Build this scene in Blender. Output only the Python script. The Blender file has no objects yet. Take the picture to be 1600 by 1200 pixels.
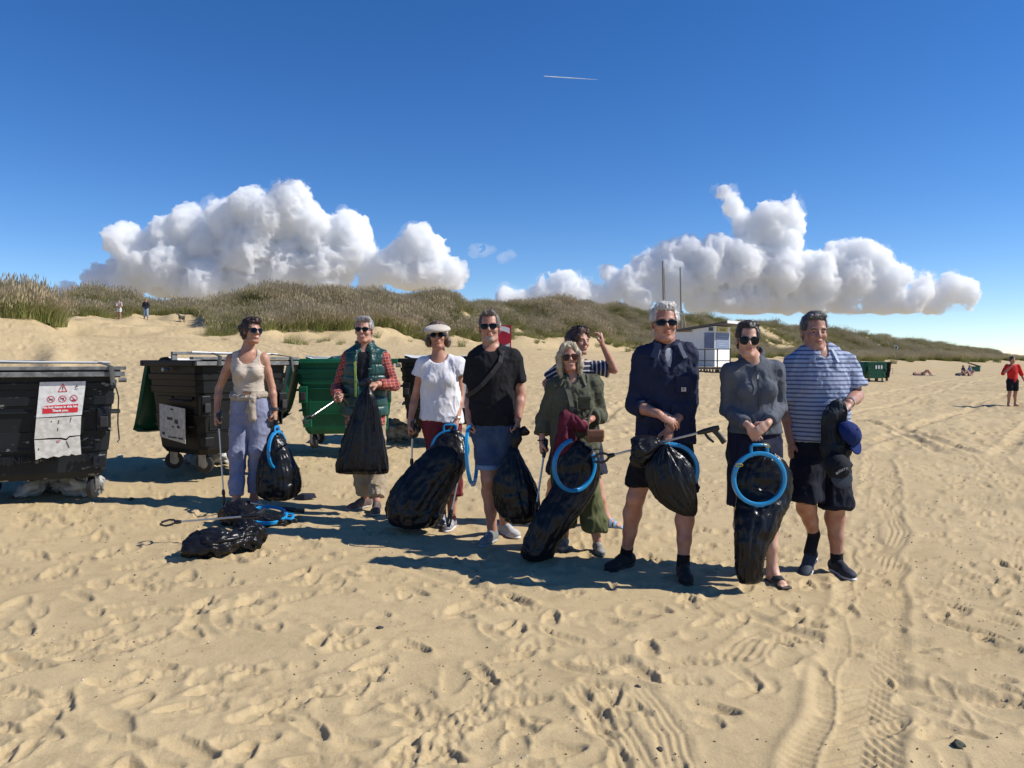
import bpy, math, random
import numpy as np
from mathutils import Vector, Matrix

R = math.radians
rng = np.random.default_rng(7)
random.seed(7)
sc = bpy.context.scene
COL = sc.collection

# ---------------------------------------------------------------- camera, sky, sun, exposure
FPX = 1202.0                      # focal length in pixels of the 1600 px wide photograph
CAM_H = 1.42
PITCH = math.atan(38.0 / FPX)
cam_data = bpy.data.cameras.new('camera')
cam_data.sensor_width = 36.0
cam_data.lens = 36.0 * FPX / 1600.0
cam_data.clip_start = 0.05
cam_data.clip_end = 60000.0
cam = bpy.data.objects.new('camera', cam_data)
COL.objects.link(cam)
cam.location = (0, 0, CAM_H)
cam.rotation_euler = (math.pi / 2 - PITCH, 0, 0)
sc.camera = cam

SUN_EL = R(42.0)
SUN_AZ = R(93.0)                  # compass style, clockwise from +Y: the sun stands to the right
SUN_DIR = Vector((math.cos(SUN_EL) * math.sin(SUN_AZ), math.cos(SUN_EL) * math.cos(SUN_AZ), math.sin(SUN_EL)))
world = bpy.data.worlds.new('World')
sc.world = world
world.use_nodes = True
wn = world.node_tree
wn.nodes.clear()
w_out = wn.nodes.new('ShaderNodeOutputWorld')
w_bg = wn.nodes.new('ShaderNodeBackground')
w_sky = wn.nodes.new('ShaderNodeTexSky')
w_sky.sky_type = 'NISHITA'
w_sky.sun_disc = False
w_sky.sun_elevation = SUN_EL
w_sky.sun_rotation = SUN_AZ
w_sky.altitude = 2300
w_sky.air_density = 1.0
w_sky.dust_density = 0.0
w_sky.ozone_density = 2.8
w_bg.inputs['Strength'].default_value = 0.128
w_hs = wn.nodes.new('ShaderNodeHueSaturation')      # the deep blue of the phone's picture
w_hs.inputs['Saturation'].default_value = 1.30; w_hs.inputs['Hue'].default_value = 0.509
wn.links.new(w_sky.outputs[0], w_hs.inputs['Color'])
wn.links.new(w_hs.outputs[0], w_bg.inputs['Color'])
wn.links.new(w_bg.outputs[0], w_out.inputs['Surface'])
sun_data = bpy.data.lights.new('sun', 'SUN')
sun_data.energy = 5.0
sun_data.angle = R(0.5)
sun_data.color = (1.0, 0.955, 0.88)
sun = bpy.data.objects.new('sun', sun_data)
COL.objects.link(sun)
sun.location = (30, 0, 40)
sun.rotation_euler = SUN_DIR.to_track_quat('Z', 'Y').to_euler()
sc.view_settings.view_transform = 'Standard'
sc.view_settings.look = 'None'
sc.view_settings.exposure = 0.14
sc.view_settings.gamma = 1.0
sc.view_settings.use_curve_mapping = False
sc.render.engine = 'CYCLES'
sc.cycles.use_denoising = True
sc.cycles.max_bounces = 20
sc.cycles.diffuse_bounces = 2
sc.cycles.glossy_bounces = 3
sc.cycles.transmission_bounces = 4
sc.cycles.transparent_max_bounces = 8
sc.cycles.volume_bounces = 20
sc.cycles.caustics_reflective = False
sc.cycles.caustics_refractive = False

# ---------------------------------------------------------------- pixel <-> world
_cp, _sp = math.cos(PITCH), math.sin(PITCH)
def ray(px, py):
    cx = (px - 800.0) / FPX
    cy = (600.0 - py) / FPX
    return Vector((cx, _cp + cy * _sp, -_sp + cy * _cp))
def P(px, py, d):
    """the point at world depth y = d that the photograph shows at pixel px, py"""
    r = ray(px, py)
    return Vector((0, 0, CAM_H)) + r * (d / r.y)

# ---------------------------------------------------------------- numpy noise
_T2 = rng.random((256, 256)).astype(np.float32) * 2 - 1
_T3 = rng.random((64, 64, 64)).astype(np.float32) * 2 - 1
def n2(x, y, seed=0):
    x = np.asarray(x, np.float32) + 37.7 * seed; y = np.asarray(y, np.float32) + 91.3 * seed
    xi = np.floor(x).astype(np.int32); yi = np.floor(y).astype(np.int32)
    fx = x - xi; fy = y - yi
    fx = fx * fx * (3 - 2 * fx); fy = fy * fy * (3 - 2 * fy)
    x0 = xi & 255; x1 = (xi + 1) & 255; y0 = yi & 255; y1 = (yi + 1) & 255
    a = _T2[x0, y0]; b = _T2[x1, y0]; c = _T2[x0, y1]; d = _T2[x1, y1]
    return (a + (b - a) * fx) * (1 - fy) + (c + (d - c) * fx) * fy
def fbm2(x, y, o=4, seed=0, g=0.5):
    s = 0; a = 1.0; f = 1.0
    for i in range(o):
        s = s + a * n2(x * f, y * f, seed + i * 3.1); a *= g; f *= 2.03
    return s
def n3(p, seed=0):
    p = np.asarray(p, np.float32) + 17.13 * seed
    i = np.floor(p).astype(np.int32); f = p - i
    f = f * f * (3 - 2 * f)
    i0 = i & 63; i1 = (i + 1) & 63
    x0, y0, z0 = i0[..., 0], i0[..., 1], i0[..., 2]; x1, y1, z1 = i1[..., 0], i1[..., 1], i1[..., 2]
    fx, fy, fz = f[..., 0], f[..., 1], f[..., 2]
    c00 = _T3[x0, y0, z0] * (1 - fx) + _T3[x1, y0, z0] * fx
    c10 = _T3[x0, y1, z0] * (1 - fx) + _T3[x1, y1, z0] * fx
    c01 = _T3[x0, y0, z1] * (1 - fx) + _T3[x1, y0, z1] * fx
    c11 = _T3[x0, y1, z1] * (1 - fx) + _T3[x1, y1, z1] * fx
    return (c00 * (1 - fy) + c10 * fy) * (1 - fz) + (c01 * (1 - fy) + c11 * fy) * fz
def fbm3(p, o=4, seed=0, g=0.5):
    s = 0; a = 1.0; p = np.asarray(p, np.float32)
    for i in range(o):
        s = s + a * n3(p, seed + i * 2.3); a *= g; p = p * 2.03
    return s
def sstep(a, b, x):
    t = np.clip((np.asarray(x, np.float32) - a) / (b - a), 0, 1)
    return t * t * (3 - 2 * t)

# ---------------------------------------------------------------- materials
def mat(name, base=(0.5, 0.5, 0.5), rough=0.6, metal=0.0, spec=0.5, noise=0.0, nscale=8.0, bump=0.0, bscale=60.0,
        base2=None, sheen=0.0, coat=0.0, subsurf=0.0, rnoise=0.0, bdetail=4.0, stretch=None, transl=0.0):
    m = bpy.data.materials.new(name)
    m.use_nodes = True
    nt = m.node_tree; N = nt.nodes; L = nt.links
    b = N['Principled BSDF']
    b.inputs['Base Color'].default_value = (*base, 1)
    b.inputs['Roughness'].default_value = rough
    b.inputs['Metallic'].default_value = metal
    b.inputs['Specular IOR Level'].default_value = spec
    b.inputs['Coat Weight'].default_value = coat
    if sheen:
        b.inputs['Sheen Weight'].default_value = sheen
    tc = N.new('ShaderNodeTexCoord')
    vec = tc.outputs['Object']
    if stretch:
        mp = N.new('ShaderNodeMapping'); mp.inputs['Scale'].default_value = stretch
        L.new(vec, mp.inputs['Vector']); vec = mp.outputs[0]
    if noise or base2 or rnoise:
        tx = N.new('ShaderNodeTexNoise'); tx.inputs['Scale'].default_value = nscale; tx.inputs['Detail'].default_value = 6
        L.new(vec, tx.inputs['Vector'])
        if noise or base2:
            mx = N.new('ShaderNodeMix'); mx.data_type = 'RGBA'
            c2 = base2 if base2 else tuple(max(0, c * (1 - noise)) for c in base)
            c1 = base if base2 else tuple(min(1, c * (1 + noise)) for c in base)
            mx.inputs[6].default_value = (*c1, 1); mx.inputs[7].default_value = (*c2, 1)
            rp = N.new('ShaderNodeMapRange'); rp.inputs['From Min'].default_value = 0.38; rp.inputs['From Max'].default_value = 0.62
            L.new(tx.outputs['Fac'], rp.inputs['Value']); L.new(rp.outputs[0], mx.inputs[0])
            L.new(mx.outputs[2], b.inputs['Base Color'])
        if rnoise:
            r2 = N.new('ShaderNodeMapRange'); r2.inputs['To Min'].default_value = max(0.02, rough - rnoise); r2.inputs['To Max'].default_value = min(1, rough + rnoise)
            L.new(tx.outputs['Fac'], r2.inputs['Value']); L.new(r2.outputs[0], b.inputs['Roughness'])
    if bump:
        t2 = N.new('ShaderNodeTexNoise'); t2.inputs['Scale'].default_value = bscale; t2.inputs['Detail'].default_value = bdetail
        L.new(vec, t2.inputs['Vector'])
        bp = N.new('ShaderNodeBump'); bp.inputs['Strength'].default_value = 1.0; bp.inputs['Distance'].default_value = bump
        L.new(t2.outputs['Fac'], bp.inputs['Height']); L.new(bp.outputs[0], b.inputs['Normal'])
    if transl:
        tr = N.new('ShaderNodeBsdfTranslucent'); tr.inputs['Color'].default_value = (*base, 1)
        ms = N.new('ShaderNodeMixShader'); ms.inputs[0].default_value = transl
        L.new(b.outputs[0], ms.inputs[1]); L.new(tr.outputs[0], ms.inputs[2])
        L.new(ms.outputs[0], N['Material Output'].inputs['Surface'])
    return m

# ---------------------------------------------------------------- object helpers
def tag(o, label=None, cat=None, group=None, kind=None):
    if label: o['label'] = label
    if cat: o['category'] = cat
    if group: o['group'] = group
    if kind: o['kind'] = kind
    return o
def empty(name, loc=(0, 0, 0), label=None, cat=None, group=None, rz=0.0, parent=None):
    o = bpy.data.objects.new(name, None); COL.objects.link(o)
    o.empty_display_size = 0.1
    o.location = loc; o.rotation_euler = (0, 0, rz)
    if parent: o.parent = parent
    return tag(o, label, cat, group)
def mesh_obj(name, verts, faces, material=None, parent=None, smooth=True, world=False):
    """verts (n,3) array, faces list or (m,4)/(m,3) array. world=True: verts are in world space although it has a parent"""
    me = bpy.data.meshes.new(name)
    v = np.asarray(verts, np.float32)
    if isinstance(faces, np.ndarray) and faces.ndim == 2:
        k = faces.shape[1]; nf = len(faces)
        me.vertices.add(len(v)); me.vertices.foreach_set('co', v.ravel())
        me.loops.add(nf * k); me.loops.foreach_set('vertex_index', faces.astype(np.int32).ravel())
        me.polygons.add(nf)
        me.polygons.foreach_set('loop_start', np.arange(0, nf * k, k, dtype=np.int32))
        me.polygons.foreach_set('loop_total', np.full(nf, k, np.int32))
        me.update(calc_edges=True)
    else:
        me.from_pydata([tuple(map(float, p)) for p in v], [], [tuple(map(int, f)) for f in faces]); me.update()
    if smooth: me.polygons.foreach_set('use_smooth', np.ones(len(me.polygons), bool))
    mats = material if isinstance(material, (list, tuple)) else [material]
    for m in mats:
        if m: me.materials.append(m)
    o = bpy.data.objects.new(name, me); COL.objects.link(o)
    if parent:
        o.parent = parent
        if world:
            pw = parent.matrix_basis if parent.parent is None else parent.parent.matrix_basis @ parent.matrix_basis
            o.matrix_parent_inverse = pw.inverted()
    return o
class MB:
    """collects simple shapes into one mesh"""
    def __init__(s): s.v = []; s.f = []; s.n = 0; s.mi = []; s.cur = 0
    def add(s, v, f):
        v = [tuple(p) for p in v]
        s.v += v; s.f += [tuple(i + s.n for i in q) for q in f]; s.mi += [s.cur] * len(f); s.n += len(v)
    def box(s, a, b, M=None, bev=0.0):
        x0, y0, z0 = a; x1, y1, z1 = b
        if bev <= 0:
            v = [(x0, y0, z0), (x1, y0, z0), (x1, y1, z0), (x0, y1, z0), (x0, y0, z1), (x1, y0, z1), (x1, y1, z1), (x0, y1, z1)]
            f = [(0, 3, 2, 1), (4, 5, 6, 7), (0, 1, 5, 4), (1, 2, 6, 5), (2, 3, 7, 6), (3, 0, 4, 7)]
        else:
            import bmesh
            bm = bmesh.new(); bmesh.ops.create_cube(bm, size=1.0)
            for q in bm.verts:
                q.co = Vector(((x0 + x1) / 2 + q.co.x * (x1 - x0), (y0 + y1) / 2 + q.co.y * (y1 - y0), (z0 + z1) / 2 + q.co.z * (z1 - z0)))
            bmesh.ops.bevel(bm, geom=list(bm.edges), offset=bev, segments=2, affect='EDGES', profile=0.5)
            bm.verts.index_update()
            v = [q.co.copy() for q in bm.verts]; f = [tuple(w.index for w in q.verts) for q in bm.faces]; bm.free()
        if M is not None: v = [M @ Vector(p) for p in v]
        s.add(v, f)
    def tube(s, pts, rad, seg=8, cap=True, flat=None):
        """swept circle; rad a number or list; flat=(a,b) elliptical factors"""
        pts = [Vector(p) for p in pts]; n = len(pts)
        rad = list(rad) if hasattr(rad, '__len__') else [rad] * n
        up = None; v = []; f = []
        for i, p in enumerate(pts):
            t = (pts[min(i + 1, n - 1)] - pts[max(i - 1, 0)])
            t = t.normalized() if t.length > 1e-9 else Vector((0, 0, 1))
            if up is None:
                up = Vector((0, 0, 1)) if abs(t.z) < 0.9 else Vector((1, 0, 0))
            a = (up - t * up.dot(t)).normalized(); up = a; b = t.cross(a)
            fa, fb = flat if flat else (1, 1)
            for k in range(seg):
                w = 2 * math.pi * k / seg
                v.append(p + a * (math.cos(w) * rad[i] * fa) + b * (math.sin(w) * rad[i] * fb))
        for i in range(n - 1):
            for k in range(seg):
                k2 = (k + 1) % seg
                f.append((i * seg + k, i * seg + k2, (i + 1) * seg + k2, (i + 1) * seg + k))
        if cap:
            f.append(tuple(range(seg - 1, -1, -1))); f.append(tuple((n - 1) * seg + k for k in range(seg)))
        s.add(v, f)
    def prism(s, poly, y0, y1, M=None):
        """polygon in x,z extruded along y"""
        n = len(poly)
        v = [(p[0], y0, p[1]) for p in poly] + [(p[0], y1, p[1]) for p in poly]
        f = [tuple(range(n)), tuple(range(2 * n - 1, n - 1, -1))] + [(i, i + n, (i + 1) % n + n, (i + 1) % n) for i in range(n)]
        if M is not None: v = [M @ Vector(p) for p in v]
        s.add(v, f)
    def build(s, name, material, parent=None, smooth=False, world=False):
        o = mesh_obj(name, s.v, s.f, material, parent, smooth, world)
        if isinstance(material, (list, tuple)): o.data.polygons.foreach_set('material_index', np.array(s.mi, np.int32))
        if not smooth: return o
        o.data.set_sharp_from_angle(angle=R(40)) if hasattr(o.data, 'set_sharp_from_angle') else None
        return o

# ---------------------------------------------------------------- surface nets: a mesh from a signed distance field
def surface_net(F, xs, ys, zs):
    nx, ny, nz = F.shape
    ins = F < 0
    c = np.zeros((nx - 1, ny - 1, nz - 1), np.int8)
    for a in (0, 1):
        for b in (0, 1):
            for d in (0, 1):
                c += ins[a:nx - 1 + a, b:ny - 1 + b, d:nz - 1 + d]
    I, J, K = np.nonzero((c > 0) & (c < 8))
    idx = np.full(c.shape, -1, np.int32); idx[I, J, K] = np.arange(len(I))
    acc = np.zeros((len(I), 3)); cnt = np.zeros(len(I))
    cor = [(a, b, d) for a in (0, 1) for b in (0, 1) for d in (0, 1)]
    val = {q: F[I + q[0], J + q[1], K + q[2]].astype(np.float64) for q in cor}
    for q in cor:
        for ax in range(3):
            if q[ax]: continue
            q2 = tuple(1 if i == ax else q[i] for i in range(3))
            a, b = val[q], val[q2]
            m = (a < 0) != (b < 0)
            t = np.where(m, a / np.where(m, a - b, 1), 0)
            for i in range(3):
                acc[:, i] += np.where(m, (t if i == ax else q[i]), 0)
            cnt += m
    acc /= cnt[:, None]
    X = np.interp(I + acc[:, 0], np.arange(nx), xs); Y = np.interp(J + acc[:, 1], np.arange(ny), ys); Z = np.interp(K + acc[:, 2], np.arange(nz), zs)
    V = np.stack([X, Y, Z], 1)
    fs = []
    for ax in range(3):
        s0 = [slice(1, -1)] * 3; s0[ax] = slice(0, -1)
        s1 = [slice(1, -1)] * 3; s1[ax] = slice(1, None)
        a = ins[tuple(s0)]; b = ins[tuple(s1)]
        o1, o2 = [(1, 2), (2, 0), (0, 1)][ax]
        for flip, m in ((False, a & ~b), (True, ~a & b)):
            g = np.stack(np.nonzero(m), 1)
            if not len(g): continue
            for i in range(3):
                if i != ax: g[:, i] += 1
            def at(d1, d2):
                h = g.copy(); h[:, o1] += d1; h[:, o2] += d2
                return idx[h[:, 0], h[:, 1], h[:, 2]]
            q = [at(-1, -1), at(0, -1), at(0, 0), at(-1, 0)]
            q = np.stack(q if not flip else q[::-1], 1)
            fs.append(q[(q >= 0).all(1)])
    return V, (np.concatenate(fs) if fs else np.zeros((0, 4), np.int32))
# ================================================================ the beach and the dunes
# v: distance towards the dunes, u: along the beach
def uv_of(x, y): return 0.6 * x + 0.8 * y, -0.8 * x + 0.6 * y
def z_base(x, y):
    x = np.asarray(x, np.float32); y = np.asarray(y, np.float32)
    u, v = uv_of(x, y)
    z = np.interp(v, [-300, -60, -10, 0, 2, 6, 8.5, 15, 25, 42, 60], [-1.6, -1.2, -.35, -.1, -.04, .07, .2, .55, 1.3, 3.0, 4.6])
    off = -0.6 * (1 - np.exp(-np.maximum(u, 0) / 70))
    q = u / np.maximum(v, 1.0)
    wob = 2.2 * n2(u / 9, v / 30, 3) + 1.2 * n2(u / 3.7, v / 20, 4)
    # main dune
    Hc = np.interp(u, [15, 27, 31, 42, 54, 69, 100, 205, 446, 900], [4.3, 4.9, 5.5, 6.7, 7.3, 7.7, 8.3, 8.4, 7.8, 7.0])
    vm = v + wob * sstep(30, 42, v) * sstep(70, 50, v)
    main = np.interp(vm, [41, 44, 52, 60, 90, 400], [0, .22, 1, .9, .55, .3]) * (Hc - 3.0)
    zm = np.where(v > 38, np.interp(v, [38, 42, 400], [2.58, 3.0, 3.0]), z) + main
    # gap with the sandy path
    zg = np.interp(v, [38, 50, 62, 66, 76, 90, 400], [2.55, 3.75, 4.75, 5.2, 6.9, 6.2, 4])
    # near dune on the left
    Hl = 4.3 + 2.5 * sstep(0.40, 0.0, q)
    zl = np.interp(v, [20, 27, 33, 42, 48, 70, 400], [0, .16, .50, 1, .85, .4, .3]) * (Hl - .9) + .9
    wl = sstep(0.440, 0.385, q); wm = sstep(0.575, 0.66, q)
    zd = zg * (1 - wl) * (1 - wm) + zl * wl + zm * wm * (1 - wl)
    k = sstep(26, 38, v) * (1 - wl) + sstep(17, 27, v) * wl; k = k * sstep(0, 8, u + v)
    z = z * (1 - k) + zd * k
    # lumps
    far = sstep(12, 40, np.hypot(x, y))
    z = z + off + far * (0.13 * fbm2(x / 6, y / 6, 3, 11) + sstep(36, 46, v) * 0.62 * fbm2(x / 4.2, y / 4.2, 3, 12) * sstep(700, 200, u))
    z = z + 0.018 * fbm2(x / 1.7, y / 1.7, 2, 14)
    z = z + sstep(400, 2500, np.hypot(x, y)) * (-2.0)
    return z
def zb(x, y): return float(z_base(np.array([x]), np.array([y]))[0])
def hit(px, py, d0=1.5, d1=300):
    """where the ray of a pixel meets the undisturbed ground"""
    ds = np.geomspace(d0, d1, 1500); r = ray(px, py)
    xs = r.x / r.y * ds; zs = CAM_H + r.z / r.y * ds
    below = zs < z_base(xs, ds)
    i = int(np.argmax(below)) if below.any() else len(ds) - 1
    return float(xs[i]), float(ds[i])

class Raster:
    def __init__(s, x0, x1, y0, y1, h):
        s.x0, s.y0, s.h = x0, y0, h
        s.nx, s.ny = int((x1 - x0) / h), int((y1 - y0) / h)
        s.X, s.Y = np.meshgrid(x0 + np.arange(s.nx, dtype=np.float32) * h, y0 + np.arange(s.ny, dtype=np.float32) * h, indexing='ij')
        s.H = np.zeros((s.nx, s.ny), np.float32)
    def patch(s, cx, cy, r):
        i0 = max(0, int((cx - r - s.x0) / s.h)); i1 = min(s.nx, int((cx + r - s.x0) / s.h) + 1)
        j0 = max(0, int((cy - r - s.y0) / s.h)); j1 = min(s.ny, int((cy + r - s.y0) / s.h) + 1)
        if i1 - i0 < 2 or j1 - j0 < 2: return None
        return (slice(i0, i1), slice(j0, j1))
    def foot(s, cx, cy, a, L, W, A, tread=0.0, kind=0):
        p = s.patch(cx, cy, L * 1.1)
        if p is None: return
        X = s.X[p] - cx; Y = s.Y[p] - cy
        X = X + 0.011 * n2(s.X[p] * 8, s.Y[p] * 8, 5) * (L / .28); Y = Y + 0.011 * n2(s.X[p] * 8, s.Y[p] * 8, 6) * (L / .28)
        ca, sa = math.cos(a), math.sin(a)
        l = (X * ca + Y * sa) / (L / 2); w = (-X * sa + Y * ca) / (W / 2)
        w = w * (1 + 0.28 * np.sin(l * 2.2) + 0.22 * (l < 0) * (l > -0.6))
        r = np.sqrt(l * l + w * w)
        dep = -A * np.clip(1 - r ** 3.4, 0, 1) ** 0.7
        dep *= 0.72 + 0.28 * np.tanh(l * 2)
        rim = A * 0.36 * np.exp(-((np.maximum(r, 1.0) - 1.08) / np.where(r < 1.08, 0.10, 0.34)) ** 2) * (r > .93) * (1 + 0.5 * l)
        keep = np.clip(1.0 - 0.75 * np.exp(-r ** 2 * 1.0), 0, 1)
        H = s.H[p] * keep
        if tread:
            dep = dep + tread * (r < 0.85) * np.sign(np.sin(l * L / 2 / 0.0085)) * (0.5 + 0.5 * (np.sin(w * 5) > -0.3))
        s.H[p] = H + dep + rim
    def groove(s, pts, W, A, fn=None, soft=1.0):
        """pts polyline; fn(across, along) profile, default a round ditch with rims"""
        al = 0.0
        for (xa, ya), (xb, yb) in zip(pts[:-1], pts[1:]):
            L = math.hypot(xb - xa, yb - ya)
            if L < 1e-6: continue
            i0 = max(0, int((min(xa, xb) - 2 * W - s.x0) / s.h)); i1 = min(s.nx, int((max(xa, xb) + 2 * W - s.x0) / s.h) + 1)
            j0 = max(0, int((min(ya, yb) - 2 * W - s.y0) / s.h)); j1 = min(s.ny, int((max(ya, yb) + 2 * W - s.y0) / s.h) + 1)
            if i1 > i0 + 1 and j1 > j0 + 1:
                p = (slice(i0, i1), slice(j0, j1))
                X = s.X[p] - xa; Y = s.Y[p] - ya; tx, ty = (xb - xa) / L, (yb - ya) / L
                t = X * tx + Y * ty; c = (-X * ty + Y * tx)
                c = c + 0.12 * W * n2(s.X[p] / W * 1.3, s.Y[p] / W * 1.3, 8)
                m = (t >= 0) & (t < L)
                r = np.abs(c) / (W / 2)
                if fn: h = fn(c, t + al) * (0.55 + 0.45 * n2(s.X[p] * 1.4, s.Y[p] * 1.4, 9))
                else: h = -A * np.clip(1 - r ** 2, 0, 1) + 0.4 * A * np.exp(-((r - 1.25) / 0.25) ** 2)
                s.H[p] += np.where(m, h, 0)
            al += L
    def sample(s, x, y):
        fx = np.clip((x - s.x0) / s.h, 0, s.nx - 1.001); fy = np.clip((y - s.y0) / s.h, 0, s.ny - 1.001)
        i = fx.astype(np.int32); j = fy.astype(np.int32); fx = fx - i; fy = fy - j
        H = s.H
        return (H[i, j] * (1 - fx) + H[i + 1, j] * fx) * (1 - fy) + (H[i, j + 1] * (1 - fx) + H[i + 1, j + 1] * fx) * fy
    def inside(s, x, y, m):
        x1 = s.x0 + s.nx * s.h; y1 = s.y0 + s.ny * s.h
        return sstep(s.x0, s.x0 + m, x) * sstep(x1, x1 - m, x) * sstep(s.y0, s.y0 + m, y) * sstep(y1, y1 - m, y)

near = Raster(-7.5, 9.5, 1.4, 13.5, 0.0105)
mid = Raster(-48, 70, 7, 86, 0.055)
pr = random.Random(11)
# ---- near field: ripples, trampled dimples, footprints, shoe treads, tyre track, rake marks
Xn, Yn = near.X, near.Y
near.H += 0.013 * fbm2(Xn / 0.55, Yn / 0.4, 2, 21)
_wr = n2(Xn * 1.2, Yn * 1.2, 27)
near.H += 0.0035 * np.sin((Yn * 0.9 + Xn * 0.32 + 0.12 * _wr) * 2 * math.pi / 0.085 + 2.5 * _wr) * sstep(0.0, 0.6, n2(Xn * .8, Yn * .8, 31))
def tyre(c, t):
    r = np.abs(c) / 0.2
    bars = np.where(c > 0.105, np.sin((t + 0.02) * 2 * math.pi / 0.052), np.sin((t + 1.1 * np.abs(c + .05)) * 2 * math.pi / 0.07))
    flat = 1 / (1 + np.exp(-(1 - r) * 14))
    return flat * (-0.016 + 0.008 * np.clip(bars * 1.8, -1, 1)) * (1 - 0.75 * np.exp(-((np.abs(c - 0.095)) / 0.012) ** 2)) + 0.014 * np.exp(-((r - 1.18) / 0.16) ** 2)
for k in range(800):
    x = pr.uniform(-7, 9); y = 1.6 + 11 * pr.random() ** 0.9
    near.foot(x, y, pr.uniform(0, 6.3), pr.uniform(.16, .32), pr.uniform(.12, .2), pr.uniform(.008, .022))
trk = [(0.55, 1.4), (1.2, 2.7), (1.72, 3.75), (2.37, 5.05), (3.5, 7.3), (6.2, 12.9)]
near.groove(trk, 0.5, 0, fn=tyre)
near.groove([(x + 1.9, y + .2) for x, y in trk], 0.5, 0, fn=lambda c, t: 0.55 * tyre(c, t))
near.groove([(x + 1.15, y) for x, y in trk], 0.4, 0, fn=lambda c, t: 0.35 * tyre(-c, t))
for k in range(1150):
    y = 1.6 + 11 * pr.random() ** 1.0; x = pr.uniform(-0.75, 0.8) * y
    on = abs(x - np.interp(y, [p[1] for p in trk], [p[0] for p in trk])) < 0.3
    if on and pr.random() < 0.8: continue
    a = pr.choice([pr.gauss(0.2, .5), pr.gauss(3.3, .5), pr.gauss(1.2, .6), pr.gauss(-0.7, .5)])
    near.foot(x, y, a, pr.uniform(.22, .31), pr.uniform(.09, .125), pr.uniform(.013, .027), tread=(0.0045 if pr.random() < 0.38 else 0.0))
for k in range(120):
    y = 1.7 + 8 * pr.random(); x = pr.uniform(-0.75, 0.8) * y
    near.foot(x, y, pr.uniform(0, 6.3), pr.uniform(.10, .18), pr.uniform(.08, .13), pr.uniform(.012, .024))
def comb(n, gap, A):
    def f(c, t): return (np.abs(c) < n * gap / 2) * (A * np.sin(c * 2 * math.pi / gap) - A * 0.6) + A * 1.2 * np.exp(-((np.abs(c) - n * gap / 2 - .015) / 0.02) ** 2)
    return f
def gpts(*pp): return [hit(a, b) for a, b in pp]
near.groove(gpts((1000, 1215), (975, 1160), (950, 1110), (905, 1075)), 0.3, 0, fn=comb(5, 0.036, 0.0045))
near.groove(gpts((1075, 1215), (1055, 1150), (1010, 1100), (995, 1085)), 0.26, 0, fn=comb(4, 0.036, 0.0045))
near.groove(gpts((945, 1140), (925, 1110), (900, 1085)), 0.12, 0.02)
near.groove(gpts((1060, 925), (1110, 945), (1150, 965)), 0.24, 0, fn=comb(5, 0.034, 0.005))
near.groove(gpts((1130, 1035), (1175, 1010), (1215, 985), (1260, 975), (1290, 960)), 0.3, 0, fn=comb(5, 0.042, 0.005))
near.groove(gpts((1160, 960), (1280, 1000), (1370, 1005), (1470, 1010), (1600, 1015)), 0.14, 0.022)
near.groove(gpts((1300, 1060), (1400, 1065), (1500, 1085), (1600, 1100)), 0.16, 0.02)
near.groove(gpts((600, 1205), (700, 1150), (790, 1080), (815, 1060)), 0.2, 0, fn=lambda c, t: 0.012 * n2(c * 60, t * 60, 2) * (np.abs(c) < .09) + 0.01 * n2(c * 25, t * 25, 4) * (np.abs(c) < .1))
near.groove(gpts((620, 880), (700, 905), (790, 930), (830, 945)), 0.12, 0.016)
near.H += 0.0012 * fbm2(Xn * 16, Yn * 16, 3, 41) * (0.6 + 0.4 * n2(Xn * 1.1, Yn * 1.1, 43))
near.H += 0.008 * np.clip(fbm2(Xn * 14, Yn * 14, 2, 45), 0, 1) * sstep(0.38, 0.7, n2(Xn * 0.9, Yn * 0.9, 47))
# ---- middle distance
Xm, Ym = mid.X, mid.Y
um, vm_ = uv_of(Xm, Ym)
mid.H += 0.022 * fbm2(Xm / 0.9, Ym / 0.9, 3, 51) + 0.034 * fbm2(um / 2.6, vm_ / 0.5, 3, 52) * sstep(10, 4, vm_)
for k in range(13000):
    y = 8 + 72 * pr.random() ** 1.1; x = pr.uniform(-0.72, 0.75) * y
    uu, vv = uv_of(x, y)
    if vv < 7 and pr.random() < 0.45: continue
    mid.foot(x, y, pr.uniform(0, 6.3), pr.uniform(.26, .5), pr.uniform(.2, .34), pr.uniform(.03, .065))
for off in (-9, -7.4, -4.4, -2.8, -.5, 1.1, 3.2, 4.8, -14, -12.4, 6.6):
    b = pr.uniform(-.02, .05)
    pts = [(0.6 * u - 0.8 * (off + b * u), 0.8 * u + 0.6 * (off + b * u)) for u in range(4, 100, 6)]
    mid.groove(pts, 0.34, pr.uniform(.025, .05))
for row in (((130, 499), (170, 500), (230, 506), (300, 512), (370, 530), (430, 548), (480, 566)), ((170, 498), (260, 503), (340, 512), (430, 538), (500, 560)),
            ((600, 700), (640, 640), (700, 600), (800, 580)), ((940, 660), (960, 640), (1000, 620), (1100, 610)), ((1130, 560), (1180, 575), (1250, 585), (1290, 590)),
            ((1600, 760), (1480, 712), (1400, 672), (1330, 655)), ((1600, 738), (1500, 700), (1400, 665))):
    mid.groove([hit(*q) for q in row], 0.30, 0.045)
def ground_z(x, y):
    x = np.asarray(x, np.float32); y = np.asarray(y, np.float32)
    z = z_base(x, y)
    wn_ = near.inside(x, y, 0.8); wm_ = mid.inside(x, y, 2.0) * (1 - wn_)
    return z + near.sample(x, y) * wn_ + mid.sample(x, y) * wm_
def gz(x, y): return float(ground_z(np.array([x]), np.array([y]))[0])
def soft_z(x, y):
    """mean ground level under a standing thing"""
    a = [gz(x + dx, y + dy) for dx in (-.1, 0, .1) for dy in (-.1, 0, .1)]
    return sum(a) / 9

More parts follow.
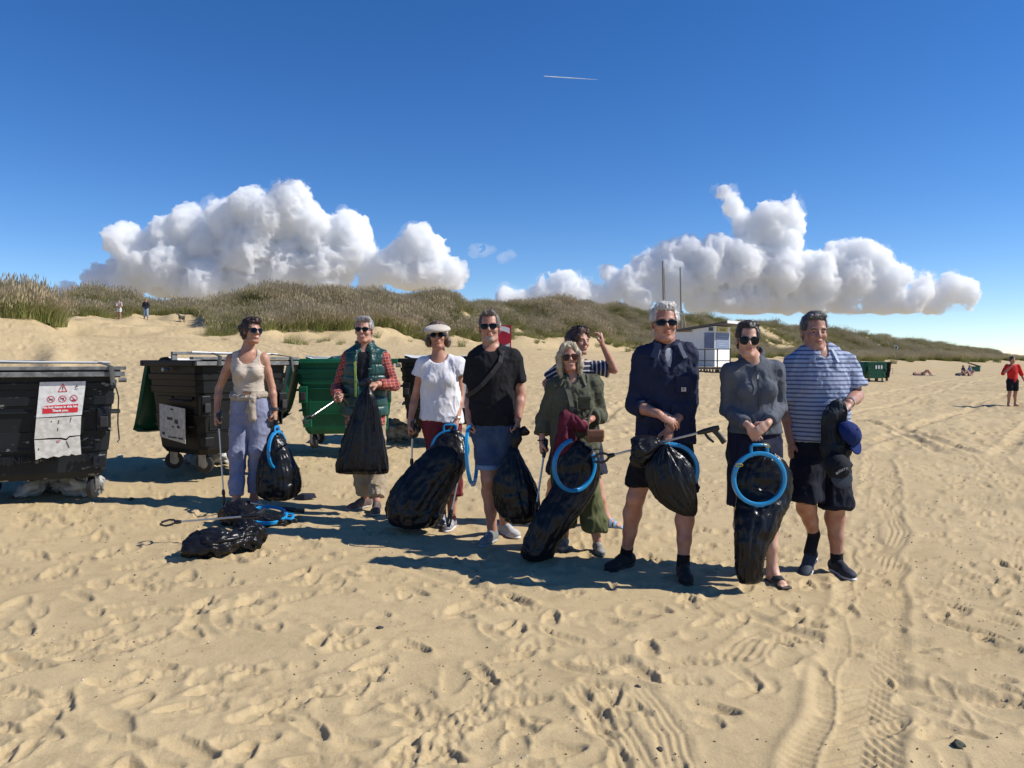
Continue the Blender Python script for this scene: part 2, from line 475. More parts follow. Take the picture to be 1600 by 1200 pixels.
def build_ground(material):
    th = np.concatenate([np.linspace(-180, -60, 13)[:-1], np.linspace(-60, -37.2, 40)[:-1], np.degrees(np.arctan(np.linspace(-905, 915, 800) / FPX)),
                         np.linspace(37.6, 60, 40)[1:], np.linspace(60, 180, 13)[1:]])
    rr = [0.25, .6, 1.0, 1.3, 1.6, 1.9]
    p = 1300.0
    while p > 752: 
        d = CAM_H * FPX / (p - 562)
        if d > rr[-1] + 0.004: rr.append(d)
        p -= 2.3
    while rr[-1] < 105: rr.append(rr[-1] * 1.0082)
    while rr[-1] < 12000: rr.append(rr[-1] * 1.045)
    rr = np.array(rr)
    T, Rr = np.meshgrid(np.radians(th), rr, indexing='ij')
    X = (Rr * np.sin(T)).astype(np.float32); Y = (Rr * np.cos(T)).astype(np.float32)
    # in front of the camera rows run at equal depth, behind it they are circles
    fr = np.clip((1.25 - np.abs(T)) / 0.5, 0, 1)
    k = 1 + fr * (1 / np.maximum(np.cos(T), 0.45) - 1)
    X *= k; Y *= k
    Z = ground_z(X.ravel(), Y.ravel())
    V = np.stack([X.ravel(), Y.ravel(), Z], 1)
    nt, nr = T.shape
    i = np.arange(nt - 1)[:, None] * nr + np.arange(nr - 1)[None, :]
    Fq = np.stack([i, i + 1, i + nr + 1, i + nr], -1).reshape(-1, 4)
    o = mesh_obj('sand_ground', V, Fq, material)
    return tag(o, 'trampled pale sand of the beach rising into dunes', None, None, 'structure')

def sand_material():
    m = bpy.data.materials.new('sand'); m.use_nodes = True
    nt = m.node_tree; N = nt.nodes; L = nt.links; b = N['Principled BSDF']
    b.inputs['Roughness'].default_value = 0.95; b.inputs['Specular IOR Level'].default_value = 0.15
    tc = N.new('ShaderNodeTexCoord')
    def nz(scale, det, rough=0.5, st=None):
        t = N.new('ShaderNodeTexNoise'); t.inputs['Scale'].default_value = scale; t.inputs['Detail'].default_value = det; t.inputs['Roughness'].default_value = rough
        if st:
            mp = N.new('ShaderNodeMapping'); mp.inputs['Scale'].default_value = st; L.new(tc.outputs['Object'], mp.inputs[0]); L.new(mp.outputs[0], t.inputs[0])
        else: L.new(tc.outputs['Object'], t.inputs['Vector'])
        return t.outputs['Fac']
    def ramp(fac, a, b_, c1, c2):
        r = N.new('ShaderNodeMapRange'); r.inputs['From Min'].default_value = a; r.inputs['From Max'].default_value = b_; L.new(fac, r.inputs['Value'])
        x = N.new('ShaderNodeMix'); x.data_type = 'RGBA'; L.new(r.outputs[0], x.inputs[0])
        if isinstance(c1, tuple): x.inputs[6].default_value = (*c1, 1)
        else: L.new(c1, x.inputs[6])
        if isinstance(c2, tuple): x.inputs[7].default_value = (*c2, 1)
        else: L.new(c2, x.inputs[7])
        return x.outputs[2]
    c = ramp(nz(0.5, 6, 0.6), 0.3, 0.7, (0.53, 0.405, 0.225), (0.47, 0.355, 0.19))
    c = ramp(nz(1.3, 5, 0.65, (1, .6, 1)), 0.52, 0.75, c, (0.41, 0.31, 0.168))
    c = ramp(nz(9, 8, 0.7), 0.5, 0.70, c, (0.40, 0.30, 0.16))
    # single dark and pale grains, shell crumbs
    vo = N.new('ShaderNodeTexVoronoi'); vo.inputs['Scale'].default_value = 900; L.new(tc.outputs['Object'], vo.inputs[0])
    gr = N.new('ShaderNodeSeparateColor'); L.new(vo.outputs['Color'], gr.inputs[0])
    c = ramp(gr.outputs[0], 0.90, 0.97, c, (0.24, 0.17, 0.10))
    c = ramp(gr.outputs[1], 0.94, 0.98, c, (0.62, 0.52, 0.38))
    v2 = N.new('ShaderNodeTexVoronoi'); v2.inputs['Scale'].default_value = 14; L.new(tc.outputs['Object'], v2.inputs[0])
    g2 = N.new('ShaderNodeSeparateColor'); L.new(v2.outputs['Color'], g2.inputs[0])
    lt = N.new('ShaderNodeMath'); lt.operation = 'LESS_THAN'; lt.inputs[1].default_value = 0.055; L.new(v2.outputs['Distance'], lt.inputs[0])
    gt = N.new('ShaderNodeMath'); gt.operation = 'GREATER_THAN'; gt.inputs[1].default_value = 0.9; L.new(g2.outputs[0], gt.inputs[0])
    mu = N.new('ShaderNodeMath'); mu.operation = 'MULTIPLY'; L.new(lt.outputs[0], mu.inputs[0]); L.new(gt.outputs[0], mu.inputs[1])
    c = ramp(mu.outputs[0], 0, 1, c, (0.12, 0.09, 0.06))
    L.new(c, b.inputs['Base Color'])
    bp = N.new('ShaderNodeBump'); bp.inputs['Distance'].default_value = 0.0035; L.new(nz(55, 8, 0.65), bp.inputs['Height'])
    b2 = N.new('ShaderNodeBump'); b2.inputs['Distance'].default_value = 0.0012; L.new(nz(420, 3, 0.7), b2.inputs['Height']); L.new(bp.outputs[0], b2.inputs['Normal'])
    b3 = N.new('ShaderNodeBump'); b3.inputs['Distance'].default_value = 0.008; b3.inputs['Strength'].default_value = 0.8; L.new(nz(7, 4, 0.6), b3.inputs['Height']); L.new(b2.outputs[0], b3.inputs['Normal'])
    L.new(b3.outputs[0], b.inputs['Normal'])
    return m
ground = build_ground(sand_material())
# crumbs of sand, shell and weed strewn over the near sand
rc = np.random.default_rng(5); ncr = 5200
cy = 2.0 + 9 * rc.random(ncr) ** 1.3; cx_c = (rc.random(ncr) * 1.5 - .75) * cy; pk_ = n2(cx_c * 1.3, cy * 1.3, 61) + .6 * rc.random(ncr) > .25; cy, cx_c = cy[pk_], cx_c[pk_]; ncr = len(cy)
cz = ground_z(cx_c, cy); rr_ = rc.uniform(.0018, .0055, ncr) * (1 + .12 * cy); dirs = np.array([[1, 0, 0], [-.4, .8, 0], [-.5, -.8, 0], [0, 0, .9]])
CV = (np.stack([cx_c, cy, cz], 1)[:, None, :] + (dirs[None] + rc.normal(0, .35, (ncr, 4, 3))) * rr_[:, None, None]).reshape(-1, 3)
CFc = (np.arange(ncr)[:, None, None] * 4 + np.array([[0, 1, 3], [1, 2, 3], [2, 0, 3], [0, 2, 1]])[None]).reshape(-1, 3).astype(np.int32)
crumbs = mesh_obj('sand_crumbs', CV, CFc, [mat('crumb_sand', (.38, .28, .16), .95), mat('crumb_dark', (.05, .04, .03), .9), mat('crumb_shell', (.7, .66, .58), .6)], smooth=False)
crumbs.data.polygons.foreach_set('material_index', np.repeat(rc.choice([0, 0, 0, 0, 0, 1, 1, 2], ncr), 4).astype(np.int32))
tag(crumbs, 'fine crumbs of sand, shell and weed strewn over the near sand', 'crumbs', None, 'stuff')

# ================================================================ marram grass
def tuft_mesh(name, seed, nb, h, spread, lean, seeds, mats):
    r = random.Random(seed); v = []; f = []; mi = []
    for k in range(nb):
        a = r.uniform(0, 2 * math.pi); q = spread * math.sqrt(r.random())
        bx, by = q * math.cos(a), q * math.sin(a)
        hh = h * r.uniform(0.55, 1.1) * (1 - 0.25 * q / spread)
        da = a + r.gauss(0, .7); out = r.uniform(.15, .6) * (0.4 + q / spread)
        dx, dy = math.cos(da) * out + lean, math.sin(da) * out
        w = r.uniform(.006, .012); ta = r.uniform(0, math.pi); wx, wy = math.cos(ta) * w, math.sin(ta) * w
        n0 = len(v); sg = 4
        for i in range(sg + 1):
            t = i / sg
            x = bx + dx * hh * t * t; y = by + dy * hh * t * t; z = hh * (t - 0.22 * t * t * t * (abs(dx) + abs(dy)))
            ww = (1 - t) ** 0.7 + 0.08
            v.append((x - wx * ww, y - wy * ww, z)); v.append((x + wx * ww, y + wy * ww, z))
        tip = (x, y, z)
        col = 1 if r.random() < 0.18 else 0
        for i in range(sg):
            f.append((n0 + 2 * i, n0 + 2 * i + 1, n0 + 2 * i + 3, n0 + 2 * i + 2)); mi.append(2 if (i == sg - 1 or (i == sg - 2 and r.random() < .3)) and r.random() < .55 else col)
        if r.random() < seeds:
            n0 = len(v); sw = r.uniform(.012, .02); L = r.uniform(.12, .2)
            for s, (ox, oz) in enumerate(((0, -.02), (sw, L * .35), (-sw, L * .35), (0.02, L))):
                v.append((tip[0] + ox, tip[1] + (0.3 * sw if s == 1 else 0), tip[2] + oz - 0.03))
            f.append((n0, n0 + 1, n0 + 3, n0 + 2)); mi.append(3)
    o = mesh_obj(name, v, f, mats, smooth=False)
    o.data.polygons.foreach_set('material_index', np.array(mi, np.int32))
    COL.objects.unlink(o)
    return o
def grass_mat(name, a, b):
    m = mat(name, a, rough=0.7, spec=0.15, transl=0.3)
    nt = m.node_tree; N = nt.nodes; L = nt.links
    oi = N.new('ShaderNodeObjectInfo'); mx = N.new('ShaderNodeMix'); mx.data_type = 'RGBA'
    mx.inputs[6].default_value = (*a, 1); mx.inputs[7].default_value = (*b, 1)
    L.new(oi.outputs['Random'], mx.inputs[0]); L.new(mx.outputs[2], N['Principled BSDF'].inputs['Base Color'])
    return m
gm = [grass_mat('marram_green', (0.19, 0.215, 0.06), (0.26, 0.265, 0.09)), grass_mat('marram_straw', (0.40, 0.345, 0.16), (0.31, 0.285, 0.12)),
      grass_mat('marram_tip', (0.40, 0.345, 0.165), (0.46, 0.385, 0.20)), grass_mat('marram_seed', (0.46, 0.36, 0.22), (0.52, 0.42, 0.27))]
tufts = [tuft_mesh('grass_tuft', 1, 120, 0.95, 0.34, .18, .22, gm), tuft_mesh('grass_tuft', 2, 110, 0.78, 0.42, .22, .05, gm),
         tuft_mesh('grass_tuft', 3, 120, 1.05, 0.40, .12, .35, gm), tuft_mesh('grass_tuft', 4, 70, 0.55, 0.38, .25, .02, gm)]
tuft_col = bpy.data.collections.new('tuft_sources')
for t in tufts: tuft_col.objects.link(t)

gx, gy, gs, gk = [], [], [], []
def scatter(n, u0, u1, v0, v1, pu=1.0, hook=None, seed=0, size=(.8, 1.25)):
    r = np.random.default_rng(100 + seed)
    u = u0 + (u1 - u0) * r.random(n) ** pu; v = v0 + (v1 - v0) * r.random(n)
    x = 0.6 * u - 0.8 * v; y = 0.8 * u + 0.6 * v
    px = 800 + FPX * x / np.maximum(y, 1)
    q = u / v
    wob = 2.2 * n2(u / 9, v / 30, 3) + 1.2 * n2(u / 3.7, v / 20, 4)
    nz1 = fbm2(x / 2.6, y / 2.6, 3, 71); nz2 = fbm2(x / 9, y / 9, 2, 72)
    vv = v + wob
    main = (q > 0.62) * np.clip((vv - 43.6) / 1.6, 0, 1)
    bare = sstep(66, 105, u)                        # towards the right sand shows between the clumps
    dens_bare = np.clip((v - 23) / 26, 0, 1) ** 0.8
    keep_b = (nz1 * 0.75 + nz2 * 0.5 + (dens_bare - 0.5) * 2.1 > 0.12) * (v > 22 + 18 * sstep(110, 70, u)) 
    keep_m = (main > r.random(n)) & ((nz1 > -0.75) | (v > 50))
    left = (q < 0.413) * (v > 36.5 + 5 * sstep(.30, .42, q) * 0 + 1.5 * n2(u / 3, v / 9, 7)) * (v < 62)
    gap = (q >= 0.39) * (q <= 0.64) * (v > 64.5 + 2.5 * n2(u / 4, v / 9, 9) - 7 * sstep(.57, .63, q))
    k = np.where(q > 0.62, np.where(r.random(n) < bare, keep_b, keep_m), left | gap) > 0
    if hook is not None: k = hook(u, v, x, y, r)
    k &= (px > -260) & (px < 1900) & (y > 5)
    x, y = x[k], y[k]; s = size[0] + (size[1] - size[0]) * r.random(len(x))
    s = s * (1 + 0.35 * np.clip(nz2[k], -1, 1) + 0.3 * np.clip(nz1[k], -1, 1)); kind = np.where(r.random(len(x)) < 0.75, np.where(nz1[k] + .35 * nz2[k] > 0.15, np.where(r.random(len(x)) < .5, 0, 2), np.where(r.random(len(x)) < .5, 1, 3)), r.integers(0, 4, len(x)))
    gx.append(x); gy.append(y); gs.append(s); gk.append(kind)
scatter(26000, 20, 110, 40, 58, 1.0, seed=1)
scatter(9000, -12, 26, 30, 60, 1.0, seed=2)
scatter(7000, 24, 60, 58, 84, 1.0, seed=3)
scatter(15000, 70, 220, 22, 58, 1.0, seed=4, size=(.85, 1.3))
scatter(15000, 200, 620, 20, 62, 1.25, seed=5, size=(1.3, 2.0))
def loose(u, v, x, y, r):
    return (r.random(len(u)) < 0.012) & (u / v > .6) & (n2(x / 3, y / 3, 77) > 0.1)
scatter(7000, 20, 75, 37.5, 45, 1.0, hook=loose, seed=6, size=(.5, .9))
gx = np.concatenate(gx); gy = np.concatenate(gy); gs = np.concatenate(gs); gk = np.concatenate(gk)
gpz = z_base(gx, gy) - 0.03
me = bpy.data.meshes.new('marram_grass')
me.vertices.add(len(gx)); me.vertices.foreach_set('co', np.stack([gx, gy, gpz], 1).astype(np.float32).ravel())
for nm, arr, ty in (('gscale', gs, 'FLOAT'), ('gkind', gk, 'INT'), ('grot', rng.normal(0, .5, len(gx)), 'FLOAT')):
    at_ = me.attributes.new(nm, ty, 'POINT'); at_.data.foreach_set('value', np.asarray(arr, np.int32 if ty == 'INT' else np.float32))
grass = bpy.data.objects.new('marram_grass', me); COL.objects.link(grass)
tag(grass, 'long straw-tipped marram grass covering the dune slopes', 'grass', None, 'stuff')
ng = bpy.data.node_groups.new('scatter_tufts', 'GeometryNodeTree')
ng.interface.new_socket('Geometry', in_out='INPUT', socket_type='NodeSocketGeometry')
ng.interface.new_socket('Geometry', in_out='OUTPUT', socket_type='NodeSocketGeometry')
gi = ng.nodes.new('NodeGroupInput'); go = ng.nodes.new('NodeGroupOutput')
ci = ng.nodes.new('GeometryNodeCollectionInfo'); ci.inputs['Collection'].default_value = tuft_col; ci.inputs['Separate Children'].default_value = True
iop = ng.nodes.new('GeometryNodeInstanceOnPoints'); iop.inputs['Pick Instance'].default_value = True
def named(n, t):
    a = ng.nodes.new('GeometryNodeInputNamedAttribute'); a.data_type = t; a.inputs['Name'].default_value = n; return a.outputs[0]
cx_ = ng.nodes.new('ShaderNodeCombineXYZ')
ng.links.new(named('grot', 'FLOAT'), cx_.inputs['Z'])
e2r = ng.nodes.new('FunctionNodeEulerToRotation'); ng.links.new(cx_.outputs[0], e2r.inputs[0])
ng.links.new(gi.outputs[0], iop.inputs['Points']); ng.links.new(ci.outputs[0], iop.inputs['Instance'])
ng.links.new(named('gkind', 'INT'), iop.inputs['Instance Index']); ng.links.new(e2r.outputs[0], iop.inputs['Rotation'])
ng.links.new(named('gscale', 'FLOAT'), iop.inputs['Scale']); ng.links.new(iop.outputs[0], go.inputs[0])
md = grass.modifiers.new('tufts', 'NODES'); md.node_group = ng
# ================================================================ clouds
def cloud_mat(name, dens):
    m = bpy.data.materials.new(name); m.use_nodes = True
    N = m.node_tree.nodes; N.clear()
    o = N.new('ShaderNodeOutputMaterial'); v = N.new('ShaderNodeVolumePrincipled')
    v.inputs['Color'].default_value = (0.989, 0.995, 1, 1); v.inputs['Density'].default_value = dens; v.inputs['Anisotropy'].default_value = 0.0
    m.node_tree.links.new(v.outputs[0], o.inputs['Volume'])
    m.volume_intersection_method = 'ACCURATE' if hasattr(m, 'volume_intersection_method') else None
    return m
CD = 3000.0
def cloud(balls, name, label, material, vox=2.4, base=None, amp=1.0, flat=0.75, seed=0, group=None, fringe=None):
    """balls: (px, py, r_px, depth offset in px). A body of billows at distance CD"""
    k = CD / FPX
    C = []
    for px, py, r, dz in balls:
        p = P(px, py, CD); C.append((p.x, p.y + dz * k, p.z, r * k))
    C = np.array(C); h = vox * k
    lo = (C[:, :3] - C[:, 3:] * 1.35).min(0); hi = (C[:, :3] + C[:, 3:] * 1.35).max(0)
    if base is not None: lo[2] = max(lo[2], P(800, base, CD).z - 12 * k)
    xs, ys, zs = [np.arange(lo[i], hi[i] + h, h) for i in range(3)]
    G = np.stack(np.meshgrid(xs, ys, zs, indexing='ij'), -1).astype(np.float32)
    F = np.full(G.shape[:3], 1e9, np.float32)
    for x, y, z, r in C:
        d = np.sqrt((G[..., 0] - x) ** 2 + ((G[..., 1] - y) / 0.9) ** 2 + (G[..., 2] - z) ** 2) - r
        kk = 5 * k; hh = np.clip(0.5 + 0.5 * (d - F) / kk, 0, 1)
        F = d * (1 - hh) + F * hh - kk * hh * (1 - hh)
    Q = G / k
    n = 0
    band = np.abs(F) < 30 * k
    Qb = Q[band] + seed * 13
    w = Qb + 6 * np.stack([n3(Qb / 22, 5), n3(Qb / 22, 6), n3(Qb / 22, 7)], -1)
    b = n3(w / 30, 11) * 9 + (0.42 - np.abs(n3(w / 15, 1))) * 11 + (0.40 - np.abs(n3(w / 7.6, 2))) * 8.5 + (0.36 - np.abs(n3(w / 4.1, 3))) * 6.0 + (0.34 - np.abs(n3(w / 2.5, 4))) * 3.2
    F[band] -= (b * amp * k).astype(np.float32)
    if base is not None:
        zb_ = P(800, base, CD).z
        F = np.maximum(F, (zb_ - G[..., 2]) * 0.8 + 3 * k * n3(Q / 20, 8) + 1.6 * k * n3(Q / 7, 9))
    V, Fc = surface_net(F, xs, ys, zs)
    c = np.array([V[:, 0].mean(), V[:, 1].mean(), V[:, 2].min()])
    o = mesh_obj(name, V - c, Fc, material); o.location = tuple(c)
    tag(o, label, 'cloud', group)
    if fringe:
        Fb = F + 0.0; far_ = np.abs(F) < 40 * k; Qf = Q[far_]
        Fb[far_] = F[far_] - k * np.clip(2.0 + 15 * (0.30 - np.abs(n3(Qf / 11 + .5, 12))) + 9 * (0.3 - np.abs(n3(Qf / 5, 13))) + 7 * n3(Qf / 34, 14), -30, 12).astype(np.float32)
        if base is not None: Fb = np.maximum(Fb, (P(800, base, CD).z - G[..., 2]) + 4 * k * n3(Q / 14, 15))
        V, Fc = surface_net(Fb[::2, ::2, ::2], xs[::2], ys[::2], zs[::2]); mesh_obj('fringe', V - c, Fc, fringe, o)
    return o
cm = cloud_mat('cumulus', 0.055)
cm2 = cloud_mat('wisp', 0.006); cm3 = cloud_mat('fringe', 0.0045)
cloud([(110, 455, 16, 0), (150, 448, 26, 5), (190, 440, 32, 8), (200, 378, 26, -10), (225, 408, 38, 0), (262, 372, 30, 0), (292, 360, 32, 6), (270, 425, 45, 0), (320, 395, 40, 10), (330, 440, 40, -8),
       (360, 345, 33, 0), (392, 328, 32, -12), (425, 345, 36, -16), (458, 322, 30, -14), (475, 345, 30, -8), (395, 400, 48, 0), (450, 415, 45, 8), (500, 370, 38, 6), (540, 362, 34, 10), (548, 395, 34, 8), (510, 425, 40, 0), (385, 450, 40, 0)],
      'cumulus_cloud', 'largest white and grey cumulus cloud above the dune on the left', cm, 2.5, base=472, seed=1, fringe=cm3)
cloud([(655, 378, 26, 0), (640, 398, 26, 4), (675, 395, 26, 4), (602, 422, 24, 0), (632, 428, 28, 0), (672, 430, 30, 0), (705, 428, 22, 0), (580, 440, 16, 0)],
      'cumulus_cloud', 'tall narrow white cloud just right of the largest cloud', cm, 2.2, base=452, seed=2, fringe=cm3)
cloud([(740, 394, 8, 0), (755, 391, 9, 0), (768, 388, 6, 0)], 'cloud_wisp', 'small faint cloud wisp, upper left one of a pair', cm2, 1.6, amp=.55, seed=3)
cloud([(786, 402, 9, 0), (800, 397, 7, 0)], 'cloud_wisp', 'small faint cloud wisp, lower right one of a pair', cm2, 1.6, amp=.55, seed=4)
cloud([(790, 466, 13, 0), (815, 470, 13, 0), (850, 462, 18, 0), (884, 445, 22, 0), (905, 460, 22, 0), (880, 468, 24, 0), (932, 466, 18, 0), (955, 428, 12, 0), (962, 445, 12, 0), (950, 462, 14, 0)],
      'cumulus_cloud', 'low white cloud over the dune left of the masts', cm, 2.1, base=484, seed=5, fringe=cm3)
cloud([(985, 440, 22, 0), (1010, 425, 24, 4), (1042, 408, 24, 6), (1080, 398, 26, 6), (1060, 440, 34, 0), (1110, 420, 38, 0), (1118, 388, 22, 0), (1138, 303, 12, 0), (1146, 324, 13, 0), (1163, 338, 12, 4), (1172, 365, 24, 0),
       (1205, 348, 28, 0), (1232, 338, 22, 4), (1248, 350, 14, 6), (1225, 378, 28, 0), (1160, 420, 42, 0), (1215, 425, 42, 0), (1270, 425, 34, 0), (1310, 402, 24, 6), (1345, 400, 24, 4), (1335, 435, 32, 0), (1375, 412, 20, 0),
       (1395, 440, 28, 0), (1440, 452, 24, 0), (1475, 456, 20, 0), (1508, 460, 17, 0), (1290, 455, 30, 0), (1180, 462, 28, 0), (1400, 470, 18, 0), (1250, 468, 20, 0)] + [(1000 + 46 * i, 466 + 1.5 * i, 24 - (6 if i > 8 else 0), 4 * (i % 3) - 4) for i in range(11)],
      'cumulus_cloud', 'broad white cloud with a flat grey base above the hut on the right', cm, 2.5, base=490, seed=6, fringe=cm3)
mb = MB()
p0, p1 = P(850, 119, 9000), P(934, 124.5, 9000)
mb.tube([p0.lerp(p1, t) for t in (0, .2, .5, .8, 1)], [3.5, 5, 4, 2.5, 1], 8)
tag(mb.build('vapour_trail', mat('vapour', (.86, .92, 1.0), 1.0), smooth=True), 'short thin white vapour trail high in the blue sky', 'vapour trail')
# ================================================================ modelling with distance fields: people, clothes, hair, shoes
def A3(*p): return np.array(p, float)
def unit(v): v = np.asarray(v, float); return v / (np.linalg.norm(v) + 1e-12)
def cone(a, b, ra, rb, k=0.015, side=None, asp=1.0, op='add'):
    return dict(t='cone', a=np.asarray(a, float), b=np.asarray(b, float), ra=ra, rb=rb, k=k, side=side, asp=asp, op=op)
def ell(c, r, k=0.012, M=None, op='add'):
    return dict(t='ell', c=np.asarray(c, float), r=np.asarray(r, float), k=k, M=M, op=op)
def rbox(c, hlf, rad, k=0.008, M=None, op='add'):
    return dict(t='box', c=np.asarray(c, float), h=np.asarray(hlf, float), rad=rad, k=k, M=M, op=op)
def half(p, n, k=0.0): return dict(t='half', p=np.asarray(p, float), n=unit(n), op='and', k=k)
def bounds(prims, m=0.02):
    lo = np.full(3, 1e9); hi = -lo
    for p in prims:
        if p['op'] != 'add': continue
        if p['t'] == 'cone':
            r = max(p['ra'], p['rb']) * max(1, p['asp'])
            lo = np.minimum(lo, np.minimum(p['a'], p['b']) - r); hi = np.maximum(hi, np.maximum(p['a'], p['b']) + r)
        elif p['t'] == 'ell': lo = np.minimum(lo, p['c'] - p['r'].max()); hi = np.maximum(hi, p['c'] + p['r'].max())
        elif p['t'] == 'box': R_ = np.linalg.norm(p['h']); lo = np.minimum(lo, p['c'] - R_); hi = np.maximum(hi, p['c'] + R_)
    return lo - m, hi + m
def evaluate(prims, xs, ys, zs):
    F = np.full((len(xs), len(ys), len(zs)), 0.5, np.float32)
    g = (xs, ys, zs)
    for p in prims:
        mg = 0.03 + p['k']
        if p['t'] == 'half':
            d = ((xs[:, None, None] - p['p'][0]) * p['n'][0] + (ys[None, :, None] - p['p'][1]) * p['n'][1] + (zs[None, None, :] - p['p'][2]) * p['n'][2])
            F = np.maximum(F, d.astype(np.float32)); continue
        if p['t'] == 'cone':
            r = max(p['ra'], p['rb']) * max(1, p['asp']) + mg; lo = np.minimum(p['a'], p['b']) - r; hi = np.maximum(p['a'], p['b']) + r
        elif p['t'] == 'ell': lo = p['c'] - p['r'].max() - mg; hi = p['c'] + p['r'].max() + mg
        else: R_ = np.linalg.norm(p['h']) + mg; lo = p['c'] - R_; hi = p['c'] + R_
        sl = tuple(slice(int(np.searchsorted(g[i], lo[i])), int(np.searchsorted(g[i], hi[i]))) for i in range(3))
        if any(s.stop - s.start < 1 for s in sl): continue
        X = xs[sl[0]][:, None, None].astype(np.float32); Y = ys[sl[1]][None, :, None].astype(np.float32); Z = zs[sl[2]][None, None, :].astype(np.float32)
        if p['t'] == 'cone':
            a, b = p['a'], p['b']; ba = b - a; L2 = max(ba @ ba, 1e-10)
            dx, dy, dz = X - a[0], Y - a[1], Z - a[2]
            t = np.clip((dx * ba[0] + dy * ba[1] + dz * ba[2]) / L2, 0, 1)
            r = p['ra'] + (p['rb'] - p['ra']) * t
            ex, ey, ez = dx - ba[0] * t, dy - ba[1] * t, dz - ba[2] * t
            if p['asp'] == 1.0: d = np.sqrt(ex * ex + ey * ey + ez * ez) - r
            else:
                ax = unit(ba); s = np.asarray(p['side'], float); s = unit(s - ax * (s @ ax)); w = np.cross(ax, s)
                eu = ex * s[0] + ey * s[1] + ez * s[2]; ew = ex * w[0] + ey * w[1] + ez * w[2]; ea = ex * ax[0] + ey * ax[1] + ez * ax[2]
                q = np.sqrt(eu * eu + (ew / p['asp']) ** 2 + ea * ea)
                d = (q - r) * (1.0 if p['asp'] > 1 else (p['asp'] + (1 - p['asp']) * np.clip(np.abs(eu) / (q + 1e-6), 0, 1)))
        else:
            dx, dy, dz = X - p['c'][0], Y - p['c'][1], Z - p['c'][2]
            M = p['M']
            if M is not None:
                dx, dy, dz = (dx * M[0, 0] + dy * M[1, 0] + dz * M[2, 0], dx * M[0, 1] + dy * M[1, 1] + dz * M[2, 1], dx * M[0, 2] + dy * M[1, 2] + dz * M[2, 2])
            if p['t'] == 'ell':
                r = p['r']; q = np.sqrt((dx / r[0]) ** 2 + (dy / r[1]) ** 2 + (dz / r[2]) ** 2)
                q2 = np.sqrt((dx / r[0] ** 2) ** 2 + (dy / r[1] ** 2) ** 2 + (dz / r[2] ** 2) ** 2) + 1e-6
                d = q * (q - 1) / q2
            else:
                h = p['h'] - p['rad']; ox, oy, oz = np.abs(dx) - h[0], np.abs(dy) - h[1], np.abs(dz) - h[2]
                d = np.sqrt(np.maximum(ox, 0) ** 2 + np.maximum(oy, 0) ** 2 + np.maximum(oz, 0) ** 2) + np.minimum(np.maximum(np.maximum(ox, oy), oz), 0) - p['rad']
        A = F[sl]; k = max(p['k'], 1e-5)
        if p['op'] == 'add':
            hh = np.clip(0.5 + 0.5 * (A - d) / k, 0, 1); F[sl] = A * (1 - hh) + d * hh - k * hh * (1 - hh)
        elif p['op'] == 'sub':
            d = -d; hh = np.clip(0.5 - 0.5 * (A - d) / k, 0, 1); F[sl] = A * (1 - hh) + d * hh + k * hh * (1 - hh)
    return F
def net(prims, h, lo=None, hi=None):
    if lo is None: lo, hi = bounds(prims)
    ax = [np.arange(lo[i], hi[i] + h, h) for i in range(3)]
    return surface_net(evaluate(prims, *ax), *ax)
def vnormals(V, Fq):
    a, b, c, d = V[Fq[:, 0]], V[Fq[:, 1]], V[Fq[:, 2]], V[Fq[:, 3]]
    n = np.cross(c - a, d - b); N = np.zeros_like(V)
    for i in range(4): np.add.at(N, Fq[:, i], n)
    return N / (np.linalg.norm(N, axis=1, keepdims=True) + 1e-12)
def folds(V, Fq, amp=0.006, size=0.05, stretch=(1, 1, .4), seed=0, bias=0.3, mask=None, warp=0.35, tilt=0.0):
    N = vnormals(V, Fq)
    p = V.copy()
    if tilt: p[:, 0] += tilt * p[:, 2]
    q = p / size * np.array(stretch)
    q = q + warp * np.stack([n3(p / size * .6, seed + 11), n3(p / size * .6, seed + 12), n3(p / size * .6, seed + 13)], 1)
    a1 = n3(q, seed); a2 = n3(q * 2.1, seed + 3)
    gate = .35 + .65 * sstep(-.35, .45, n3(p / size * .45, seed + 17))
    r1 = 1.15 * np.exp(-(a1 / .22) ** 2) - .35; r2 = 1.1 * np.exp(-(a2 / .22) ** 2) - .35
    d = amp * gate * (0.95 * r1 + 0.4 * r2) + amp * bias * .5
    if mask is not None: d = d * mask(V)
    return V + N * d[:, None]
def head_frame(yaw, pitch, roll):
    """columns = x (image right), y (back), z (up) of the head; yaw>0 turns the face to the image's right, pitch>0 raises the chin"""
    M = Matrix.Rotation(R(yaw), 3, 'Z') @ Matrix.Rotation(R(-pitch), 3, 'X') @ Matrix.Rotation(R(roll), 3, 'Y')
    return np.array(M)
def lens_objs(ln, n, lens, g):
    for i in (0, 1):
        m = MB(); m.add(ln.v[i * (n + 1):(i + 1) * (n + 1)], [(k, (k + 1) % n, n) for k in range(n)]); m.build('lens', lens, g, smooth=True)
LIP, BROW, STUB, TEETH, EYE = 1, 2, 3, 4, 5
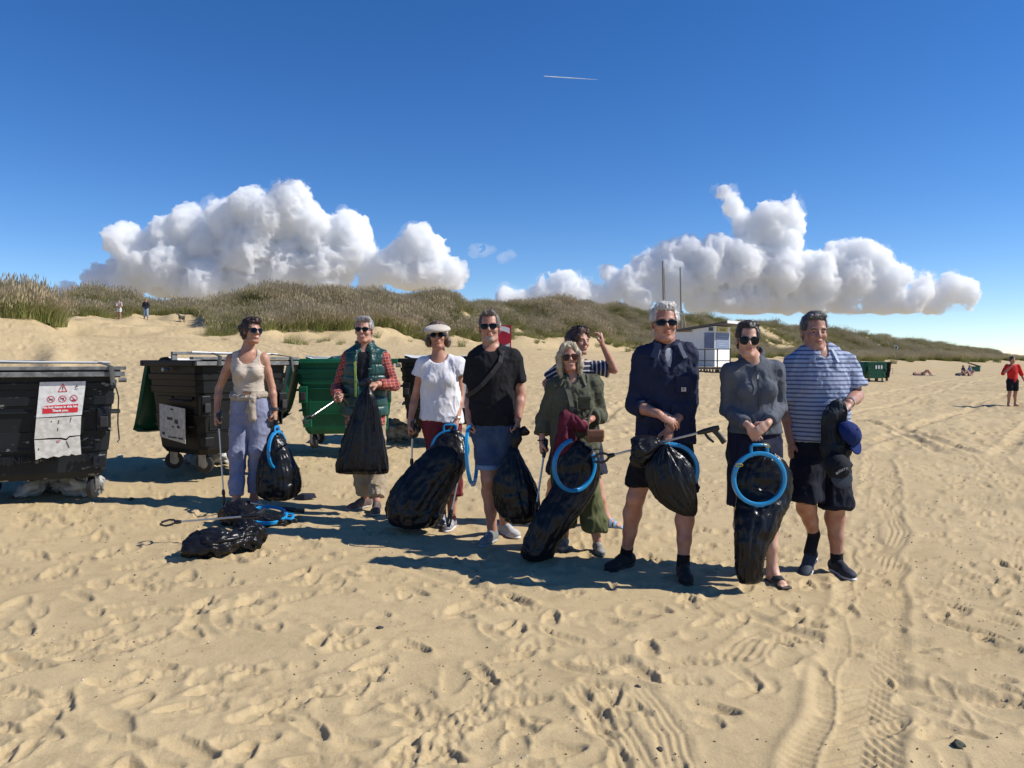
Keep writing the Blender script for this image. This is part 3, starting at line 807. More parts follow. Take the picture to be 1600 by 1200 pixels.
class Person:
    def __init__(s, label, d, J, head, H=1.75, female=False, yaw=0.0, build=1.0, hands=None, skin=None, feet=None, neck_r=None, sect=None, group='litter pickers standing on the beach',
                 stubble=0, smile=0, eyes=0, torso_lean=0.0, brow=(0.10, .07, .05)):
        s.d = d; s.H = H; s.fem = female; s.sc = H / 1.75; s.build = build; s.yaw = R(yaw)
        s.j = {k: np.array(P(v[0], v[1], d + (v[2] if len(v) > 2 else 0))) for k, v in J.items() if k[:2] not in ('fo',)}
        # feet: the ground contact is where the pixel's ray meets the sand
        s.foot = {}
        for k in 'LR':
            px, py, ang = J['foot' + k][:3]; lift = J['foot' + k][3] if len(J['foot' + k]) > 3 else 0
            y = d + (J['foot' + k][4] if len(J['foot' + k]) > 4 else 0)
            x = P(px, py, y).x; s.foot[k] = (np.array([x, y, soft_z(x, y) + lift]), R(ang))
        o = (s.foot['L'][0] + s.foot['R'][0]) / 2; s.o = o.copy()
        s.root = empty('person', tuple(o), label, 'person', group)
        s.hc = np.array(P(head[0], head[1], d + head[2])); s.HM = head_frame(*head[3:6]); s.hs = head[6] if len(head) > 6 else s.sc
        s.side = A3(math.cos(s.yaw), math.sin(s.yaw), 0); s.back = A3(-math.sin(s.yaw), math.cos(s.yaw), 0)
        s.hands = hands or {}; s.nr = neck_r or (0.052 if female else 0.060)
        s.sect = sect or ([(0, .158, .66), (.16, .152, .68), (.38, .122, .74), (.62, .134, .76), (.79, .136, .66), (.885, .080, .66)] if female else
                          [(0, .150, .70), (.16, .148, .70), (.38, .142, .74), (.62, .158, .72), (.79, .162, .64), (.885, .090, .66)])
        s.skin = skin; s.stub = stubble; s.smile = smile; s.eyes = eyes; s.lean = torso_lean; s.browc = brow
        s.hipc = (s.j['hipL'] + s.j['hipR']) / 2; s.nb = s.j['neck']
    def hp(s, x, y, z): return s.hc + s.HM @ (A3(x, y, z) * s.hs)
    def tc(s, t, off=0.0):
        """a point of the torso's axis, t 0 at the hips and 1 at the base of the neck"""
        lo = s.hipc + A3(0, 0, -.02); return lo + (s.nb - lo) * t + s.back * (off + s.lean * math.sin(math.pi * t))
    def torso(s, inf=0.0, k=.03, t0=0.0, extra=None):
        pr_ = []
        S = [(t, r * s.sc * s.build + inf, a) for t, r, a in s.sect if t >= t0]
        for (ta, ra, aa), (tb, rb, ab) in zip(S[:-1], S[1:]):
            pr_.append(cone(s.tc(ta), s.tc(tb), ra, rb, k, s.side, (aa + ab) / 2))
        sh = (.045 if s.fem else .055) * s.sc + inf * .7; sn = (.034 if s.fem else .040) * s.sc + inf * .5
        for q in 'LR':
            S_ = s.j['sh' + q]; c = s.tc(.95); m = c + (S_ - c) * .5 + A3(0, 0, .004)
            pr_.append(cone(s.tc(.90), m, sn, (sn + sh) / 2, .025)); pr_.append(cone(m, S_, (sn + sh) / 2, sh, .025))
            pr_.append(cone(s.tc(.80) + (S_ - c) * .45, S_ - A3(0, 0, .035), .075 * s.sc + inf * .7, .05 * s.sc + inf * .7, .035))
        if s.fem:
            for sg in (-1, 1): pr_.append(ell(s.tc(.66) + s.side * .068 * sg * s.sc - s.back * (.068 * s.sc + .012), np.array([.056, .052, .058]) * s.sc + inf, .035))
        return pr_
    def arm(s, q, inf=0.0, t=2.0, k=.018, end=None):
        """t 0..1 upper arm, 1..2 forearm"""
        S_, E, W = s.j['sh' + q], s.j['el' + q], s.j['wr' + q]; g = s.sc * (0.80 if s.fem else .97) * s.build ** .5; pr_ = []
        e = (lambda r, u: r * g + inf + ((end - r * g - inf) * u if end is not None else 0))
        if t >= 1:
            m = S_ + (E - S_) * .45
            pr_ += [cone(S_, m, e(.056, 0), e(.050, .45 / t), k), cone(m, E, e(.050, .45 / t), e(.041, 1 / t), k)]
            u = t - 1
            if u > 0:
                m1 = E + (W - E) * min(.3, u); pr_.append(cone(E, m1, e(.041, 1 / t), e(.044, 1.3 / t), k))
                if u > .3: pr_.append(cone(m1, E + (W - E) * u, e(.044, 1.3 / t), e(.044 - .017 * (u - .3) / .7, 1), k))
        else: pr_.append(cone(S_, S_ + (E - S_) * t, e(.056, 0), e(.050, 1), k))
        return pr_
    def leg(s, q, inf=0.0, t=2.0, k=.025, end=None, knee=None):
        Hp, K, An = s.j['hip' + q], s.j['kn' + q], s.j['an' + q]; g = s.sc * s.build ** .5; pr_ = []
        T = (.092 if s.fem else .088)
        st = [(0, T), (.5, .074), (1, .056), (1.28, .060), (1.6, .045), (2, .036)]
        def pt(u):
            p = Hp + (K - Hp) * u if u <= 1 else K + (An - K) * (u - 1)
            return p + s.back * (.022 * math.exp(-((u - 1.3) / .2) ** 2)) - s.back * .006 * math.exp(-((u - 1) / .1) ** 2)
        def rad(u):
            r = np.interp(u, [a for a, _ in st], [b for _, b in st]) * g + inf
            if knee is not None and u > 0: r = np.interp(u, [0, 1, t] if t > 1 else [0, t], [T * g + inf * .5, knee, end if end is not None else knee] if t > 1 else [T * g + inf * .5, knee])
            elif end is not None: r = r - inf * .6 * (1 - u / t); r = r + (end - r) * max(0, u / t) ** 1.2
            return r
        us = [u for u in (0, .5, 1, 1.28, 1.6, 2) if u < t] + [t]
        for a, b in zip(us[:-1], us[1:]): pr_.append(cone(pt(a), pt(b), rad(a), rad(b), k))
        return pr_
    def hand(s, q, inf=0.0):
        h = s.hands.get(q); W = s.j['wr' + q]; g = s.sc * (.9 if s.fem else 1.0)
        if not h: return [], W
        dr, pn, curl, spread = unit(h[0]), np.asarray(h[1], float), h[2], (h[3] if len(h) > 3 else .06)
        thumb = h[4] if len(h) > 4 else 0.5
        pn = unit(pn - dr * (pn @ dr)); th = h[5] if len(h) > 5 else 1; sd = np.cross(dr, pn) * th      # sd points to the thumb side
        pr_ = [cone(W, W + dr * .045 * g, .027 * g, .036 * g, .012, sd, .55), cone(W + dr * .045 * g, W + dr * .082 * g, .037 * g, .038 * g, .010, sd, .42)]
        for i, (o, L) in enumerate(((.030, .92), (.010, 1.0), (-.010, .94), (-.028, .76))):
            p = W + (dr * (.083 if i in (1, 2) else .078) + sd * o) * g; a = 0.0; b = dr + sd * o * spread * 30
            for jn, (ln, c) in enumerate(((.044, curl[0]), (.028, curl[1]), (.021, curl[2]))):
                c = c * (1 + .12 * (i - 1.5)); a += c
                dd = unit(b) * math.cos(a) + pn * math.sin(a); p2 = p + dd * ln * L * g
                r = (.0090, .0083, .0076)[jn] * g; pr_.append(cone(p, p2, r, r * .93, .004)); p = p2
        p = W + (dr * .028 + sd * .024 + pn * .010) * g; a = thumb
        d1 = unit(dr * .75 + sd * .75 * (1 - .5 * a) + pn * (.25 + .6 * a)); p2 = p + d1 * .042 * g; pr_.append(cone(p, p2, .015 * g, .0115 * g, .012))
        d2 = unit(dr * (.9) - sd * (.1 + .5 * a) + pn * (.2 + .6 * a)); pr_.append(cone(p2, p2 + d2 * .030 * g, .0112 * g, .0095 * g, .004))
        return pr_, W + dr * .06 * g + pn * .03 * g
    def head_prims(s):
        f = s.hs; H_ = lambda x, y, z: s.hp(x, y, z); M = s.HM; w = .93 if s.fem else 1.0
        E = lambda x, y, z, a, b, c, k=.012, op='add': ell(H_(x, y, z), A3(a, b, c) * f, k * f, M, op)
        C = lambda p, q_, ra, rb, k=.01, op='add': cone(H_(*p), H_(*q_), ra * f, rb * f, k * f, op=op)
        pr_ = [E(0, .012, .046, .074 * w, .094, .082, .02), E(0, -.006, .0, .067 * w, .086, .075, .02), E(0, -.026, -.048, .052 * w, .060, .058, .02),
               E(0, -.062, -.096, .026 * w, .022, .018, .025), C((-.046 * w, -.01, -.075), (-.02, -.06, -.097), .018, .016, .02), C((.046 * w, -.01, -.075), (.02, -.06, -.097), .018, .016, .02),
               E(-.037 * w, -.058, -.022, .024, .024, .02, .018), E(.037 * w, -.058, -.022, .024, .024, .02, .018),
               C((-.042 * w, -.074, .026), (.042 * w, -.074, .026), .010, .010, .014)]
        for sg in (-1, 1): pr_.append(E(.031 * sg * w, -.096, .004, .019, .016, .013, .010, 'sub'))
        for sg in (-1, 1): pr_.append(E(.031 * sg * w, -.072, .003, .0125, .0125, .0125, .002))
        pr_ += [C((0, -.084, .018), (0, -.101, -.020), .0085, .0125, .007), E(-.011, -.094, -.024, .008, .010, .007, .005), E(.011, -.094, -.024, .008, .010, .007, .005)]
        mz = -.056
        pr_ += [E(0, -.080, mz, .026, .014, .018, .012), E(0, -.0915, mz + .006, .021, .006, .0045, .004), E(0, -.0905, mz - .006, .019, .007, .0055, .004)]
        sm = s.smile * .010
        pr_ += [C((-.024 - sm * .3, -.083, mz + sm), (0, -.0975, mz - sm * .2), .0018, .0026, .002, 'sub'), C((.024 + sm * .3, -.083, mz + sm), (0, -.0975, mz - sm * .2), .0018, .0026, .002, 'sub')]
        if s.smile:
            for sg in (-1, 1): pr_.append(C((.016 * sg, -.088, -.026), (.034 * sg, -.076, -.048), .0018, .0016, .006, 'sub')); pr_.append(E(.040 * sg * w, -.068, -.030, .013, .013, .012, .012))
        for sg in (-1, 1):
            Me = M @ np.array(Matrix.Rotation(R(-14), 3, 'X')) @ np.array(Matrix.Rotation(R(18 * sg), 3, 'Z'))
            pr_.append(ell(H_(.077 * sg * w, .006, .0), A3(.009, .017, .031) * f, .006 * f, Me))
            pr_.append(ell(H_(.084 * sg * w, -.001, .003), A3(.006, .009, .017) * f, .004 * f, Me, 'sub'))
        pr_ += [cone(H_(0, .022, -.045), s.nb + A3(0, 0, -.01), s.nr * s.hs * .98, s.nr * 1.12, .022), cone(s.nb, s.tc(.88), s.nr * 1.08, .075 * s.sc, .03)]
        return pr_
    def foot_prims(s, q, barefoot=True):
        p, a = s.foot[q]; g = s.sc * (.9 if s.fem else 1.0); dr = A3(math.sin(a), -math.cos(a), 0); sd = A3(math.cos(a), math.sin(a), 0)
        An = s.j['an' + q]; z = A3(0, 0, 1)
        heel = p - dr * .075 * g + z * .030 * g; ball = p + dr * .085 * g + z * .022 * g; inst = p + dr * .0 + z * .055 * g
        pr_ = [cone(An, heel + dr * .03 * g + z * .02, .036 * g, .034 * g, .03), cone(heel, heel + dr * .03 * g, .030 * g, .03 * g, .02), cone(inst, ball, .034 * g, .022 * g, .03, sd, .8), cone(An, inst, .036 * g, .034 * g, .03),
               cone(heel, ball, .03 * g, .024 * g, .02), cone(ball - sd * .022 * g, ball + sd * .022 * g, .019 * g, .019 * g, .02)]
        inner = 1 if q == 'L' else -1
        for i in range(5):
            t = (i - 2) * .0165; r = (.0125 if i == 0 else .0088) * g; L = (.050, .052, .046, .039, .030)[i]
            b = p + (dr * .092 + sd * (inner * -t)) * g + z * .014 * g
            pr_.append(cone(b, b + dr * L * g * .8 - z * .003, r, r * .95, .004))
        return pr_
    def build_body(s, bare=(), legs=True, name='body', res=1.0):
        pr_ = s.torso() + s.head_prims()
        for q in 'LR': pr_ += s.arm(q, k=.014)
        if legs:
            for q in 'LR': pr_ += s.leg(q)
            for q in bare: pr_ += s.foot_prims(q)
        hb = []
        for q in 'LR':
            hp_, c = s.hand(q); pr_ += hp_
            if hp_: lo, hi = bounds(hp_, .012); hb.append((lo, hi))
        lo, hi = bounds(pr_); h = 0.0105 * res
        boxes = [(np.array([s.hc[0] - .13, s.hc[1] - .15, s.hc[2] - .135]), s.hc + .15, 0.0043)] + [(a, b, 0.0036) for a, b in hb]
        if res > 1: boxes = []
        ax = [np.arange(lo[i], hi[i] + h, h) for i in range(3)]
        V, Fq = surface_net(evaluate(pr_, *ax), *ax)
        C_ = V[Fq].mean(1); keep = np.ones(len(Fq), bool)
        for a, b, _ in boxes: keep &= ~((C_ > a + h * .6) & (C_ < b - h * .6)).all(1)
        Vs = [V]; Fs = [Fq[keep]]; n = len(V); used = []
        for a, b, hh in boxes:
            ax = [np.arange(a[i], b[i] + hh, hh) for i in range(3)]
            v, f = surface_net(evaluate(pr_, *ax), *ax)
            c = v[f].mean(1); kp = np.ones(len(f), bool)
            for a2, b2 in used: kp &= ~((c > a2) & (c < b2)).all(1)
            Vs.append(v); Fs.append(f[kp] + n); n += len(v); used.append((a, b))
        V = np.concatenate(Vs); Fq = np.concatenate(Fs)
        u, inv = np.unique(Fq, return_inverse=True); V = V[u]; Fq = inv.reshape(Fq.shape)
        mats = [s.skin, lip_mat(s.skin), mat('brow', s.browc, .8), mat('stubble', (.34, .27, .23), .8), mat('teeth', (.75, .72, .66), .3), mat('eye', (.05, .035, .03), .15)]
        o = mesh_obj(name, V - s.o, Fq, mats, s.root)
        # colouring of lips, brows, beard by place on the face
        L = ((V[Fq].mean(1) - s.hc) @ s.HM) / s.hs; mi = np.zeros(len(Fq), np.int32)
        x, y, z = L[:, 0], L[:, 1], L[:, 2]; front = (y < -.06) & (np.abs(x) < .08) & (np.abs(z) < .14)
        if s.stub: mi[(y < -.015) & (np.abs(x) < .07) & (z < -.030 - .10 * np.maximum(0, np.abs(x) - .01) * (z > -.05)) & (z > -.118) & ~((np.abs(z + .056) < .010) & (np.abs(x) < .022)) & (((z < -.066) & (np.abs(x) < .03)) if s.stub == 2 else True)] = STUB
        mi[front & (((x / .023) ** 2 + ((z + .056) / .0095) ** 2) < 1) & (y < -.083)] = LIP
        if s.smile > .5: mi[front & (((x / .016) ** 2 + ((z + .0535) / .0042) ** 2) < 1)] = TEETH
        mi[front & (np.abs(np.abs(x) - .032) < .016) & (np.abs(z - .0255 + .25 * np.abs(np.abs(x) - .028)) < .0042)] = BROW
        if s.eyes: mi[front & (((np.abs(x) - .031) / .0095) ** 2 + ((z - .003) / .0036) ** 2 < 1)] = EYE
        o.data.polygons.foreach_set('material_index', mi)
        s.body = o; return o
    def garment(s, name, prims, material, h=0.0075, fold=None, parent=None, post=None):
        h = h * 1.22
        V, Fq = net(prims, h)
        for f in ([fold] if isinstance(fold, dict) else (fold or [])): V = folds(V, Fq, **f)
        if post: V = post(V)
        return mesh_obj(name, V - s.o, Fq, material, parent or s.root)
    def hemcut(s, z): return half((0, 0, z), (0, 0, -1))
    def sleeve_end(s, q, t, seg=0):
        a, b = (s.j['sh' + q], s.j['el' + q]) if seg == 0 else (s.j['el' + q], s.j['wr' + q])
        return None
    def strip(s, name, pts, w, th, material, parent=None, nrm=None):
        """a flat strap along pts (world); nrm the direction the flat side faces"""
        mb = MB(); pts = [np.asarray(p, float) for p in pts]; n = len(pts); v = []; f = []
        for i, p in enumerate(pts):
            t = unit(pts[min(i + 1, n - 1)] - pts[max(i - 1, 0)]); nn = unit(nrm[i] if isinstance(nrm, list) else (nrm if nrm is not None else -s.back)); sd = unit(np.cross(t, nn)); nn = np.cross(sd, t)
            for a, b in ((-1, -1), (1, -1), (1, 1), (-1, 1)): v.append(p + sd * w / 2 * a + nn * th / 2 * b)
        for i in range(n - 1):
            for k in range(4): f.append((i * 4 + k, i * 4 + (k + 1) % 4, i * 4 + 4 + (k + 1) % 4, i * 4 + 4 + k))
        f += [(3, 2, 1, 0), tuple(n * 4 - 4 + k for k in range(4))]
        mb.add([q - s.o for q in v], f); return mb.build(name, material, parent or s.root)
    def hair(s, name, prims, material, h=.0064, amp=.004, size=.02, stretch=(1, 1, .5), seed=0, curls=0, strands=1700, wild=.45, slen=1.0):
        V, Fq = net(prims, h)
        N = vnormals(V, Fq); L = (V - s.hc) @ s.HM
        q = L / size * np.array(stretch)
        d = amp * (n3(q, seed) + .6 * (1 - 2 * np.abs(n3(q * 2.2, seed + 4))) + (.5 * n3(q * 4.4, seed + 8)))
        if curls: d = d + curls * (1 - 2.4 * np.abs(n3(L / .021, seed + 5))) + curls * .6 * (1 - 2.4 * np.abs(n3(L / .011, seed + 6)))
        V = V + N * d[:, None]
        # loose strands standing off the mass
        r = np.random.default_rng(seed + 50); ns = strands; idx = r.integers(0, len(V), ns)
        p = V[idx]; nn = N[idx]; f = (s.HM @ A3(0, .35, -.9)); tg = f - nn * (nn @ f)[:, None]; tg += r.normal(0, wild, tg.shape); tg -= nn * (tg * nn).sum(1)[:, None] * .8; tg /= np.linalg.norm(tg, axis=1, keepdims=True) + 1e-9
        ln = r.uniform(.012, .034, ns)[:, None] * slen; w = np.cross(tg, nn) * .0008
        lift = r.uniform(.08, .5, ns)[:, None]
        a0 = p - nn * .002; a1 = p + (tg * .55 + nn * lift * .6) * ln; a2 = p + (tg + nn * lift * .55) * ln + r.normal(0, .002, p.shape)
        SV = np.stack([a0 - w, a0 + w, a1 - w * .8, a1 + w * .8, a2 - w * .2, a2 + w * .2], 1).reshape(-1, 3); b0 = (np.arange(ns) * 6 + len(V))[:, None]
        SF = np.concatenate([b0 + np.array([[0, 1, 3, 2]]), b0 + np.array([[2, 3, 5, 4]])]).astype(np.int32)
        return mesh_obj(name, np.vstack([V, SV]) - s.o, np.vstack([Fq, SF]), material, s.root)
    def hair_cap(s, off=.010, fringe=.078, low=-.03, side_low=-.012, back_low=-.06, w=1.0):
        """a skull cap cut off at the hairline; fringe = height of the hairline above the eyes"""
        f = s.hs; M = s.HM; k = .008 * f; w = w * (.93 if s.fem else 1.0)
        pr_ = [ell(s.hp(0, .014, .047), A3((.074 * w + off), .094 + off, .083 + off) * f, k, M), ell(s.hp(0, .030, .0), A3(.066 * w + off, .078 + off, .075 + off) * f, k, M)]
        # cut the face free
        pr_.append(rbox(s.hp(0, -.110, fringe - .10), A3(.056 * w, .075, .10) * f, .02 * f, .012 * f, M, 'sub'))
        pr_.append(rbox(s.hp(0, -.090, side_low - .10), A3(.12, .078, .10) * f, .012 * f, .008 * f, M, 'sub'))
        pr_.append(rbox(s.hp(0, .0, back_low - .10), A3(.12, .2, .10) * f, .01 * f, .006 * f, M, 'sub'))
        for sg in (-1, 1): pr_.append(ell(s.hp(.082 * sg * w, .004, -.004), A3(.03, .019, .031) * f, .004 * f, M, 'sub'))
        return pr_
    def glasses(s, w=.052, h=.036, style='round', z=.004, frame=None, lens=None, sep=.033, y=-.101, wrap=.35):
        frame = frame or M_['black_frame']; lens = lens or M_['dark_lens']; f = s.hs
        root = None; fr = MB(); ln = MB(); n = 28; yo = y
        for sg in (-1, 1):
            ring = []; inner = []; mid_ = []
            for k in range(n):
                a = 2 * math.pi * k / n; c, sn = math.cos(a), math.sin(a)
                e = {'round': 1.0, 'square': .55, 'way': .62, 'cat': .7, 'narrow': .7}[style]
                X = math.copysign(abs(c) ** e, c) * w / 2; Z = math.copysign(abs(sn) ** e, sn) * h / 2
                if style in ('way', 'narrow', 'cat') and sn < 0: X *= (1 - .18 * abs(sn)); 
                if style in ('way', 'cat') and c * sg > 0: Z += .004 * max(0, c * sg)
                def pt(q, dy): 
                    xx = sg * sep + X * q; return s.hp(xx, yo + dy + wrap * max(0, abs(xx) - .02) * 1.2 * (abs(xx) / .06), z + Z * q)
                ring.append((pt(1.10, 0), pt(1.10, .004), pt(.90, .004), pt(.90, 0))); inner.append(pt(.93, .001)); mid_.append(pt(0, -.003))
            v = [p - s.o for q in ring for p in q]
            fr.add(v, [(k * 4 + i, k * 4 + (i + 1) % 4, ((k + 1) % n) * 4 + (i + 1) % 4, ((k + 1) % n) * 4 + i) for k in range(n) for i in range(4)])
            ln.add([p - s.o for p in inner] + [mid_[0] - s.o], [(k, (k + 1) % n, n) for k in range(n)])
            e0 = s.hp(sg * (sep + w / 2), yo + .012, z + h * .25); e1 = s.hp(sg * .078, -.03, z + .006); e2 = s.hp(sg * .080, .012, z + .004)
            fr.tube([q - s.o for q in (e0, e1, e2)], [.0035 * f, .003 * f, .0025 * f], 6, flat=(1.6, .7))
        fr.tube([s.hp(-sep + w * .42, yo, z + h * .22) - s.o, s.hp(0, yo - .002, z + h * .30) - s.o, s.hp(sep - w * .42, yo, z + h * .22) - s.o], .003 * f, 6)
        g = fr.build('sunglasses', frame, s.root, smooth=False); lens_objs(ln, n, lens, g)
        return g
    def shoe(s, q, upper, sole, name='shoe', lace=None, size=1.0, pitch=0.0, high=0.0, sock=None, mid=None):
        p, a = s.foot[q]; g = s.sc * (.92 if s.fem else 1.0) * size
        Mz = np.array(Matrix.Rotation(a, 3, 'Z') @ Matrix.Rotation(R(pitch), 3, 'X'))
        T = lambda x, y, z: p + Mz @ (A3(x, y, z) * g)      # toe towards -y
        in_ = 1 if q == 'L' else -1
        up = [ell(T(0, .080, .045), A3(.037, .045, .045) * g, .02, Mz), ell(T(.003 * in_, -.10, .032), A3(.045, .062, .030) * g, .02, Mz), cone(T(0, .06, .045), T(.002, -.08, .032), .038 * g, .036 * g, .02, Mz @ A3(1, 0, 0), .95),
              cone(T(0, .045, .075 + high), T(0, -.03, .058), .034 * g, .030 * g, .02), half(T(0, 0, .017), -(Mz @ A3(0, 0, 1))), 
              cone(T(0, .055, .10 + high), T(0, .05, .16 + high), .031 * g, .035 * g, .006, op='sub')]
        V, Fq = net(up, .007); sh = mesh_obj(name, V - s.o, Fq, upper, s.root)
        sl = [ell(T(0, .062, .012), A3(.038, .058, .017) * g, .015, Mz), ell(T(.003 * in_, -.085, .011), A3(.046, .086, .015) * g, .015, Mz), rbox(T(0, 0, .011), A3(.032, .06, .012) * g, .01 * g, .02, Mz), half(T(0, 0, -.001), -(Mz @ A3(0, 0, 1)))]
        V, Fq = net(sl, .008); mesh_obj('sole', V - s.o, Fq, sole, sh)
        if lace:
            mb = MB()
            for i in range(5):
                y0 = -.015 - i * .017; z0 = .094 - i * .0085
                mb.tube([T(-.020, y0, z0 - .010) - s.o, T(0, y0 - .006, z0 + .002) - s.o, T(.020, y0, z0 - .010) - s.o], .0034 * g, 6)
            mb.build('lace', lace, sh, smooth=True)
        if sock:
            An = s.j['an' + q]; d_ = unit(s.j['kn' + q] - An)
            pr_ = [cone(T(0, .04, .08), An, .040 * g, .039 * g, .02), cone(An, An + d_ * .05, .039 * g, .041 * g, .01), half(An + d_ * .055, d_)]
            V, Fq = net(pr_, .006); mesh_obj('sock', V - s.o, Fq, sock, s.root)
        return sh
    def sandal(s, q, strap, sole, straps=2, name='sandal'):
        p, a = s.foot[q]; g = s.sc * (.9 if s.fem else 1.0); Mz = np.array(Matrix.Rotation(a, 3, 'Z'))
        T = lambda x, y, z: p + Mz @ (A3(x, y, z) * g)
        sl = [rbox(T(0, .05, .004), A3(.038, .065, .013) * g, .012 * g, .02, Mz), rbox(T(0, -.085, .004), A3(.048, .070, .012) * g, .011 * g, .02, Mz)]
        V, Fq = net(sl, .006); so = mesh_obj(name, V - s.o, Fq, sole, s.root)
        for i in range(straps):
            y0 = (-.075, -.03)[i] if straps == 2 else -.055; wd = .028 if straps == 2 else .07
            pts = []
            for k in range(13):
                t = math.pi * k / 12; pts.append(T(-math.cos(t) * .049, y0, .008 + math.sin(t) * (.045 + .028 * (y0 + .075) / .045)))
            nr = [Mz @ A3(-math.cos(math.pi * k / 12), -.3, math.sin(math.pi * k / 12)) for k in range(13)]
            s.strip('strap', pts, wd * g, .006, strap, so, nr)
        return so
def lip_mat(sk):
    c = sk.node_tree.nodes['Principled BSDF'].inputs['Base Color'].default_value
    return mat('lips', (c[0] * .85, c[1] * .52, c[2] * .55), .45)
def skin_mat(name, c):
    m = mat(name, c, rough=.48, spec=.4, base2=(c[0] * .86, c[1] * .70, c[2] * .66), nscale=14, bump=.0008, bscale=160)
    b = m.node_tree.nodes['Principled BSDF']; b.inputs['Subsurface Weight'].default_value = .12; b.inputs['Subsurface Radius'].default_value = (.012, .004, .002); b.inputs['Subsurface Scale'].default_value = .6
    return m
def cloth(name, c, c2=None, rough=.85, bump=.0006, bscale=500, **k):
    return mat(name, c, rough=rough, spec=.2, base2=c2 or tuple(x * .82 for x in c), nscale=9, bump=bump, bscale=bscale, sheen=.0, **k)
def hair_mat(name, c, c2):
    m = mat(name, c, rough=.45, spec=.5, base2=c2, nscale=60, bump=.004, bscale=120, stretch=(1, 1, .35)); return m
M_ = {}
M_['black_frame'] = mat('black_frame', (.012, .012, .013), .25)
M_['dark_lens'] = mat('dark_lens', (.004, .0045, .006), .06, spec=.18)
M_['tortoise'] = mat('tortoise', (.20, .07, .03), .2, base2=(.08, .03, .015), nscale=60)
M_['brown_lens'] = mat('brown_lens', (.05, .018, .010), .06, spec=.2)
M_['steel'] = mat('brushed_steel', (.62, .62, .61), .28, 1.0)
M_['black_plastic'] = mat('black_plastic', (.013, .013, .014), .38, noise=.2)
def bag_mat(name='bin_bag', c=(.009, .009, .011), rough=.28):
    m = mat(name, c, rough=rough, spec=.28, rnoise=.08, nscale=14)
    nt = m.node_tree; N = nt.nodes; L = nt.links; tc = N.new('ShaderNodeTexCoord')
    ns = N.new('ShaderNodeTexNoise'); ns.inputs['Scale'].default_value = 5; ns.inputs['Detail'].default_value = 3; L.new(tc.outputs['Object'], ns.inputs[0])
    ad = N.new('ShaderNodeVectorMath'); ad.operation = 'MULTIPLY_ADD'; ad.inputs[1].default_value = (.25, .25, .25); L.new(ns.outputs['Color'], ad.inputs[0]); L.new(tc.outputs['Object'], ad.inputs[2])
    mp = N.new('ShaderNodeMapping'); mp.inputs['Scale'].default_value = (1, 1, .45); L.new(ad.outputs[0], mp.inputs[0])
    n4 = N.new('ShaderNodeTexNoise'); n4.inputs['Scale'].default_value = 20; n4.inputs['Detail'].default_value = 4; n4.inputs['Roughness'].default_value = .6; L.new(mp.outputs[0], n4.inputs[0])
    b2 = N.new('ShaderNodeBump'); b2.inputs['Distance'].default_value = .005; L.new(n4.outputs['Fac'], b2.inputs['Height']); L.new(b2.outputs[0], N['Principled BSDF'].inputs['Normal'])
    return m
M_['bag'] = bag_mat()
M_['blue'] = mat('blue_hoop_plastic', (.008, .22, .50), .3, spec=.5, noise=.08)
M_['blue2'] = mat('blue_hoop_bright', (.015, .28, .58), .3, spec=.5, noise=.08)

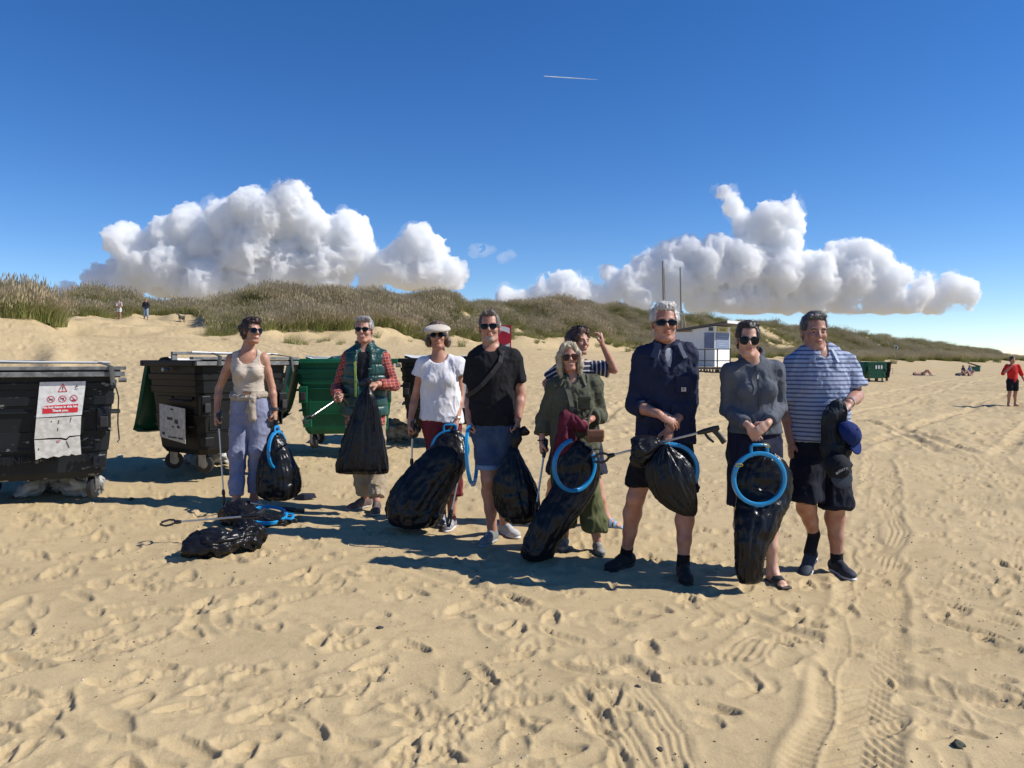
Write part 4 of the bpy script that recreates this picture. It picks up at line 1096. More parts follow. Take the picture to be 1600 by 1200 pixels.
def loft_bag(name, rings, material, seg=116, sub=9, pleats=26, pamp=.10, pleat_t=(0, 1), crumple=.006, seed=0, parent=None, origin=None, flat_bottom=None, wall=0):
    """rings: list of (centre, r_side, r_depth[, side vector]); a closed limp bag swept through them"""
    C_ = np.array([r[0] for r in rings], float); RA = np.array([r[1] for r in rings]); RB = np.array([r[2] for r in rings]); n = len(rings)
    S = np.array([unit(r[3]) if len(r) > 3 else A3(1, 0, 0) for r in rings])
    tt = np.linspace(0, n - 1, (n - 1) * sub + 1)
    def cr(Y, t):
        i = np.clip(t.astype(int), 0, n - 2); f = t - i; Y = np.asarray(Y, float)
        g = lambda k: Y[np.clip(i + k, 0, n - 1)]
        if Y.ndim > 1: f = f[:, None]
        p0, p1, p2, p3 = g(-1), g(0), g(1), g(2)
        return p1 + f * .5 * (p2 - p0 + f * (2 * p0 - 5 * p1 + 4 * p2 - p3 + f * (3 * (p1 - p2) + p3 - p0)))
    c = cr(C_, tt); ra = np.maximum(cr(RA, tt), .003); rb = np.maximum(cr(RB, tt), .003); sd = cr(S, tt)
    tan = np.gradient(c, axis=0); tan /= np.linalg.norm(tan, axis=1, keepdims=True) + 1e-9
    sd = sd - tan * (sd * tan).sum(1, keepdims=True); sd /= np.linalg.norm(sd, axis=1, keepdims=True); w = np.cross(tan, sd)
    th = np.linspace(0, 2 * math.pi, seg, endpoint=False)
    u = tt / (n - 1)
    pa = np.interp(u, [0, .04, .5, 1], [pleat_t[0], pleat_t[0], (pleat_t[0] + pleat_t[1]) / 2, pleat_t[1]])
    T, U = np.meshgrid(th, u)
    ph = np.stack([np.cos(T) * 2.2, np.sin(T) * 2.2, U * 1.4], -1)
    pl = 1 - 2.2 * np.abs(n3(ph * pleats / 12.0 + seed, seed)); pl = pl + .5 * (1 - 2.2 * np.abs(n3(ph * pleats / 5.5 * np.array([1, 1, .5]), seed + 2)))
    k = 1 + pamp * pa[:, None] * pl
    X = c[:, None, :] + sd[:, None, :] * (np.cos(T) * ra[:, None] * k)[..., None] + w[:, None, :] * (np.sin(T) * rb[:, None] * k)[..., None]
    V = X.reshape(-1, 3)
    m = len(tt); i = np.arange(m - 1)[:, None] * seg; j = np.arange(seg)[None, :]; j2 = (j + 1) % seg
    Fq = np.stack([i + j, i + j2, i + seg + j2, i + seg + j], -1).reshape(-1, 4)
    if crumple:
        N = vnormals(V, Fq); q = V / .085 + seed * 3
        q = q + .5 * np.stack([n3(q, 21), n3(q, 22), n3(q, 23)], 1)
        V = V + N * (crumple * (1 - 2.4 * np.abs(n3(q, seed)) + .6 * (1 - 2.4 * np.abs(n3(q * 2.3, seed + 1)))))[:, None]
    caps = [len(V), len(V) + 1]; V = np.vstack([V, X[0].mean(0), X[-1].mean(0)])
    jj = np.arange(seg); tri = [np.stack([(jj + 1) % seg, jj, np.full(seg, caps[0])], 1), np.stack([(m - 1) * seg + jj, (m - 1) * seg + (jj + 1) % seg, np.full(seg, caps[1])], 1)]
    if flat_bottom is not None: 
        V[:, 2] = np.where(V[:, 2] < flat_bottom, flat_bottom + (V[:, 2] - flat_bottom) * .1, V[:, 2])
    o_ = np.asarray(origin if origin is not None else (C_[-1] if parent is None else (0, 0, 0)), float)
    faces = [tuple(q) for q in Fq.tolist()] + [tuple(q) for t in tri for q in t.tolist()]
    ob = mesh_obj(name, V - o_, faces, material, parent)
    if parent is None: ob.location = tuple(o_)
    return ob
# ================================================================ the people
def frame_of(ax):
    ax = unit(ax); s = unit(np.cross(ax, (0, 1, .01))); return np.stack([s, np.cross(ax, s), ax], 1)
def cutbox(p, ax, r, k=.004):
    """removes what lies just beyond p along ax"""
    M = frame_of(ax); return rbox(p + unit(ax) * .06, (r, r, .06), .002, k, M, 'sub')
def sleeves(s, inf, t, end=None, k=.018, which='LR', cut=True):
    pr_ = []
    for q in which:
        ar = s.arm(q, inf, t, k, end); pr_ += ar
        if cut: b = ar[-1]; pr_.append(cutbox(b['b'] - unit(b['b'] - b['a']) * .012, b['b'] - b['a'], b['rb'] + .03))
    return pr_
def legs_(s, inf, t, end=None, k=.025, cut=True, knee=None, flat=False):
    pr_ = []
    for q in 'LR':
        lg = s.leg(q, inf, t, k, end, knee)
        if cut:
            b = lg[-1]; ax = A3(0, 0, -1) if flat else b['b'] - b['a']
            lg.append(cutbox(b['b'] - unit(ax) * .01, ax, b['rb'] + .05))
        pr_ += lg
    return pr_
def pelvis(s, inf, t1=.42): 
    S = [(t, r * s.sc * s.build + inf, a) for t, r, a in s.sect if t <= t1]; pr_ = []
    for (ta, ra, aa), (tb, rb, ab) in zip(S[:-1], S[1:]): pr_.append(cone(s.tc(ta), s.tc(tb), ra, rb, .03, s.side, (aa + ab) / 2))
    pr_.append(ell(s.hipc + s.back * .05 - A3(0, 0, .04), np.array([.14, .09, .10]) * s.sc + inf, .04))
    return pr_
def wz(s, px, py): return P(px, py, s.d).z
def skirt_cone(s, t, hemz, r0, r1, asp=.72, k=.03):
    a = s.tc(t); b = A3(s.hipc[0], s.hipc[1], hemz - .02); return cone(a, b, r0, r1, k, s.side, asp)
def collar(s, name, material, r=.075, hgt=.035, open_=.5, flare=1.35, parent=None, lean=.03, z0=.0, th=.004):
    """a folded shirt collar round the neck with an open front"""
    n = 26; v = []; f = []
    for i in range(n):
        a = open_ + (2 * math.pi - 2 * open_) * i / (n - 1); fr = (1 + math.cos(a)) / 2      # 1 at the throat
        d = -s.back * math.cos(a) + s.side * math.sin(a)
        b = s.nb + A3(0, 0, z0 + .045 - .050 * fr) + d * (r + .022 * fr ** 2) - s.back * .012
        out = b + d * (hgt * .45 * flare + .030 * fr) - A3(0, 0, hgt * (1.05 + .75 * fr))
        top = b + A3(0, 0, .006); inn = b - d * .012 - A3(0, 0, .03)
        for p in (inn, top, out, out - d * th - A3(0, 0, .002)): v.append(p - s.o)
    for i in range(n - 1):
        for k in range(4): f.append((i * 4 + k, i * 4 + (k + 1) % 4, i * 4 + 4 + (k + 1) % 4, i * 4 + 4 + k))
    f += [(0, 1, 2, 3), (n * 4 - 1, n * 4 - 2, n * 4 - 3, n * 4 - 4)]
    mb = MB(); mb.add(v, f); return mb.build(name, material, parent or s.root)
def feet_joints(s):
    for q in 'LR':
        if 'an' + q not in s.j:
            p, a = s.foot[q]; g = s.sc * (.92 if s.fem else 1.0); dr = A3(math.sin(a), -math.cos(a), 0)
            s.j['an' + q] = p + A3(0, 0, .095) * g - dr * (-.045) * g * -1
GRP = 'litter pickers standing in a row on the sand'
def person(label, d, J, head, **k):
    s = Person(label, d, J, head, group=GRP, **k); feet_joints(s); return s
def band(s, name, c, ax, r, w, material, asp=1.0):
    """bracelet or watch strap around a wrist"""
    M = frame_of(ax); mb = MB(); n = 20; v = []; f = []
    for i in range(n):
        a = 2 * math.pi * i / n; d = M[:, 0] * math.cos(a) + M[:, 1] * math.sin(a) * asp
        for q, e in ((1, -1), (1.12, -1), (1.12, 1), (1, 1)): v.append(c + d * r * q + M[:, 2] * w / 2 * e - s.o)
    for i in range(n):
        for k in range(4): f.append((i * 4 + k, i * 4 + (k + 1) % 4, ((i + 1) % n) * 4 + (k + 1) % 4, ((i + 1) % n) * 4 + k))
    mb.add(v, f); return mb.build(name, material, s.root, smooth=True)
DN = (0, 0, -1); GRIP = (1.25, 1.35, .8); SOFT = (.35, .5, .3)
sk_tan = skin_mat('skin_tanned', (.47, .26, .17)); sk_mid = skin_mat('skin_ruddy', (.52, .29, .205)); sk_pale = skin_mat('skin_pale', (.60, .38, .28)); sk_deep = skin_mat('skin_sunburnt', (.47, .25, .175))

# ---------------------------------------------------------------- 1 woman in beige vest top
w1 = person('woman in beige vest top and grey-blue trousers looking right, leftmost of the group', 7.13,
    dict(neck=(387, 549, .02), shL=(362, 560, 0), shR=(412, 559, .03), elL=(342, 607, .03), elR=(425, 605, .05), wrL=(338, 648, -.05), wrR=(430, 643, 0), hipL=(378, 642, 0), hipR=(406, 642, .02),
         knL=(371, 708, -.06), knR=(402, 703, -.02), footL=(368, 792, 8, 0, -.20), footR=(401, 784, 55, 0, -.02)), (393, 519, 0, 52, 6, 4), H=1.72, female=True, yaw=12, build=1.02, smile=1,
    hands=dict(L=(DN, (1, 0, 0), GRIP), R=(DN, (-1, 0, 0), GRIP, .04, .5, -1)), skin=sk_tan)
w1.build_body(bare='LR')
c_vest = cloth('vest_top_beige', (.56, .475, .385))
ck = .006
def scoop(s, y=-.10, z=.035, r=(.075, .10, .095)): return ell(s.nb + s.back * y + A3(0, 0, z), A3(*r) * s.sc, ck, op='sub')
pr_ = w1.torso(.007, t0=.16)
pr_ += [scoop(w1, -.085, .0, (.088, .12, .125)), ell(w1.nb + w1.back * .06 + A3(0, 0, .06), A3(.075, .10, .10), ck, op='sub')]
for q in 'LR':
    S_ = w1.j['sh' + q]; sg = -1 if q == 'L' else 1
    pr_.append(ell(S_ + w1.side * .028 * sg + A3(0, 0, .0), A3(.048, .16, .082), ck, op='sub'))
pr_.append(half((0, 0, wz(w1, 385, 622)), DN))
w1.garment('vest_top', pr_, c_vest, .0065, [dict(amp=.005, size=.06, stretch=(.5, .5, 1.6), seed=2, bias=.6), dict(amp=.0018, size=.02, stretch=(.5, .5, 1.6), seed=5, bias=.2)])
c_tr = cloth('trousers_grey_blue', (.25, .265, .37), (.20, .215, .31))
pr_ = legs_(w1, .012, 1.88, end=.060, knee=.074) + pelvis(w1, .010) + [half((0, 0, wz(w1, 385, 618)), (0, 0, 1))]
w1.garment('trousers', pr_, c_tr, .0075, [dict(amp=.011, size=.085, stretch=(1.1, 1.1, .55), seed=4, bias=.25), dict(amp=.004, size=.04, stretch=(.7, .7, 1.3), seed=9, bias=.2)])
c_jm = cloth('jumper_tied_taupe', (.40, .335, .265))
wc = w1.tc(.36)
pr_ = []
for k in range(22):
    a = 2 * math.pi * k / 22; a2 = 2 * math.pi * (k + 1) / 22
    f = lambda a: wc + w1.side * .148 * math.sin(a) - w1.back * .112 * math.cos(a) + A3(0, 0, -.035 - .02 * math.cos(a) + .012 * math.sin(a * 2))
    pr_.append(cone(f(a), f(a2), .026, .026, .02))
kn_ = wc - w1.back * .135 + w1.side * .035 + A3(0, 0, -.075)
pr_ += [ell(kn_, (.035, .03, .032), .015), cone(kn_, kn_ + A3(.005, -.01, -.17), .024, .036, .015), cone(kn_, kn_ + A3(-.035, -.0, -.10), .022, .03, .015), cone(wc - w1.side * .135 + A3(0, 0, -.05), wc - w1.side * .165 + A3(0, .0, -.22), .03, .018, .02)]
w1.garment('tied_jumper', pr_, c_jm, .006, dict(amp=.008, size=.035, stretch=(1, 1, 1), seed=7, bias=.1))
w1.strip('belt', [w1.tc(.34) - w1.back * .128 + w1.side * x - A3(0, 0, .0) for x in (-.045, -.02, .01, .03)], .022, .01, mat('belt_brown', (.20, .09, .045), .5))
hr = w1.hair_cap(.012, .078, side_low=-.02, back_low=-.09)
hr += [ell(w1.hp(0, .155, .058), A3(.036, .036, .036), .01), cone(w1.hp(0, .09, .05), w1.hp(0, .14, .057), .03, .025, .02), cone(w1.hp(.03, .07, -.04), w1.hp(.01, .075, -.11), .035, .012, .02), ell(w1.hp(0, -.055, .105), A3(.06, .035, .028), .02)]
w1.hair('hair', hr, hair_mat('hair_dark_brown', (.055, .028, .018), (.025, .014, .010)), amp=.003, curls=.0065, seed=3)
w1.glasses(.056, .050, 'round', z=.002)
sd_w = mat('sandal_cream', (.62, .58, .52), .5)
for q in 'LR': w1.sandal(q, sd_w, mat('sandal_sole', (.50, .44, .36), .7), 2)
band(w1, 'wristwatch', w1.j['wrR'] + A3(-.002, 0, .02), w1.j['wrR'] - w1.j['elR'], .031, .022, mat('watch_dark', (.04, .04, .045), .3))

# ---------------------------------------------------------------- 2 man in green padded vest
m2 = person('grey-haired man in dark green padded vest over a red checked shirt', 7.26,
    dict(neck=(570, 548, .03), shL=(546, 560, .02), shR=(597, 559, .02), elL=(527, 606, .06), elR=(616, 602, .02), wrL=(527, 618, -.17), wrR=(590, 600, -.24), hipL=(558, 652, 0), hipR=(584, 652, 0),
         knL=(566, 722, -.03), knR=(588, 722, 0), footL=(564, 787, -38, 0, 0), footR=(588, 797, 6, 0, -.22)), (569, 517, 0, -4, 3, 0), H=1.80, yaw=0, build=1.06, smile=1,
    hands=dict(L=(unit(A3(.05, -.9, -.3)), (.9, .05, .2), (1.1, 1.3, .8), .03, .6), R=(unit(A3(-.85, -.45, -.1)), (-.3, .2, -.95), (1.1, 1.2, .8), .03, .5)), skin=sk_mid)
m2.build_body()
c_plaid = mat('checked_shirt_red', (.30, .045, .025), .85)
nt = c_plaid.node_tree; N = nt.nodes; L = nt.links
tc_ = N.new('ShaderNodeTexCoord'); mp = N.new('ShaderNodeMapping'); mp.inputs['Rotation'].default_value = (.1, .25, 0); L.new(tc_.outputs['Object'], mp.inputs[0])
def wave(vec, axis, sc_, lo, hi):
    w = N.new('ShaderNodeTexWave'); w.wave_type = 'BANDS'; w.bands_direction = axis; w.inputs['Scale'].default_value = sc_; w.inputs['Distortion'].default_value = .6; L.new(vec, w.inputs[0])
    r = N.new('ShaderNodeMapRange'); r.inputs['From Min'].default_value = lo; r.inputs['From Max'].default_value = hi; L.new(w.outputs['Fac'], r.inputs['Value']); return r.outputs[0]
def mixc(fac, a, b):
    x = N.new('ShaderNodeMix'); x.data_type = 'RGBA'; L.new(fac, x.inputs[0])
    for i, c in ((6, a), (7, b)):
        if isinstance(c, tuple): x.inputs[i].default_value = (*c, 1)
        else: L.new(c, x.inputs[i])
    return x.outputs[2]
c = mixc(wave(mp.outputs[0], 'Z', 5.5, .55, .7), (.34, .042, .028), (.15, .025, .035))
c = mixc(wave(mp.outputs[0], 'X', 5.5, .6, .75), c, (.17, .028, .038))
c = mixc(wave(mp.outputs[0], 'Z', 11.0, .93, .98), c, (.50, .20, .14)); c = mixc(wave(mp.outputs[0], 'X', 11.0, .93, .98), c, (.46, .18, .12))
L.new(c, N['Principled BSDF'].inputs['Base Color'])
pr_ = sleeves(m2, .013, 1.93, end=.045) + m2.torso(.010)
pr_ += [skirt_cone(m2, .2, wz(m2, 570, 662), .17, .188, .74), scoop(m2, -.06, .06, (.062, .1, .12)), cone(m2.nb - m2.back * .12, m2.tc(.1) - m2.back * .19, .058, .062, .006, op='sub'), half((0, 0, wz(m2, 570, 664)), DN)]
m2.garment('checked_shirt', pr_, c_plaid, .007, [dict(amp=.009, size=.055, stretch=(1, 1, .9), seed=12, bias=.2), dict(amp=.004, size=.028, stretch=(1, 1, 1), seed=14, bias=.1)])
c_navy = cloth('inner_shirt_black', (.016, .017, .022))
pr_ = m2.torso(.007) + [scoop(m2, -.045, .055, (.064, .085, .075)), half((0, 0, wz(m2, 570, 655)), DN)]
m2.garment('black_undershirt', pr_, c_navy, .007, dict(amp=.005, size=.05, seed=3))
c_puff = mat('padded_vest_green', (.012, .062, .050), .38, spec=.5, base2=(.009, .048, .042), nscale=10, bump=.004, bscale=45)
pr_ = m2.torso(.032, t0=.0)
pr_ += [skirt_cone(m2, .25, wz(m2, 570, 655), .190, .205, .78), cone(m2.nb + A3(0, .01, .015), m2.nb + A3(0, .01, .05), .085, .092, .02), cone(m2.nb + A3(0, 0, -.02), m2.nb + A3(0, 0, .12), .066, .078, .004, op='sub'), ]
op_ = m2.nb - m2.back * .2
pr_ += [cone(m2.nb - m2.back * .14 + A3(.01, 0, .06), m2.tc(.35) - m2.back * .20 - m2.side * .005, .078, .060, .01, op='sub'), cone(m2.tc(.35) - m2.back * .20, m2.tc(-.2) - m2.back * .19 + m2.side * .0, .060, .085, .01, op='sub')]
for q in 'LR':
    sg = -1 if q == 'L' else 1; pr_.append(ell(m2.j['sh' + q] + m2.side * .052 * sg - A3(0, 0, .03), A3(.05, .15, .105), ck, op='sub'))
pr_ += [half((0, 0, wz(m2, 570, 648)), DN)]
def quilt(V):
    z = V[:, 2]; t = np.abs(((z * 10.2 + .12 * n3(V / .15, 3)) % 1) - .5) * 2
    N = (V - m2.tc(.5)); N[:, 2] = 0; N /= np.linalg.norm(N, axis=1, keepdims=True)
    return V + N * (.016 * np.sqrt(np.clip(1 - t ** 4, 0, 1)) - .008)[:, None]
pv = m2.garment('padded_vest', pr_, c_puff, .007, [dict(amp=.005, size=.045, stretch=(1.4, 1.4, .35), seed=21, bias=.1)], post=quilt)
c_lime = mat('vest_lining_lime', (.30, .42, .06), .6)
pl = [m2.nb - m2.back * .035 - m2.side * .088 + A3(0, 0, .055), m2.nb - m2.back * .075 - m2.side * .082 + A3(0, 0, .0), m2.tc(.83) - m2.back * .135 - m2.side * .068, m2.tc(.68) - m2.back * .150 - m2.side * .060, m2.tc(.5) - m2.back * .152 - m2.side * .060, m2.tc(.34) - m2.back * .148 - m2.side * .060]
m2.strip('lining', pl, .018, .008, c_lime, pv)
m2.strip('vest_label', [m2.tc(.74) - m2.back * .168 + m2.side * x for x in (.062, .096)], .005, .004, mat('label_grey', (.6, .62, .62), .5), pv)
pr_ = legs_(m2, .016, 1.92, end=.074, knee=.088) + pelvis(m2, .006) + [half((0, 0, wz(m2, 800, 640)), (0, 0, 1))]
m2.garment('trousers', pr_, cloth('trousers_khaki', (.38, .31, .22), (.31, .25, .17)), .0075, [dict(amp=.013, size=.08, stretch=(1, 1, .8), seed=31, bias=.2), dict(amp=.005, size=.035, stretch=(.8, .8, 1.2), seed=33, bias=.1)])
hr = m2.hair_cap(.008, .088, side_low=.0) + [cone(m2.hp(-.045, -.060, .104), m2.hp(.05, -.056, .108), .020, .022, .02)]
m2.hair('hair', hr, hair_mat('hair_silver', (.42, .40, .37), (.20, .18, .165)), amp=.0035, seed=6, stretch=(1, .5, 1))
m2.glasses(.050, .036, 'way', z=.005)
for q in 'LR': m2.shoe(q, mat('trainer_brown', (.115, .075, .065), .7, noise=.2), mat('trainer_sole_pale', (.42, .38, .34), .7), 'trainer', lace=mat('lace_grey', (.35, .33, .3), .8))
m2.garment('glove', [ell(m2.j['wrR'] + A3(-.10, -.055, .01), (.05, .045, .03), .02), ell(m2.j['wrR'] + A3(-.075, -.06, .035), (.045, .035, .022), .02)], M_['black_plastic'], .005, dict(amp=.005, size=.02, seed=3))

# ---------------------------------------------------------------- 3 woman with sun visor
w3 = person('woman in loose white top, maroon trousers and a cream sun visor', 6.58,
    dict(neck=(686, 557, .02), shL=(662, 569, 0), shR=(714, 568, 0), elL=(648, 622, .05), elR=(719, 618, .04), wrL=(640, 662, -.06), wrR=(714, 657, -.10), hipL=(676, 664, 0), hipR=(704, 664, 0),
         knL=(690, 733, -.03), knR=(706, 733, -.03), footL=(690, 803, 0, 0, .12), footR=(704, 815, -12, 0, -.06)), (684, 527, 0, 2, 9, -2), H=1.68, female=True, yaw=0,
    hands=dict(L=(DN, (1, 0, 0), GRIP), R=(unit(A3(-.1, -.2, -1)), (-.95, 0, 0), (.9, 1.2, .8), .04, .5, -1)), skin=sk_tan)
w3.build_body()
c_wh = cloth('loose_top_white', (.74, .73, .76), (.68, .67, .71))
pr_ = []
for q in 'LR':
    S_, E_ = w3.j['sh' + q], w3.j['el' + q]; e = S_ + (E_ - S_) * .40; pr_ += [cone(S_, e, .062, .085, .03), cutbox(e - unit(E_ - S_) * .02, E_ - S_, .13)]
pr_ += w3.torso(.016) + [skirt_cone(w3, .72, wz(w3, 690, 655), .155, .185, .76), scoop(w3, -.075, .035, (.098, .12, .098)), ell(w3.nb + A3(0, .0, .07), (.09, .09, .075), ck, op='sub')]
pr_ += [ell(A3(w3.hipc[0] - .13, w3.hipc[1] - .05, wz(w3, 650, 668)), (.10, .2, .075), .01, op='sub'), half(A3(w3.hipc[0] + .02, 0, wz(w3, 690, 658)), (-.12, 0, -1))]
w3.garment('white_top', pr_, c_wh, .0065, [dict(amp=.010, size=.10, stretch=(1.2, 1.2, .35), seed=42, bias=.3), dict(amp=.005, size=.04, stretch=(1, 1, .5), seed=44, bias=.2)])
pr_ = legs_(w3, .014, 1.55, end=.092, knee=.088) + pelvis(w3, .006) + [half((0, 0, wz(w3, 800, 636)), (0, 0, 1))]
c_mar = cloth('trousers_maroon', (.17, .028, .032), (.11, .02, .03)); 
w3.garment('trousers', pr_, c_mar, .0075, dict(amp=.012, size=.07, stretch=(1.2, 1.2, .4), seed=45, bias=.2))
hr = w3.hair_cap(.012, .085, side_low=-.03, back_low=-.09) + [ell(w3.hp(0, .02, .105), A3(.072, .085, .040), .02)]
for sg in (-1, 1): hr += [cone(w3.hp(.070 * sg, .015, .01), w3.hp(.088 * sg, .0, -.045), .026, .020, .02), ell(w3.hp(.083 * sg, .01, -.065), A3(.022, .026, .02), .015), ell(w3.hp(.092 * sg, -.01, -.035), A3(.016, .02, .018), .015)]
w3.hair('hair', hr, hair_mat('hair_brown_grey', (.17, .11, .075), (.075, .05, .035)), amp=.004, curls=.004, seed=8)
c_vis = cloth('sun_visor_cream', (.62, .55, .46), (.56, .49, .41))
Mv = w3.HM @ np.array(Matrix.Rotation(R(20), 3, 'X'))
pr_ = [ell(w3.hp(0, -.070, .058), A3(.114, .112, .040), .006, Mv), ell(w3.hp(0, -.066, .038), A3(.107, .106, .040), .003, Mv, 'sub'), rbox(w3.hp(0, .12, .05), A3(.2, .10, .2), .01, .004, Mv, 'sub'),
       cone(w3.hp(0, .010, .062), w3.hp(0, .004, .112), .090, .078, .004, w3.HM[:, 0], 1.22), half(w3.hp(0, .0, .100), w3.HM[:, 2]), cone(w3.hp(0, .012, .0), w3.hp(0, .008, .20), .080, .070, .004, w3.HM[:, 0], 1.22, op='sub'), half(w3.hp(0, .06, 0), w3.HM[:, 1]), half(w3.hp(0, 0, .012), -w3.HM[:, 2])]
w3.garment('sun_visor', pr_, c_vis, .0045)
w3.glasses(.046, .042, 'round', z=.004)
for q in 'LR': w3.shoe(q, mat('trainer_grey_white', (.36, .34, .36), .7, base2=(.10, .10, .11), nscale=22), mat('trainer_sole_white', (.72, .68, .68), .6), 'trainer', lace=mat('lace_white', (.6, .6, .6), .8), sock=cloth('sock_dark_red', (.05, .012, .02)))
band(w3, 'bracelet', w3.j['wrR'] + A3(0, 0, .018), w3.j['wrR'] - w3.j['elR'], .028, .006, M_['steel'])

# ---------------------------------------------------------------- 4 man in black t-shirt
m4 = person('bearded man in black t-shirt and denim shorts with a strap across his chest', 6.1,
    dict(neck=(767, 546, .03), shL=(744, 561, .02), shR=(800, 559, .02), elL=(735, 620, .06), elR=(813, 617, .04), wrL=(733, 655, -.04), wrR=(809, 656, -.06), hipL=(758, 668, 0), hipR=(783, 668, 0),
         knL=(764, 747, -.05), knR=(784, 744, .0), footL=(765, 838, -22, 0, -.02), footR=(793, 821, 35, 0, .28)), (765, 513, 0, -3, 3, -2), H=1.80, yaw=0, build=1.10, stubble=2, smile=.4,
    hands=dict(L=(DN, (1, 0, 0), GRIP), R=(DN, (-1, -.2, 0), GRIP, .04, .5, -1)), skin=sk_deep)
m4.build_body()
c_bk = cloth('tshirt_black', (.011, .011, .013), (.014, .014, .017))
pr_ = sleeves(m4, .016, .70, end=.080) + m4.torso(.014) + [skirt_cone(m4, .6, wz(m4, 770, 662), .176, .176, .80), scoop(m4, -.045, .052, (.072, .09, .085)), half((0, 0, wz(m4, 770, 663)), DN)]
m4.garment('tshirt', pr_, c_bk, .007, [dict(amp=.010, size=.09, stretch=(.9, .9, .8), seed=51, bias=.3), dict(amp=.003, size=.035, seed=52, bias=.2)])
c_den = cloth('denim_blue', (.036, .062, .125), (.060, .095, .165))
pr_ = legs_(m4, .020, .78, end=.100, flat=True) + pelvis(m4, .006) + [half((0, 0, wz(m4, 800, 646)), (0, 0, 1))]
sh4 = m4.garment('denim_shorts', pr_, c_den, .0075, [dict(amp=.008, size=.07, seed=55, bias=.2), dict(amp=.003, size=.03, stretch=(1, 1, .6), seed=56, bias=.1)])
for q in 'LR':
    lg = m4.leg(q, .032, .78, end=.104); b = lg[-1]; cc = b['b']
    m4.garment('turned_up_hem', [cone(cc + A3(0, 0, .022), cc - A3(0, 0, .008), .103, .105, .003), half(cc - A3(0, 0, .016), DN), half(cc + A3(0, 0, .024), (0, 0, 1)), cone(cc - A3(0, 0, .1), cc - A3(0, 0, .03), .088, .088, .003, op='sub')], cloth('denim_pale', (.17, .24, .36)), .006, parent=sh4)
hr = m4.hair_cap(.006, .098, side_low=.005) + [cone(m4.hp(-.025, -.060, .112), m4.hp(.025, -.055, .118), .018, .02, .02)]
m4.hair('hair', hr, hair_mat('hair_grey_brown', (.20, .165, .13), (.07, .055, .045)), amp=.005, size=.014, seed=11)
m4.glasses(.056, .040, 'way', z=.006)
pts = [m4.j['shR'] - m4.side * .055 + A3(0, .02, .085), m4.j['shR'] - m4.side * .075 + A3(0, -.085, .045), m4.tc(.84) - m4.back * .150 + m4.side * .075, m4.tc(.70) - m4.back * .168 + m4.side * .005, m4.tc(.56) - m4.back * .172 - m4.side * .075, m4.tc(.48) - m4.back * .145 - m4.side * .14, m4.tc(.42) - m4.side * .205 - m4.back * .03]
m4.strip('shoulder_strap', pts, .034, .006, cloth('strap_charcoal', (.05, .047, .05)))
for q in 'LR': m4.shoe(q, mat('canvas_grey', (.16, .17, .17), .85, noise=.2), mat('canvas_sole', (.36, .37, .36), .7), 'trainer', lace=mat('lace_white2', (.6, .6, .6), .8)) if q == 'L' else m4.shoe(q, mat('trainer_white', (.5, .5, .5), .8, noise=.2), mat('trainer_sole2', (.75, .74, .72), .6), 'trainer', lace=mat('lace_white3', (.6, .6, .6), .8))

# ---------------------------------------------------------------- 5 blonde woman in olive
w5 = person('short blonde woman in olive shirt and wide olive trousers with tortoiseshell sunglasses', 5.9,
    dict(neck=(895, 589, .02), shL=(868, 604, 0), shR=(926, 600, 0), elL=(850, 656, .04), elR=(938, 648, .03), wrL=(846, 690, -.02), wrR=(921, 656, -.20), hipL=(882, 700, 0), hipR=(914, 700, 0),
         knL=(882, 768, -.03), knR=(918, 768, -.03), footL=(881, 850, -10, 0, .06), footR=(935, 857, 6, 0, -.03)), (889, 559, 0, 3, 3, -4), H=1.60, female=True, yaw=-4, build=1.06, smile=1,
    hands=dict(L=(DN, (1, 0, 0), GRIP), R=(unit(A3(-.75, -.3, -.45)), (-.2, .6, -.6), (.8, 1.0, .6), .04, .5, -1)), skin=sk_mid)
w5.build_body()
c_ol = cloth('shirt_olive', (.095, .098, .068), (.072, .076, .052))
pr_ = sleeves(w5, .026, 1.72, end=.052) + w5.torso(.018) + [skirt_cone(w5, .75, wz(w5, 900, 700), .165, .185, .78), scoop(w5, -.085, .035, (.045, .10, .115)), half((0, 0, wz(w5, 900, 700)), DN)]
sh5 = w5.garment('shirt', pr_, c_ol, .0068, [dict(amp=.013, size=.075, stretch=(1, 1, .55), seed=61, bias=.25), dict(amp=.006, size=.035, stretch=(1, 1, .8), seed=62, bias=.1)])
collar(w5, 'collar', cloth('collar_olive', (.11, .112, .08)), r=.076, z0=.012, hgt=.045, open_=.7, parent=sh5)
w5.garment('chest_pocket', [rbox(w5.tc(.66) - w5.back * .155 + w5.side * .085, (.045, .006, .05), .005), rbox(w5.tc(.66) - w5.back * .159 + w5.side * .085 + A3(0, 0, .04), (.048, .006, .016), .005)], c_ol, .005, parent=sh5)
mb_mat = mat('button_pale', (.45, .42, .36), .4)
for k in range(5):
    p = w5.tc(.84 - .13 * k) - w5.back * (.100 + .045 * min(1, k * .6 + .1)) + w5.side * .012 - w5.o; mb = MB(); mb.tube([p, p - A3(0, .004, 0)], .0065, 10); mb.build('button', mb_mat, sh5)
pr_ = legs_(w5, .018, 1.80, end=.098, knee=.086, flat=True) + pelvis(w5, .006) + [half((0, 0, wz(w5, 800, 680)), (0, 0, 1))]
w5.garment('wide_trousers', pr_, cloth('trousers_olive', (.125, .135, .062), (.095, .105, .048)), .0075, [dict(amp=.018, size=.11, stretch=(1.2, 1.2, .28), seed=63, bias=.2), dict(amp=.005, size=.05, stretch=(1, 1, .5), seed=64, bias=.1)])
hr = w5.hair_cap(.010, .075, side_low=-.06, back_low=-.1, w=.98)
